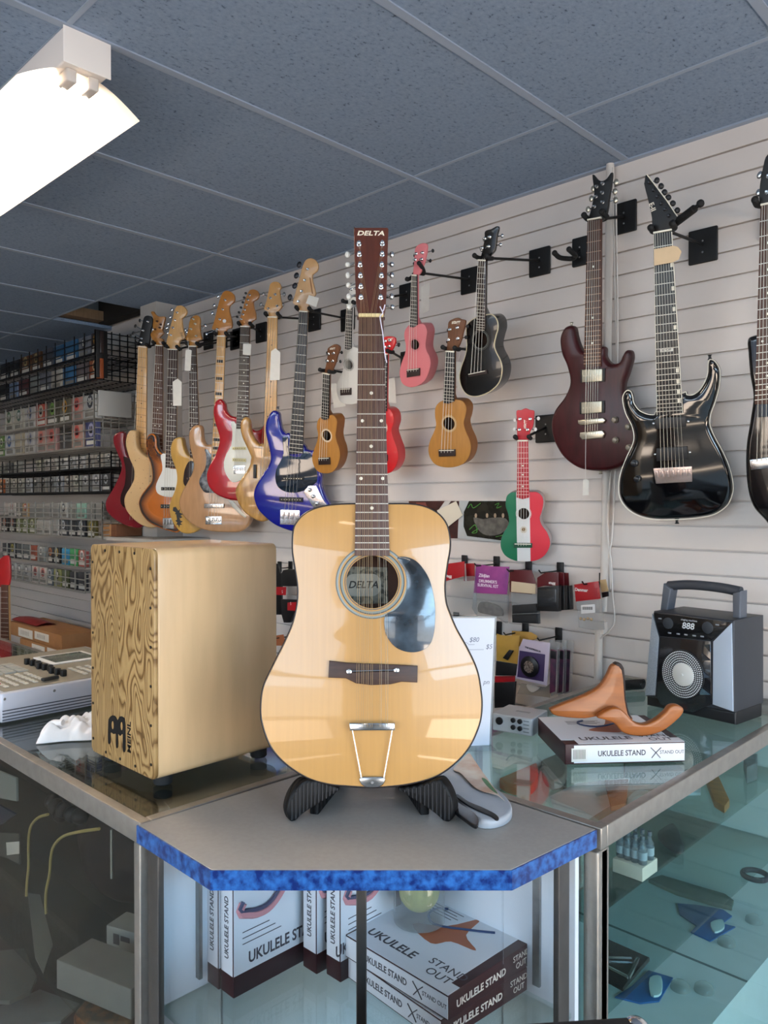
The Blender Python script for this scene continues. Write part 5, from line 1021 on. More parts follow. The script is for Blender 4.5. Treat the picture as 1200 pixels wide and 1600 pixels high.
for s in (0, 1):
    a, b = f.at(S(EB, '337,540' if s == 0 else '535,525')[0]), f.at(S(EH, '312,530' if s == 0 else '450,512')[0]); k = MB(); k.tube([(a[0], a[1], .0065), (b[0], b[1], .0065)], .0013, 6); build('neck_binding', k, IVORY, t)
for tx in ('322,568 560,552 562,632 324,650', '332,800 572,785 574,882 334,900'):
    pickup(t, f, S(EB, tx), mat('#17171a', .4), .009); L = S(EB, tx)
    for e in (0, 1):
        c = ((L[0][0]+L[3][0])/2-3.2, (L[0][1]+L[3][1])/2) if e == 0 else ((L[1][0]+L[2][0])/2+3.2, (L[1][1]+L[2][1])/2); k = MB(); k.lathe([(.0035, 0), (.0035, .004), (.002, .005)], (*f.at(c), 0), n=10); build('pickup_screw', k, CHROME, t)
bridge4(t, f, S(EB, '305,958 606,942 608,1062 325,1078'), 7, mat('#cbb9b2', .25, .8))
for p, r in (('155,920', .011), ('180,1040', .010)): knob(t, f, S(EB, p)[0], r, mat('#18181b', .3), .016)
for p, d in (('737,98', 1), ('478,1378', -1)): k = MB(); k.lathe([(.007, -.006), (.004, 0), (.004, .006), (.007, .009)], (*f.at(S(EB, p)[0]), -.02), (0, d, 0), 12); build('strap_button', k, BLACK, t)
H = yoke(f, n, P.x, P.z, 'black hanger with square plate right of the pointed headstock', plate=(.045, .053))
I = H.matrix_world.inverted(); q0 = f.at(S(EH, '480,440')[0], -.02); q1 = f.at(S(EH, '625,330')[0], .03); q2 = f.at(S(EH, '672,290')[0], .04)
k = MB(); k.tube([I @ (f.M @ Vector((q0[0], q0[1], -.02))), I @ (f.M @ Vector((q1[0], q1[1], .03)))], .0115, 10); k.tube([I @ (f.M @ Vector((q1[0], q1[1], .03))), I @ (f.M @ Vector((q2[0], q2[1], .04)))], .006, 8); k.ball(tuple(I @ (f.M @ Vector((q2[0], q2[1], .04)))), .011, .011, .011, 10, 8); build('lock_arm', k, RUBBER, H)
fES = f
R7 = (820, 240, 2.6667); P = onY(1215, 345, D)
t, f, n = instrument('electric_guitar', 'dark bodied guitar with pale wood neck cut by the right picture edge', 'guitar', [(1189, 322), (1214, 318)], (1228, 850), .27, .13, math.radians(10),
    [(1168, 550), (1167, 533), (1172, 526), (1188, 526), (1192, 560), (1198, 605), (1212, 630), (1228, 640), (1245, 630), (1258, 600), (1275, 590), (1290, 610), (1285, 660), (1270, 700), (1290, 750), (1305, 800), (1295, 845), (1262, 862), (1225, 850), (1195, 814), (1175, 790), (1166, 752), (1165, 702), (1171, 660), (1176, 620), (1171, 585)],
    mat('#0b0a0d', .15, coat=1), br=.012, end=[(1180, 632), (1218, 630)], head=[(1190, 320), (1186, 300), (1192, 260), (1200, 240), (1225, 235), (1232, 270), (1220, 318)], headm=BLACK, boardm=ROSE2, neckm=mat('#c79a66', .4), posts_=[(1198, 300), (1200, 275)], buttons=[(1184, 300), (1186, 272)], nstr=6, nf=22, bridge=[(1178, 722), (1226, 716)])
piece(t, f, 'bridge', [(1172, 718), (1228, 710), (1228, 728), (1174, 734)], 0, .01, CHROME, .002)
yoke(f, n, P.x, P.z, 'black hanger holding the guitar at the right picture edge')
# empty hanger next to the dark cherry guitar
P = onY(908, 394, D); fe = Fr(onY(882, 398, D-.10), (1, 0, 0), (0, 0, 1)); yoke(fe, (0, -.004), P.x, P.z, 'empty black hanger left of the dark cherry guitar neck', .028, -.05, plate=(.030, .050))
# partly seen guitar on the floor behind the left counter
a = onY(8, 908, 1.62); f = Fr((a.x, 1.62, a.z-.62), (math.cos(.5), math.sin(.5), 0), (0, 0, 1))
t = thing('electric_guitar', 'guitar standing at the left picture edge, red headstock and brown fretboard', 'guitar', f.M)
k = MB(); k.prism(smooth([(-.06, .60), (-.045, .72), (0, .76), (.03, .74), (.025, .60)], 3), -.012, 0, .002); build('headstock', k, mat('#a3181c', .3, coat=.6), t)
k = MB(); k.prism([(-.022, .60), (.022, .60), (.028, .16), (-.028, .16)], .001, .007, .001); b_ = build('fretboard', k, ROSE2, t); bpy.data.objects.remove(b_); build2('fretboard', [(k, ROSE2), (frets(f, (-.022, .60), (.022, .60), (-.028, .16), (.028, .16), 21, .007), FRETM)], t)
k = MB(); k.prism([(-.020, .60), (.020, .60), (.024, .10), (-.024, .10)], -.02, .001, .006); build('neck', k, MAPLE, t)
k = MB(); k.prism(smooth([(-.16, -.1), (-.14, .05), (-.13, .16), (-.08, .19), (-.05, .12), (.05, .12), (.09, .17), (.13, .14), (.13, .03), (.17, -.1), (.13, -.23), (0, -.26), (-.13, -.23)], 4), -.042, 0, .006); build('body', k, mat('#a3181c', .25, coat=1), t)
k = MB(); z0 = -f.O.z-.26*0; k.tube([(-.1, -f.O.z, .05), (0, -.24, -.02), (.1, -f.O.z, .05)], .01, 8); k.tube([(0, -.24, -.02), (0, -f.O.z, -.2)], .01, 8); tag(build('guitar_stand', k, BLACK, M=f.M), 'black tube stand under the red headed guitar behind the counter', 'guitar stand')
# ================================================================ the big twelve string guitar
O = atd(580, 1228, 1.44); yg = math.radians(45.2); U_ = Vector((math.cos(yg), math.sin(yg), 0)); back = Vector((-math.sin(yg), math.cos(yg), 0))
ln = math.radians(8); fr = Fr(O, U_, Vector((0, 0, 1))*math.cos(ln)+back*math.sin(ln)); f = fr
t = thing('acoustic_guitar', 'blond twelve string acoustic guitar standing upright in front of everything', 'guitar', fr.M)
SPRUCE = mat('#bd8f52', .3, var=.06, scale=5, stretch=(30, 1, 1), coat=.6, crough=.03, bump=.04, bscale=7); MAHOG = mat('#4a2114', .3, var=.3, scale=20, stretch=(1, 6, 1), coat=.6)
body = S(MG, '235,150 252,108 290,68 350,40 430,26 530,22 680,22 780,23 850,35 910,65 950,112 967,170 969,230 956,310 945,400 950,480 970,540 1000,610 1050,700 1095,800 1114,900 1118,980 1105,1060 1060,1160 990,1240 900,1300 800,1330 700,1345 600,1350 500,1345 400,1335 300,1305 200,1240 130,1160 92,1060 83,980 95,880 140,780 190,680 230,590 252,500 257,420 245,330 232,240')
L = ccw(smooth(fr.pts(body), 6)); hc = fr.at(S(MG, '605,388')[0]); hr = .0497
k = MB(); k.prism(L, -.105, -.003, 0, front=False, rb=.004); build('body', k, MAHOG, t)
k = MB(); k.prism(inset(L, .0008), -.003, 0, .001, hole=ell(*hc, hr, hr, 48)[::-1], rb=0); build('soundboard', k, SPRUCE, t)
k = MB(); k.tube([(p[0], p[1], -.0022) for p in L+[L[0]]], .0022, 6, False); build('binding', k, mat('#1c100c', .35), t)
k = MB(); k.prism(inset(L, .008), -.100, -.098); build('inner_back', k, mat('#4d2a18', .6, var=.2, scale=10), t)
def annulus(c, r0, r1, w, n=56):
    k = MB(); k.add([(c[0]+r*math.cos(2*PI*i/n), c[1]+r*math.sin(2*PI*i/n), w) for i in range(n) for r in (r0, r1)], [(2*i, 2*i+1, (2*i+3) % (2*n), (2*i+2) % (2*n)) for i in range(n)]); return k
for q0, q1, c_ in ((1.03, 1.06, '#3b4a55'), (1.12, 1.20, '#7c8580'), (1.20, 1.235, '#31383c'), (1.30, 1.36, '#8c9490'), (1.36, 1.40, '#5b6262')):
    build('rosette_ring', annulus(hc, hr*q0, hr*q1, .0004), mat(c_, .35), t)
# paper label glued inside, seen through the sound hole
lp = [fr.at(p, -.0965) for p in S(MG, '470,315 676,320 680,488 470,492')]
k = MB(); k.prism(lp, -.0975, -.0968); lb = build('paper_label', k, mat('#8f8f83', .7, col2='#4a4d48', var=.5, scale=90, ramp=(.42, .55)), t)
c = fr.at(S(MG, '562,402')[0], -.0965); k = MB(); k.prism([(c[0]+x, c[1]+y) for x, y in rrect(-.036, -.0225, .036, .0225, .018, 6)], -.0968, -.0963); build('label_field', k, mat('#b6b5aa', .7), lb)
k = text('DELTA', .020, c, -.0962, .0002, shear=.25, bold=.0012); build('label_lettering', k, mat('#2a2c2c', .6), lb)
pg = S(MG, '722,275 770,272 820,298 865,360 888,430 900,520 895,620 875,680 830,712 770,716 712,692 672,640 661,590 668,541 712,520 746,480 766,430 768,380 755,330')
k = MB(); k.prism(smooth(fr.pts(pg), 4), 0, .0022, .0006); build('pickguard', k, mat('#3c4a56', .16, col2='#141a20', var=.5, scale=16, ramp=(.35, .6), coat=1, bump=.05), t)
NL, NR = fr.pts(S(MH, '182,1395 525,1395')); EL, ER = fr.pts(S(MG, '523,266 686,266')); fw = .0075
k = MB(); k.prism([NL, NR, ER, EL], .0005, fw, .0008); bd = build2('fretboard', [(k, mat('#5a3d34', .45, col2='#422b25', var=.4, scale=30, stretch=(16, 1.2, 8), ramp=(.35, .62))), (frets(fr, NL, NR, EL, ER, 21, fw), FRETM)], t)
k = MB()
for x, y in ((349, 960), (300, 1110), (403, 1110), (348, 1248), (293, 1422), (411, 1422)):
    u, v = fr.at(S(X6, '%d,%d' % (x, y))[0]); k.prism(ell(u, v, .0033, .0033, 12), fw, fw+.0005)
u, v = fr.at(S(MG, '603,44')[0]); k.prism(ell(u, v, .0033, .0033, 12), fw, fw+.0005); build('inlays', k, IVORY, bd)
k = MB(); k.rbox(NL[0], NR[0], NL[1]-.001, NL[1]+.006, .0005, fw+.003, .001); build('nut', k, mat('#dcc894', .4), t)
k = MB(); sec = 10; vv = []; ff = []
for P_, Q_, dp in ((Vector(NL), Vector(NR), .020), (Vector(NL).lerp(Vector(EL), .70), Vector(NR).lerp(Vector(ER), .70), .024), (Vector(NL).lerp(Vector(EL), .79), Vector(NR).lerp(Vector(ER), .79), .085)):
    for i in range(sec+1): an = PI*i/sec; c = (P_+Q_)/2; h = (Q_-P_).length/2; vv.append((c.x-h*math.cos(an), c.y, .001-dp*math.sin(an)**.8 if 0 < i < sec else .001))
for r in range(2):
    for i in range(sec): o = r*(sec+1); ff.append((o+i, o+i+1, o+sec+2+i, o+sec+1+i))
ff.append(tuple(range(sec+1))); ff.append(tuple(range(2*(sec+1), 3*(sec+1)))[::-1]); k.add(vv, ff); build('neck', k, MAHOG, t)
hd = smooth(fr.pts(S(MH, '115,155 122,138 140,134 350,134 560,134 585,142 596,165 591,300 581,600 575,900 560,1200 548,1290 526,1360 524,1385 183,1385 180,1340 165,1270 145,1180 130,800 120,450')), 4)
k = MB(); k.prism(hd, -.018, -.001, .0015); build('headstock', k, mat('#58291a', .35, var=.3, scale=16, stretch=(6, .7, 1), coat=.5, crough=.1), t)
k = text('DELTA', .0135, fr.at(S(MH, '345,217')[0]), -.0008, .0002, shear=.22, bold=.0007, sx=1.35); build('headstock_lettering', k, mat('#e6ddc8', .5), t)
pl = S(MH, '185,370 190,515 200,660 205,810 210,960 213,1110'); pr_ = S(MH, '510,365 508,512 502,660 497,810 492,965 487,1110')
bl_ = S(MH, '22,440 25,580 28,730 35,870 42,1030 47,1175'); br_ = S(MH, '645,440 645,580 645,730 642,880 640,1030 650,1180')
for P_, B_2, mtb, rot in ((pl, bl_, mat('#d9d6cd', .35, coat=.5), 0), (pr_, br_, CHROME, 1)):
    for i in range(6):
        u, v = fr.at(P_[i]); k = MB(); k.lathe([(.0050, -.001), (.0050, .0008), (.0034, .0015), (.0030, .008), (.0034, .010), (.0022, .0108)], (u, v, 0), n=14); o = build('tuner', k, CHROME, t)
        b = fr.at(B_2[i]); d = 1 if b[0] > u else -1; k = MB(); k.tube([(u, v-.003, -.024), (b[0]-d*.004, b[1], -.024)], .0022, 8); build('shaft', k, STEEL, o)
        k = MB(); w_ = .0095 if i in (0, 2, 4) or rot else .0065; k.ball((0, 0, 0), .0054, .0068 if i % 2 == 0 else .0056, .0042 if not rot else .0048, 14, 10, Matrix.Translation((b[0], b[1], -.024))); build('button', k, mtb, o)
        k = MB(); k.rbox(u-.007, u+.007, v-.009, v+.007, -.026, -.0185, .001); build('gear_plate', k, STEEL, o)
bp_ = S(MG, '404,756 484,765 500,766 730,775 740,776 817,780 815,858 742,854 690,866 600,870 530,862 482,838 400,835')
k = MB(); k.prism(fr.pts(bp_), 0, .0075, .0012); bg_ = build('bridge', k, mat('#3d241b', .4, var=.35, scale=40, stretch=(1, 6, 1)), t)
a, b = fr.pts(S(MG, '497,806 718,800')); k = MB(); k.tube([(a[0], a[1], .0105), (b[0], b[1], .0105)], .0022, 8); build('saddle', k, CHROME, bg_)
for q in (a, b): k = MB(); k.lathe([(.0048, .0075), (.0048, .0125), (.003, .0132)], (*q, 0), n=16); build('bridge_screw', k, CHROME, bg_)
k = MB(); k.prism(fr.pts(S(MG, '497,1043 711,1043 711,1080 499,1081')), .006, .014, .003); tb = build('tailpiece', k, mat('#c9ced2', .12, 1), t)
for s in ('512,1080 553,1302', '698,1080 660,1302'):
    a, b = fr.pts(S(MG, s)); k = MB(); k.tube([(a[0], a[1], .009), (b[0], b[1], .005)], .0014, 8); build('tailpiece_rod', k, CHROME, tb)
k = MB(); k.prism(smooth(fr.pts(S(MG, '550,1302 605,1298 660,1302 662,1325 640,1345 605,1350 570,1345 548,1325')), 3), .0005, .005, .0015); build('tailpiece_plate', k, mat('#a9adb0', .2, 1), tb)
for px in ('605,1325',): u, v = fr.at(S(MG, px)[0]); k = MB(); k.lathe([(.0028, .005), (.0024, .0065)], (u, v, 0), n=10); build('plate_screw', k, STEEL, tb)
xs = (533, 543, 556, 565, 577, 586, 598, 606, 640, 648, 668, 678); TLy = 1062
Ln = [fr.at(p) for p in S(MH, '200,1395 222,1395 255,1395 275,1395 305,1395 325,1395 345,1395 360,1395 395,1395 415,1395 470,1395 495,1395')]
for i in range(12):
    a = Ln[i]; b = fr.at((380+xs[i]/3, 780+803/3)); c = fr.at((380+(xs[i]-2)/3, 780+TLy/3))
    k = MB(); r = .00036 if i % 2 else .00026; k.tube([(a[0], a[1]+.003, fw+.0032), (b[0], b[1], .0130), (c[0], c[1], .0145)], r, 5)
    P_ = (pl if i < 6 else pr_)[5-(i if i < 6 else 11-i)]; u, v = fr.at(P_); k.tube([(a[0], a[1]+.003, fw+.0032), (u, v, .005)], r, 5); build('string', k, GOLDSTR if i < 9 else mat('#8d8272', .35, .8), t)
P_ = [(x, y, .013) for x, y in fr.pts(S(MH, '545,1245 520,1330 490,1300 475,1270 500,1320 515,1360 480,1400 480,1440 500,1560'))] + [(x, y, .013) for x, y in fr.pts(S(X6, '410,640 418,720 424,770 432,800'))]
k = MB(); k.tube(curve3(P_, 4), .0011, 5); tag(build('tag_string', k, mat('#d5d0e0', .7), M=fr.M), 'thin white tag string knotted around the big guitar neck', 'string')
# ---------------------------------------------------------------- its folding stand
p1 = onZ(462, 1282, CH); p2 = onZ(698, 1282, CH); cen = (p1+p2)/2
M = Matrix.Translation((cen.x, cen.y, CH+.0014)); I = M.inverted(); t = thing('guitar_stand', 'black folding guitar stand with two ribbed legs under the big guitar', 'guitar stand', M)
RIB = mat('#0b0b0d', .55, col2='#030304', var=.5, scale=1, wave=('BANDS', 26, .3, 1), ramp=(.3, .6), bump=.6, spec=.3)
for sgn, tx in ((1, '290,1322 345,1318 400,1330 455,1352 440,1375 390,1410 330,1445 280,1478 245,1512 228,1516 214,1490 210,1455 225,1400 255,1350'), (-1, '915,1315 860,1330 800,1345 735,1352 725,1358 770,1392 830,1430 890,1470 935,1508 958,1518 978,1495 986,1460 975,1405 950,1350')):
    g = Fr(onZ(*(S(MG, '235,1512')[0] if sgn > 0 else S(MG, '955,1515')[0]), CH+.0014), (math.cos(yg+sgn*.45), math.sin(yg+sgn*.45), 0), (0, 0, 1))
    Lp = [(u, max(v, .0)) for u, v in smooth(g.pts(S(MG, tx)), 3)]
    k = MB(); k.prism(Lp, -.030, 0, .005, M=g.M); k.v = [tuple(I @ Vector(p)) for p in k.v]; leg = build('leg', k, RIB, t)
    k = MB(); us = [p[0] for p in Lp]; lo, hi = min(us), max(us)
    for q in range(1, 14):
        u = lo+(hi-lo)*q/14.; vs = []
        for (x0, y0), (x1, y1) in zip(Lp, Lp[1:]+Lp[:1]):
            if (x0-u)*(x1-u) < 0: vs.append(y0+(y1-y0)*(u-x0)/(x1-x0))
        if len(vs) >= 2 and max(vs)-min(vs) > .012: k.box(u-.0012, u+.0012, min(vs)+.004, max(vs)-.004, -.001, .0016, g.M)
    k.v = [tuple(I @ Vector(p)) for p in k.v]; build('ribs', k, mat('#1c1d21', .5), leg)
    # board that runs back under the body and up behind it
    w = sgn*.09
    s0 = max(p[0] for p in Lp) if sgn > 0 else min(p[0] for p in Lp)
    q = g.M @ Vector((s0*.5, 0, -.015)); e = Vector((O.x, O.y, 0))+back*.20-U_*sgn*.06; d = Vector((e.x-q.x, e.y-q.y, 0)); n_ = d.length; d.normalize()
    h = Fr((q.x, q.y, CH+.0014), d, (0, 0, 1)); k = MB(); k.prism([(0, 0), (n_, 0), (n_+.03, .26), (n_-.02, .27), (n_-.05, .055), (n_*.5, .045), (0, .045)], -.009, .009, .003, M=h.M); k.v = [tuple(I @ Vector(p)) for p in k.v]; build('back_board', k, RIB, leg)
# ================================================================ wall: pipe, cables, pictures, hook goods
PIPE = mat('#cfc9c2', .5)
P = [onY(x, y, D-.022) for x, y in ((953.5, 262), (949.5, 540), (946, 800), (944, 905), (942, 955))]; P[0].z = ZC-.002
k = MB(); k.tube(P, .0135, 12); tag(build('conduit_pipe', k, PIPE), 'white pipe running down the slat wall behind the dark cherry guitar', 'pipe')
P = [onY(x, y, D-.022) for x, y in ((936, 985), (935, 1030), (934.5, 1062))]; k = MB(); k.tube(P, .014, 12); k.box(P[0].x-.02, P[0].x+.02, D-.03, D-.001, P[0].z-.01, P[0].z+.03); tag(build('conduit_pipe', k, PIPE), 'short lower white pipe ending at the counter behind the wooden stand', 'pipe')
for lb, pts, off in (('white cable looping right of the small red packet on the wall', '958,262 960,420 963,560 958,700 950,790 950,840 955,880 957,930 960,968 952,985 938,998', .010), ('thin white cable beside the wall pipe', '962,300 965,520 961,740 956,840 953,860 954,920', .007)):
    P = [onY(*map(float, q.split(',')), D-.042) for q in pts.split()]; k = MB(); k.tube(curve3(P, 4), .0032, 6); tag(build('cable', k, PIPE), lb, 'cable')
def wallcard(name, label, cat, px, mt, off=.006, th=.003, crop=(680, 740, 4)):
    f = Fr((0, D-off, 0), (1, 0, 0), (0, 0, 1)); L = f.pts(S(crop, px)); a = Vector((min(p[0] for p in L), min(p[1] for p in L))); f.O = Vector((a.x, D-off, a.y)); f = Fr(f.O, (1, 0, 0), (0, 0, 1)); L = f.pts(S(crop, px))
    t = thing(name, label, cat, f.M); k = MB(); k.prism(L, -th, 0, .0004); build('card', k, mt, t); return t, f
K3 = (680, 740, 4)
t, f = wallcard('photo_print', 'dark signed group photograph in a pale frame behind the striped ukulele', 'picture', '150,170 480,170 480,440 140,405', mat('#b9bcbc', .5))
piece(t, f, 'dark_print', S(K3, '212,172 470,172 470,425 200,390 178,330 180,240'), 0, .0008, mat('#17130f', .25, var=.4, scale=18, col2='#2c2a22'), 0, 1)
k = MB()
R_ = random.Random(3)
for cx_ in (255, 325, 375, 425): k.prism(ell(*f.at(S(K3, '%d,%d' % (cx_, 262))[0]), .006, .009, 10), .0008, .0012)
build('printed_faces', k, mat('#b49a80', .5), t)
k = MB(); k.prism(smooth(f.pts(S(K3, '240,275 300,285 360,275 440,280 460,330 400,380 320,385 270,350')), 3), .0008, .0011); build('printed_figures', k, mat('#6f6a62', .6, var=.5, scale=40), t)
k = MB()
for s in ('205,215 225,190 240,215 285,185', '375,195 400,185 385,215 415,205', '215,350 250,320 262,365 230,370 270,345', '380,395 420,385 440,372'):
    k.tube(curve3([(*p, .0014) for p in f.pts(S(K3, s))], 4), .0014, 5)
build('signature', k, mat('#4f9a3a', .5), t)
t, f = wallcard('photo_print', 'dark red magazine picture left of the signed photograph', 'picture', '-165,172 150,172 140,405 -165,400', mat('#2a1c1a', .3, var=.5, scale=14, col2='#5a2a24'))
piece(t, f, 'printed_strip', S(K3, '60,172 100,172 40,250 0,260'), 0, .0006, mat('#c9c4bc', .5)); piece(t, f, 'printed_strip', S(K3, '-120,180 -60,180 -40,240 -100,260'), 0, .0006, mat('#7a3b30', .5))
t, f = wallcard('paper_note', 'blank cream note card stuck above the right shoulder of the big guitar', 'note', '10,230 130,172 172,260 70,340', mat('#ddd3bf', .7), .012, .001)
# --- hooks with goods; each hook tab sits in a slat groove
def hook(px, py, reach, label):
    p = onY(px, py, D); t = thing('slat_hook', label, 'wall hook', Matrix.Translation(p), 'small black hooks on the slat wall')
    k = MB(); k.rbox(-.013, .013, -.030, .022, -.003, .004, .001, M=Matrix.Translation((0, -.0045, 0)) @ Matrix.Rotation(PI/2, 4, 'X')); build('hook_plate', k, BLACK, t)
    k = MB(); k.tube([(0, -.004, -.008), (0, -reach, -.008), (0, -reach-.012, .002)], .0026, 6); build('hook_rod', k, BLACK, t); return p
CLR = glass((.88, .90, .91), 1.4, .06, .10, (.75, .76, .77))
def pack(name, label, cat, px, Y, parts, crop=K3, group=None, th=.004, yaw=0):
    """flat pack hanging on a hook: px = header polygon; parts = [(name, polygon, thick, material, smooth)]"""
    f = Fr((0, Y, 0), (math.cos(yaw), math.sin(yaw), 0), (0, 0, 1)); c = f.at(S(crop, px)[0]); O_ = f.M @ Vector((c[0], c[1], 0)); f = Fr(O_, f.U, f.V)
    t = thing(name, label, cat, f.M, group)
    for nm, tx, w0, w1, mt, sm in parts: piece(t, f, nm, S(crop, tx), w0, w1, mt, .010 if nm == 'foam_roll' else min(.0015, (w1-w0)*.3), sm)
    return t, f
RD = mat('#a5161f', .35, coat=.3); DRD = mat('#571219', .35, coat=.3); BK = mat('#111113', .4, coat=.3); PUR = mat('#7b2f78', .4, col2='#b04f96', var=.5, scale=9, ramp=(.3, .7))
Yp = D-.11
for a_, lb in (((727, 876), 'hook over the red packets'), ((777, 878), 'hook over the purple drum kit packet'), ((827, 886), 'hook over the dark red packet with black rolls'), ((876.5, 888), 'hook over the three dark red packets'), ((943, 905), 'hook over the small red bead packet'), ((714, 965), 'hook just above the white sheet sign'), ((780, 980), 'hook over the rear yellow cards'), ((822, 982), 'hook over the round sound hole cover pack'), ((874, 990), 'hook over the purple clamshell packs')):
    hook(*a_, .13, 'small black '+lb)
t, f = pack('hanging_packet', 'red topped clear packet nearest the big guitar shoulder', 'packet', '0,585', Yp, [('header', '0,575 185,548 185,640 0,690', 0, .002, RD, 0), ('clear_bag', '0,690 185,642 250,640 255,880 180,885 60,880 0,870', -.008, .004, CLR, 0)])
k = text('stagg', .016, f.at(S(K3, '85,640')[0]), .0022, .0002, bold=.0005); build('lettering', k, WHITE, t)
pack('hanging_packet', 'red topped packet hanging behind the first one, beside the purple kit', 'packet', '185,560', Yp+.03, [('header', '180,562 248,560 248,668 180,672', 0, .002, RD, 0), ('stripe', '183,562 192,562 200,670 190,670', .002, .003, mat('#e0d8cc', .5), 0)])
t, f = pack('hanging_packet', 'purple and pink drum kit packet with clear bag', 'packet', '250,570', Yp+.01, [('header', '258,565 360,580 465,582 450,755 242,745', 0, .003, PUR, 0), ('clear_bag', '245,745 450,757 445,935 400,905 270,900 235,840', -.012, .006, CLR, 0), ('contents', '290,800 400,830 420,890 330,880 270,860', -.008, .004, mat('#6f6a66', .5, var=.4, scale=60), 3)])
k = text('Zildjian', .017, f.at(S(K3, '308,638')[0]), .0032, .0002, shear=.2, bold=.0006); w = text("DRUMMER'S\nSURVIVAL KIT", .0155, f.at(S(K3, '332,688')[0]), .0032, .0002, bold=.0003); k.add(w.v, w.f); build('lettering', k, mat('#ecdde8', .5), t)
pack('hanging_packet', 'dark red headed packet with beige label and two black foam rolls', 'packet', '465,600', Yp+.01, [('header', '467,600 605,603 635,690 605,755 470,740', 0, .003, DRD, 0), ('label', '480,672 632,690 630,752 478,738', .003, .0042, mat('#c9b79a', .6), 0), ('clear_bag', '478,740 640,755 650,940 485,930', -.012, .004, CLR, 0), ('foam_roll', '487,822 640,812 646,870 487,876', -.016, .012, mat('#202124', .8, bump=.3), 0), ('foam_roll', '485,880 646,874 648,938 487,930', -.016, .012, mat('#1b1c1e', .8, bump=.3), 0)])
for i, (tx, tb, lb) in enumerate((('690,618 772,616 772,700 690,700 640,712 640,650', '640,712 772,700 770,862 640,858', 'front'), ('772,616 805,618 808,700 772,702', '772,702 808,700 810,853 772,855', 'middle'), ('805,618 835,620 840,700 808,702', '808,702 840,700 847,850 810,853', 'rear'))):
    t, f = pack('hanging_packet', '%s dark red and black packet of the three hung on one hook' % lb, 'packet', tx.split()[0], Yp+.0+.03*i, [('header', tx, 0, .003, DRD, 0), ('carton', tb, -.02, .003, BK, 0)], group='dark red and black packets on one hook')
    if i == 0: k = text('stagg', .013, f.at(S(K3, '733,683')[0]), .0032, .0002, bold=.0004); build('lettering', k, WHITE, t); piece(t, f, 'window', S(K3, '648,725 762,722 762,830 648,830'), .003, .006, mat('#2b2d30', .15, coat=1))
t, f = pack('hanging_packet', 'small red headed clear packet with beads and barcode by the wall pipe', 'packet', '875,700', Yp+.0, [('header', '870,693 1022,672 1035,782 880,800', 0, .002, RD, 0), ('clear_bag', '885,800 1040,785 1055,975 990,978 900,960', -.006, .004, CLR, 0), ('barcode_label', '915,822 1002,815 1005,868 917,876', .004, .005, mat('#dcdcdc', .6), 0)])
k = text('Danmar', .015, f.at(S(K3, '915,727')[0]), .0022, .0002, bold=.0004); build('lettering', k, WHITE, t)
k = MB()
for i in range(11): a_ = f.at(S(K3, '%d,835' % (925+i*6))[0]); k.box(a_[0], a_[0]+.0012*(1+i % 2), a_[1]-.008, a_[1]+.002, .005, .0054)
build('barcode', k, BLACK, t)
for i in range(4): c = f.at(S(K3, '%d,%d' % (915+i*22, 905+(i % 2)*5))[0]); k = MB(); k.ball((c[0], c[1], .006), .005, .005, .005, 10, 8); build('bead', k, mat('#b59a78', .5), t)
pack('hanging_packet', 'tan and black carded packet behind the small red packet', 'packet', '1035,665', Yp+.04, [('header', '1030,665 1068,660 1085,735 1042,740', 0, .003, mat('#b99d72', .6), 0), ('black_band', '1042,742 1085,736 1087,766 1046,776', 0, .003, BK, 0)])
t, f = pack('hanging_packet', 'yellow carded packet with black bottom, in front of another yellow card', 'packet', '390,1010', Yp, [('header', '385,1000 420,1010 530,1012 515,1190 385,1168', 0, .002, mat('#b58f3a', .5, var=.15, scale=20), 0), ('black_band', '382,1170 515,1190 508,1262 378,1262', 0, .002, BK, 0), ('black_part', '430,1150 470,1100 495,1105 460,1165', .002, .010, BK, 0)])
pack('hanging_packet', 'rear yellow carded packet above the round cover pack', 'packet', '480,985', Yp+.04, [('header', '480,982 600,990 640,1015 640,1030 480,1100', 0, .002, mat('#b08a3e', .5, var=.15, scale=20), 0)])
pack('hanging_packet', 'black and red packet low beside the white sheet sign', 'packet', '378,1265', Yp+.01, [('header', '375,1265 502,1262 500,1300 375,1305', 0, .003, RD, 0), ('carton', '372,1305 500,1300 490,1455 372,1465', -.01, .003, BK, 0)])
t, f = pack('hanging_packet', 'white and purple blister pack holding a round black sound hole cover', 'packet', '550,1040', Yp-.03, [('card', '550,1032 720,1058 700,1325 505,1280 530,1080', 0, .002, mat('#bdb3c6', .4, coat=.4), 0), ('purple_field', '530,1105 690,1130 680,1300 515,1270', .002, .0026, mat('#3a2a55', .4), 0)])
c = f.at(S(K3, '598,1205')[0]); k = MB(); k.lathe([(.036, .003), (.037, .010), (.030, .013)], (*c, 0), n=36); o = build('cover_disc', k, mat('#121216', .3), t); k = MB(); k.lathe([(.0215, .012), (.0205, .0145)], (*c, 0), n=28); build('shiny_face', k, mat('#c4b2a6', .3, .6, col2='#3a302c', var=.5, scale=160), o)
k = text('THE SUPPRESSOR', .0085, f.at(S(K3, '612,1098')[0]), .0028, .0002, bold=.0003, ang=-.12); build('lettering', k, mat('#2a2433', .5), t)
pack('hanging_packet', 'white clear fronted pack below the round cover pack', 'packet', '515,1290', Yp-.0, [('card', '540,1310 690,1335 735,1300 720,1400 515,1375', 0, .003, mat('#8d8378', .4, coat=.5), 0), ('oval', '580,1315 660,1335 620,1365 590,1350', .003, .008, mat('#bdb6ae', .3), 3)])
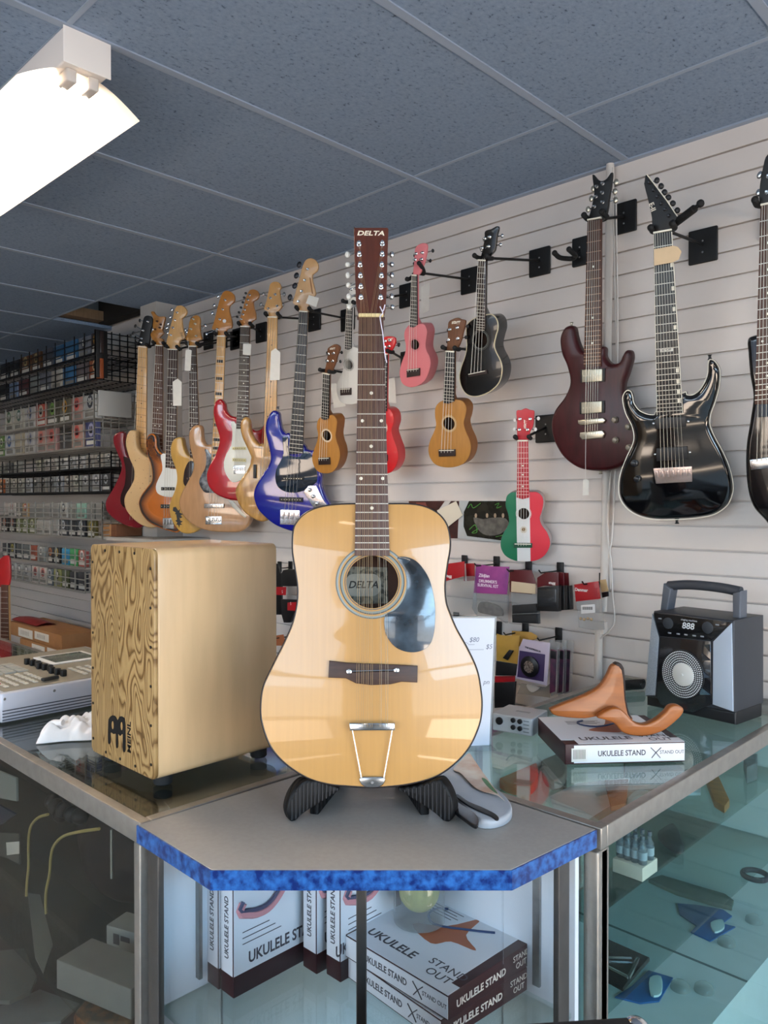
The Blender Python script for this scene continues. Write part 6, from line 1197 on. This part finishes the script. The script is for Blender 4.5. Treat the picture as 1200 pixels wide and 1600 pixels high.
for i, (x0, lb) in enumerate(((715, 'front'), (760, 'middle'), (800, 'rear'))):
    t, f = pack('hanging_packet', '%s purple card in a clear clamshell on the lower right hook' % lb, 'packet', '%d,1060' % x0, Yp-.02+.03*i, [('clamshell', '%d,1040 %d,1045 %d,1370 %d,1390' % (x0, x0+62, x0+50, x0+10), -.006, .004, CLR, 0), ('card', '%d,1095 %d,1105 %d,1360 %d,1372' % (x0+12, x0+50, x0+40, x0+6), .0042, .006, mat('#5d2f4a', .4, var=.4, scale=24, col2='#30283c'), 0), ('title', '%d,1102 %d,1110 %d,1160 %d,1152' % (x0+14, x0+48, x0+47, x0+12), .006, .007, mat('#16161b', .4), 0)], group='purple clamshell packs on one hook')
KB = (430, 860, 11.43)
hook(438, 884, .12, 'small black hook between the wooden box drum and the big guitar')
hook(457, 991, .10, 'small black hook over the orange card by the wooden box drum')
hook(455, 884, .13, 'second small black hook half hidden by the edge of the big guitar')
for lb, yy, pr in (('upper black and red packet between the box drum and the big guitar', .11, [('carton', '150,350 250,335 420,340 440,640 110,640 110,430', -.01, .003, BK, 0), ('header', '0,650 210,650 200,800 0,790', .003, .0045, RD, 0)]),
                   ('left black packet behind the box drum edge, red band', .10, [('carton', '-60,230 60,240 80,400 110,430 110,1150 -60,1150', -.01, .0, BK, 0)]),
                   ('lower black and red packet between the box drum and the big guitar', .12, [('carton', '110,870 420,880 330,1150 270,1290 160,1290 120,1150', -.01, .003, BK, 0), ('header', '230,930 400,920 380,1080 230,1070', .003, .0045, RD, 0)])):
    t, f = pack('hanging_packet', lb, 'packet', '100,400', D-yy, pr, KB)
    k = text('S', .02, f.at(S(KB, '140,740' if 'upper' in lb else '290,950')[0]), .0046, .0002); build('lettering', k, mat('#d8d0cc', .5), t) if 'left' not in lb else None
t, f = pack('hanging_packet', 'orange carded packet low between the box drum and the big guitar', 'packet', '40,1540', D-.08, [('card', '-60,1530 150,1500 200,1700 -60,1700', 0, .003, mat('#a8623c', .5), 0)], KB)
# price tags
def ptag(label, px, f_, w, crop, string=None, mt=None, rot=0):
    L = f_.pts(S(crop, px)); O_ = f_.M @ Vector((*L[0], w)); g = Fr(O_, f_.U, f_.V); t = thing('price_tag', label, 'price tag', g.M)
    k = MB(); k.prism([(p[0]-L[0][0], p[1]-L[0][1]) for p in L], -.0004, .0004); build('paper', k, mt or PAPER, t)
    if string:
        P = [(p[0]-L[0][0], p[1]-L[0][1], .0) for p in f_.pts(S(crop, string))]; k = MB(); k.tube(P, .0007, 5); build('thread', k, WHITE, t)
ptag('white price tag hanging on a thread below the dark cherry guitar bridge', '206,1568 218,1558 235,1568 234,1640 204,1642', fDN, .016, DN, '220,1340 218,1462 219,1558')
ptag('cream paper label wrapped on the neck of the pointed headstock guitar', '320,650 470,622 505,632 532,668 512,730 465,752 320,778', fES, .016, EH, None, mat('#d8bd98', .7, var=.12, scale=20))
def wtag(label, px, crop, a, yaw=YL, string=None):
    L = S(crop, px); O_ = onY(*L[0], D-a); f = Fr(O_, (math.cos(yaw), math.sin(yaw), 0), (0, 0, 1)); ptag(label, px, f, 0, crop, string)
wtag('white price tag on the neck of the sunburst bass', '750,1365 825,1315 890,1370 885,1740 755,1740', HA, .35)
wtag('white price tag on the amber headstock bass, shifted left of its neck', '950,870 1000,860 1045,875 1025,1195 935,1190', HA, .335, string='1000,860 990,760 985,680')
wtag('square white price tag on the red guitar neck', '700,970 825,975 815,1155 692,1140', HB, .25)
wtag('long white price tag on the honey wood bass neck', '235,1540 305,1490 380,1555 370,1990 215,1990', HCc, .29)
wtag('white price tag at the blue bass headstock', '825,660 985,705 940,850 780,790', HCc, .275)
wtag('red and pale swing tag behind the pink ukulele', '275,500 360,455 352,740 290,770 275,700', U2, .20, .2, '300,360 300,420 310,490')
wtag('pale swing tag with dark rim behind the lowest honey ukulele', '225,510 290,500 400,760 270,785', U1, .12, .2)
wtag('white swing tag behind the middle honey ukulele neck', '335,480 390,485 380,780 350,770', U3, .14, .2, '370,360 372,420 360,485')
wtag('dark edged swing tag under the red ukulele headstock', '430,880 475,868 485,1010 445,1005', X6, .16, .2, '445,760 450,820 440,880')
# ================================================================ string and accessory racks on the left
YR = 2.10
KA = (0, 480, 6); KB2 = (0, 690, 6)
fR = Fr((0, YR, 0), (1, 0, 0), (0, 0, 1))
def rack(label, x0, x1, zrows, wm, right_grid=True, group=None, step=.135, sides=3):
    """wire basket rack: tiers with a front grid, right side grid, and shelf wires back to the wall"""
    zt = max(z1 for z0, z1 in zrows)+.02; zb = min(z0 for z0, z1 in zrows)-.022
    t = thing('wire_rack', label, 'wire rack', Matrix.Translation((x1, YR, zb)), group); I = t.matrix_world.inverted()
    g = lambda k: setattr(k, 'v', [tuple(I @ Vector(p)) for p in k.v]) or k
    r = .0028
    for z0, z1 in zrows:
        k = MB(); n = int((x1-x0)/step)
        for i in range(n+1):
            x = x1-i*step; k.box(x-r, x+r, YR-.022-r, YR-.022+r, z0-.014, z0+(z1-z0)*(.98 if sides else .5))
        for q in (0, .34, .66):
            z = z0-.010+(z1-z0)*q; k.box(x0, x1, YR-.022-r, YR-.022+r, z-r, z+r)
        build('front_grid', g(k), wm, t)
        k = MB()
        for i in range(int((x1-x0)/.05)+1): x = x1-i*.05; k.box(x-.0016, x+.0016, YR-.022, D-.004, z0-.0145, z0-.0115)
        for y in (YR-.022, YR+.06, YR+.14, YR+.22, D-.008): k.box(x0, x1, y-.002, y+.002, z0-.017, z0-.013)
        build('shelf_wires', g(k), wm, t)
        k = MB()
        for j in range(8): y = YR-.02+(D-YR)*j/7.; k.box(x1-r, x1+r, y-r, y+r, z0-.014, z1)
        for q in (0, .25, .5, .75, 1): z = z0-.012+(z1-z0)*q; k.box(x1-r, x1+r, YR-.022, D-.004, z-r, z+r)
        build('side_grid', g(k), wm, t)
    return t
BW = mat('#141315', .4, .4); SW = mat('#b4b0a8', .35, .7)
def zr(px, y0, y1): return fR.at((px, y1))[1], fR.at((px, y0))[1]
ZA, ZB, ZC_, ZD, ZE, ZF = zr(152, 516, 550), zr(152, 557, 590), zr(152, 610, 650), zr(152, 655, 695), zr(176, 705, 727), zr(172, 737, 765)
ZG, ZH, ZI, ZJ = zr(160, 783, 809), zr(150, 811, 838), zr(134, 857, 884), zr(134, 893, 922)
XE = -6.6
rk = rack('black wire rack at the top left, holding two rows of dark string packets', XE, -4.36, [ZB, ZA], BW)
k = MB(); k.rbox(.0, .012, -.02, .05, .02, ZA[1]-ZB[0]+.02, .003); build('end_panel', k, mat('#0d0c0d', .5), rk)
rack('silver wire rack with white string boxes, second from the top at left', XE, -4.375, [ZD, ZC_], SW)
rack('dark wire rack with small silver packets, third from the top at left', XE, -4.17, [ZF, ZE], BW)
rack('silver wire rack with olive and white packets, fourth from the top at left', XE, -4.28, [ZH, ZG], SW)
rack('lowest silver wire rack at left, with cyan and green packets', XE, -4.50, [ZJ, ZI], SW)
# black upright that carries the racks behind them
LOGO = mat('#e3e1da', .45)
_pk = {}
ROWN = {}
def packs(row, crop, z, items, desc, tier):
    """one row of packets; items = (x0,x1 in crop px, colour, colour of the round badge or None, words)"""
    n = len(items)
    for i, it in enumerate(items):
        x0, x1, col, badge, words = it[:5]; kind = it[5] if len(it) > 5 else 'packet'
        pa = fR.at((crop[0]+x0/crop[2], 785))[0]; pb = fR.at((crop[0]+x1/crop[2], 785))[0]; w = pb-pa; h = z[1]-z[0]
        rightn = n-1-i; left_w = items[i-1][4] if i else None; right_w = items[i+1][4] if i < n-1 else None
        ords = 'second third fourth fifth sixth seventh eighth ninth tenth eleventh twelfth thirteenth fourteenth'.split()
        o_ = 'at the right end' if rightn == 0 else 'at the left end' if i == 0 else '%s from right' % ords[rightn-1]
        lb = '%s %s %s, %s' % (words, kind, o_, desc)
        dep = .05 if kind == 'box' else .022
        t = thing('string_box' if kind == 'box' else 'string_packet', lb, kind, Matrix.Translation((pa+.001, YR, z[0]-.0085)), 'packets in the '+desc)
        tilt = random.uniform(-.03, .03)
        k = MB(); k.rbox(.004, max(.012, w-.004), 0, dep, 0, h*random.uniform(.93, 1.0), .002, M=Matrix.Rotation(tilt*.5, 4, 'Y') if kind != 'box' else None); build('carton', k, mat(col, .4, coat=.35, var=.22, scale=28, ramp=(.3, .7)), t)
        if badge and badge != 'plain':
            rr = min(w*.30, h*.23); k = MB(); c = (w*.5, h*.68)
            k.prism([(c[0]+rr*math.cos(2*PI*q/18), c[1]+rr*1.15*math.sin(2*PI*q/18)) for q in range(18)], .0, .0008, M=Matrix(((1, 0, 0, 0), (0, 0, -1, -.0002), (0, 1, 0, 0), (0, 0, 0, 1)))); b_ = build('badge', k, mat(badge, .45), t)
            k = MB(); k.box(c[0]-rr*.5, c[0]-rr*.15, -.0018, -.0009, c[1]-rr*.6, c[1]+rr*.6); k.box(c[0]-rr*.5, c[0]+rr*.5, -.0018, -.0009, c[1]-rr*.6, c[1]-rr*.25); k.box(c[0]+rr*.15, c[0]+rr*.5, -.0018, -.0009, c[1]-rr*.6, c[1]+rr*.6); build('badge_mark', k, mat('#2c2c30', .5) if sum(lin(badge)[:3]) > .5 else LOGO, b_)
        if badge:
            k = MB(); k.box(w*.14, w*.86, -.0012, .0003, h*.10, h*.26); k.box(w*.2, w*.7, -.0012, .0003, h*.33, h*.37); build('print_band', k, mat('#cfcbc2', .5) if sum(lin(col)[:3]) < .6 else mat('#77756f', .5), t)
packs('A', KA, ZA, [(5, 88, '#1c1a1a', 'plain', 'black'), (96, 188, '#171516', 'plain', 'dark wrapped'), (195, 297, '#6a4220', '#b39a6c', 'brown'), (302, 390, '#5c3d1e', '#a08a5c', 'amber brown'), (405, 500, '#4a4d55', 'plain', 'dark grey'), (510, 603, '#2a587e', 'plain', 'dark blue'), (617, 730, '#356a94', 'plain', 'blue'), (740, 842, '#7b7f88', '#4c5058', 'pale grey'), (858, 948, '#2a1a16', '#c08a3a', 'dark gold printed')], 'top row, black rack', 0)
packs('B', KA, ZB, [(0, 80, '#1d1b1c', 'plain', 'black'), (90, 168, '#7f93b3', 'plain', 'pale blue and white'), (178, 268, '#5a2f2e', 'plain', 'dark red topped'), (275, 365, '#8f9490', 'plain', 'silver green'), (373, 472, '#77777e', 'plain', 'grey'), (483, 583, '#b9b2a6', 'plain', 'crinkled foil'), (593, 712, '#4177a4', 'plain', 'bright blue'), (716, 832, '#75696a', 'plain', 'mauve grey'), (840, 948, '#9a4a1e', '#d9b48a', 'orange tiger coloured')], 'second row, black rack', 1)
packs('C', KA, ZC_, [(45, 130, '#c9c5b8', '#4c6a4a', 'white green badged', 'box'), (133, 228, '#c6c2b4', '#4a665a', 'cream green badged', 'box'), (232, 332, '#bcbab6', '#8088a0', 'white grey badged', 'box'), (338, 437, '#b5452f', '#b9b2a0', 'red orange', 'box'), (440, 550, '#5a5442', '#6f9a3f', 'olive green badged', 'box'), (556, 666, '#57523f', '#c08a2c', 'olive amber badged', 'box'), (670, 778, '#b08a80', '#c0564e', 'pink patterned', 'box'), (786, 912, '#bdbdbb', '#30323c', 'white dark badged', 'box')], 'upper row, silver box rack', 0)
packs('D', KA, ZD, [(-5, 38, '#5c7a3a', '#cfd8b0', 'green'), (45, 135, '#b9bcc0', '#3c5a8a', 'white blue badged'), (140, 228, '#b3a890', 'plain', 'beige'), (233, 328, '#b5b3b0', '#7a7f96', 'white grey badged'), (340, 435, '#a98a80', '#b8645a', 'dull pink'), (438, 535, '#a87e78', '#b85a52', 'salmon pink'), (672, 778, '#b59080', '#c0564e', 'pale pink patterned'), (798, 915, '#454a78', '#9a9ab5', 'blue violet')], 'lower row, silver box rack', 1)
nm = 'silver,pale silver,bright silver,white topped silver,grey silver'.split(',')
packs('E', KB2, ZE, [(2, 52, '#8d8a80', '#5a5a58', 'dull silver'), (72, 108, '#5c5a58', '#9a9a94', 'dark silver'), (135, 192, '#a8a498', '#6b6b68', 'silver'), (333, 388, '#b0ad9c', '#787868', 'creamy silver'), (413, 468, '#b3b0a8', '#76746e', 'white topped'), (477, 538, '#aeaba2', '#6c6a66', 'pale silver'), (552, 632, '#b8b6b2', '#7a7876', 'white silver'), (637, 705, '#a9a7a4', '#656565', 'grey silver'), (712, 792, '#b5b3b0', '#55565a', 'white squared'), (802, 878, '#a09a90', '#3e3e42', 'dark badged silver'), (882, 968, '#9c958a', '#3a3a3e', 'warm silver'), (978, 1062, '#a5a29c', '#4c4c50', 'creased silver')], 'upper row, dark wire rack', 0)
packs('F', KB2, ZF, [(-5, 34, '#a85a28', '#d8b48a', 'orange'), (48, 95, '#aca79a', '#5c5a56', 'silver'), (104, 163, '#b0aca0', '#54524e', 'bright silver'), (168, 218, '#a9a598', '#4c4a48', 'narrow silver'), (238, 298, '#a6a7aa', '#55565a', 'cool silver'), (303, 363, '#85837e', '#484846', 'grey'), (374, 432, '#8b867c', '#2e2c2a', 'dark faced'), (448, 518, '#80817f', '#34363a', 'dull grey'), (524, 592, '#9da0a4', '#42444c', 'blue silver'), (598, 672, '#948d84', '#4e4a46', 'brownish silver'), (682, 752, '#aeab9e', '#5a5a52', 'cream silver'), (764, 842, '#8b8986', '#b9b9b8', 'mid grey'), (862, 942, '#a3a2a2', '#5c5c60', 'pale grey'), (948, 1038, '#3c3c3e', '#a9a9a8', 'black')], 'lower row, dark wire rack', 1)
packs('G', KB2, ZG, [(75, 142, '#c4c0ba', '#b0605c', 'white red badged'), (148, 202, '#7d7c76', 'plain', 'clear grey'), (208, 266, '#b59468', '#a04a3c', 'tan and red'), (274, 332, '#8c8a86', 'plain', 'light grey'), (335, 402, '#85847f', 'plain', 'grey wired'), (404, 472, '#8f8c88', 'plain', 'silver grey'), (478, 548, '#96948f', 'plain', 'pale grey'), (558, 632, '#b3b2ae', '#3b3d40', 'white and black'), (638, 712, '#85857e', 'plain', 'smoky grey'), (714, 802, '#8fb8a6', 'plain', 'mint green'), (808, 886, '#8a8880', 'plain', 'mid grey'), (892, 972, '#85827c', 'plain', 'dark grey')], 'upper row, olive packet rack', 0)
packs('H', KB2, ZH, [(8, 72, '#2a211e', '#c0622c', 'black orange badged'), (83, 138, '#231e1c', '#b05a2a', 'dark orange badged'), (146, 203, '#6f7440', '#c9c9b0', 'olive'), (206, 263, '#6a6e3a', '#cfcfb8', 'olive green'), (270, 328, '#70733f', '#c6c6ac', 'light olive'), (336, 402, '#b9b5ac', 'plain', 'cream'), (406, 468, '#bdb9b0', 'plain', 'white'), (474, 548, '#b3b0aa', 'plain', 'tilted white'), (552, 632, '#3a3c40', '#c9c9c8', 'charcoal'), (638, 712, '#1f2022', 'plain', 'black'), (714, 798, '#26272a', '#c4c4c4', 'black badged'), (814, 892, '#5c5426', '#b59a30', 'yellow brown')], 'lower row, olive packet rack', 1)
packs('I', KB2, ZI, [(18, 78, '#2c2a30', 'plain', 'dark violet'), (84, 142, '#232022', '#a89a3c', 'black yellow badged'), (148, 207, '#3b4042', 'plain', 'dark teal'), (212, 272, '#565a5a', 'plain', 'slate'), (278, 337, '#a04c30', 'plain', 'red orange'), (342, 418, '#8d918e', '#d0d0cc', 'pale grey'), (446, 492, '#33302f', '#c0764a', 'black orange topped'), (497, 558, '#262422', '#c0a040', 'black gold badged'), (572, 645, '#2f8fbe', 'plain', 'cyan blue'), (648, 722, '#3a9a54', 'plain', 'bright green'), (728, 802, '#b0554c', '#d8d4ce', 'salmon red')], 'upper row, lowest wire rack', 0)
packs('J', KB2, ZJ, [(0, 24, '#a88a28', 'plain', 'mustard'), (40, 82, '#8f8b88', '#76767a', 'grey'), (86, 147, '#b4b1ac', '#6a6a6c', 'white'), (150, 207, '#a6a4a0', '#6c6c70', 'pale grey'), (212, 273, '#9c9a98', '#66666a', 'mid grey'), (292, 362, '#c0b9b2', '#a0504c', 'white red printed'), (364, 432, '#bdb6ae', '#a0504c', 'cream red printed'), (434, 492, '#5c6670', '#b4b8bc', 'blue grey'), (497, 570, '#8a8c52', '#3c3c2a', 'yellow green'), (574, 642, '#4c5430', 'plain', 'olive'), (647, 722, '#23222a', 'plain', 'black orange topped'), (724, 800, '#25232b', 'plain', 'dark violet orange topped')], 'lower row, lowest wire rack', 1)
# kraft boxes near the rack end
a = onY(950/6, 690+885/6, 2.12); b = onY(1040/6, 690+885/6, 2.12); c = onY(1090/6, 690+885/6, 2.12); zt = onY(1000/6, 690+775/6, 2.12).z
for lb, x0, x1, m_ in (('tan cardboard box at the rack end under the dark red bass', a.x, b.x-.002, mat('#a87a4e', .7, var=.1)), ('brown cardboard box right of the tan one under the dark red bass', b.x, c.x, mat('#6f4326', .7, var=.1))):
    t = thing('cardboard_box', lb, 'box', Matrix.Translation((x0, 2.12, a.z))); k = MB(); k.rbox(0, x1-x0, 0, .16, .001, zt-a.z, .002); build('carton', k, m_, t)
    k = MB(); k.box((x1-x0)*.1, (x1-x0)*.9, -.0006, .0003, (zt-a.z)*.48, (zt-a.z)*.51); build('flap_line', k, mat('#4a3018', .7), t)
k = MB(); k.rbox(a.x-.05, c.x+.45, 2.10, D-.003, a.z-.02, a.z, .002); tag(build('wall_shelf', k, mat('#a9a59f', .5)), 'narrow wall shelf carrying the two small cardboard boxes', 'shelf')
t = thing('display_box', 'white plastic box closing the right end of the silver box rack', 'box', Matrix.Translation((-4.37, YR+.0, ZC_[0]))); k = MB(); k.rbox(.004, .022, -.005, .20, 0, ZC_[1]-ZC_[0], .003); build('shell', k, mat('#a9a8a4', .4), t)
bpy.context.view_layer.update()
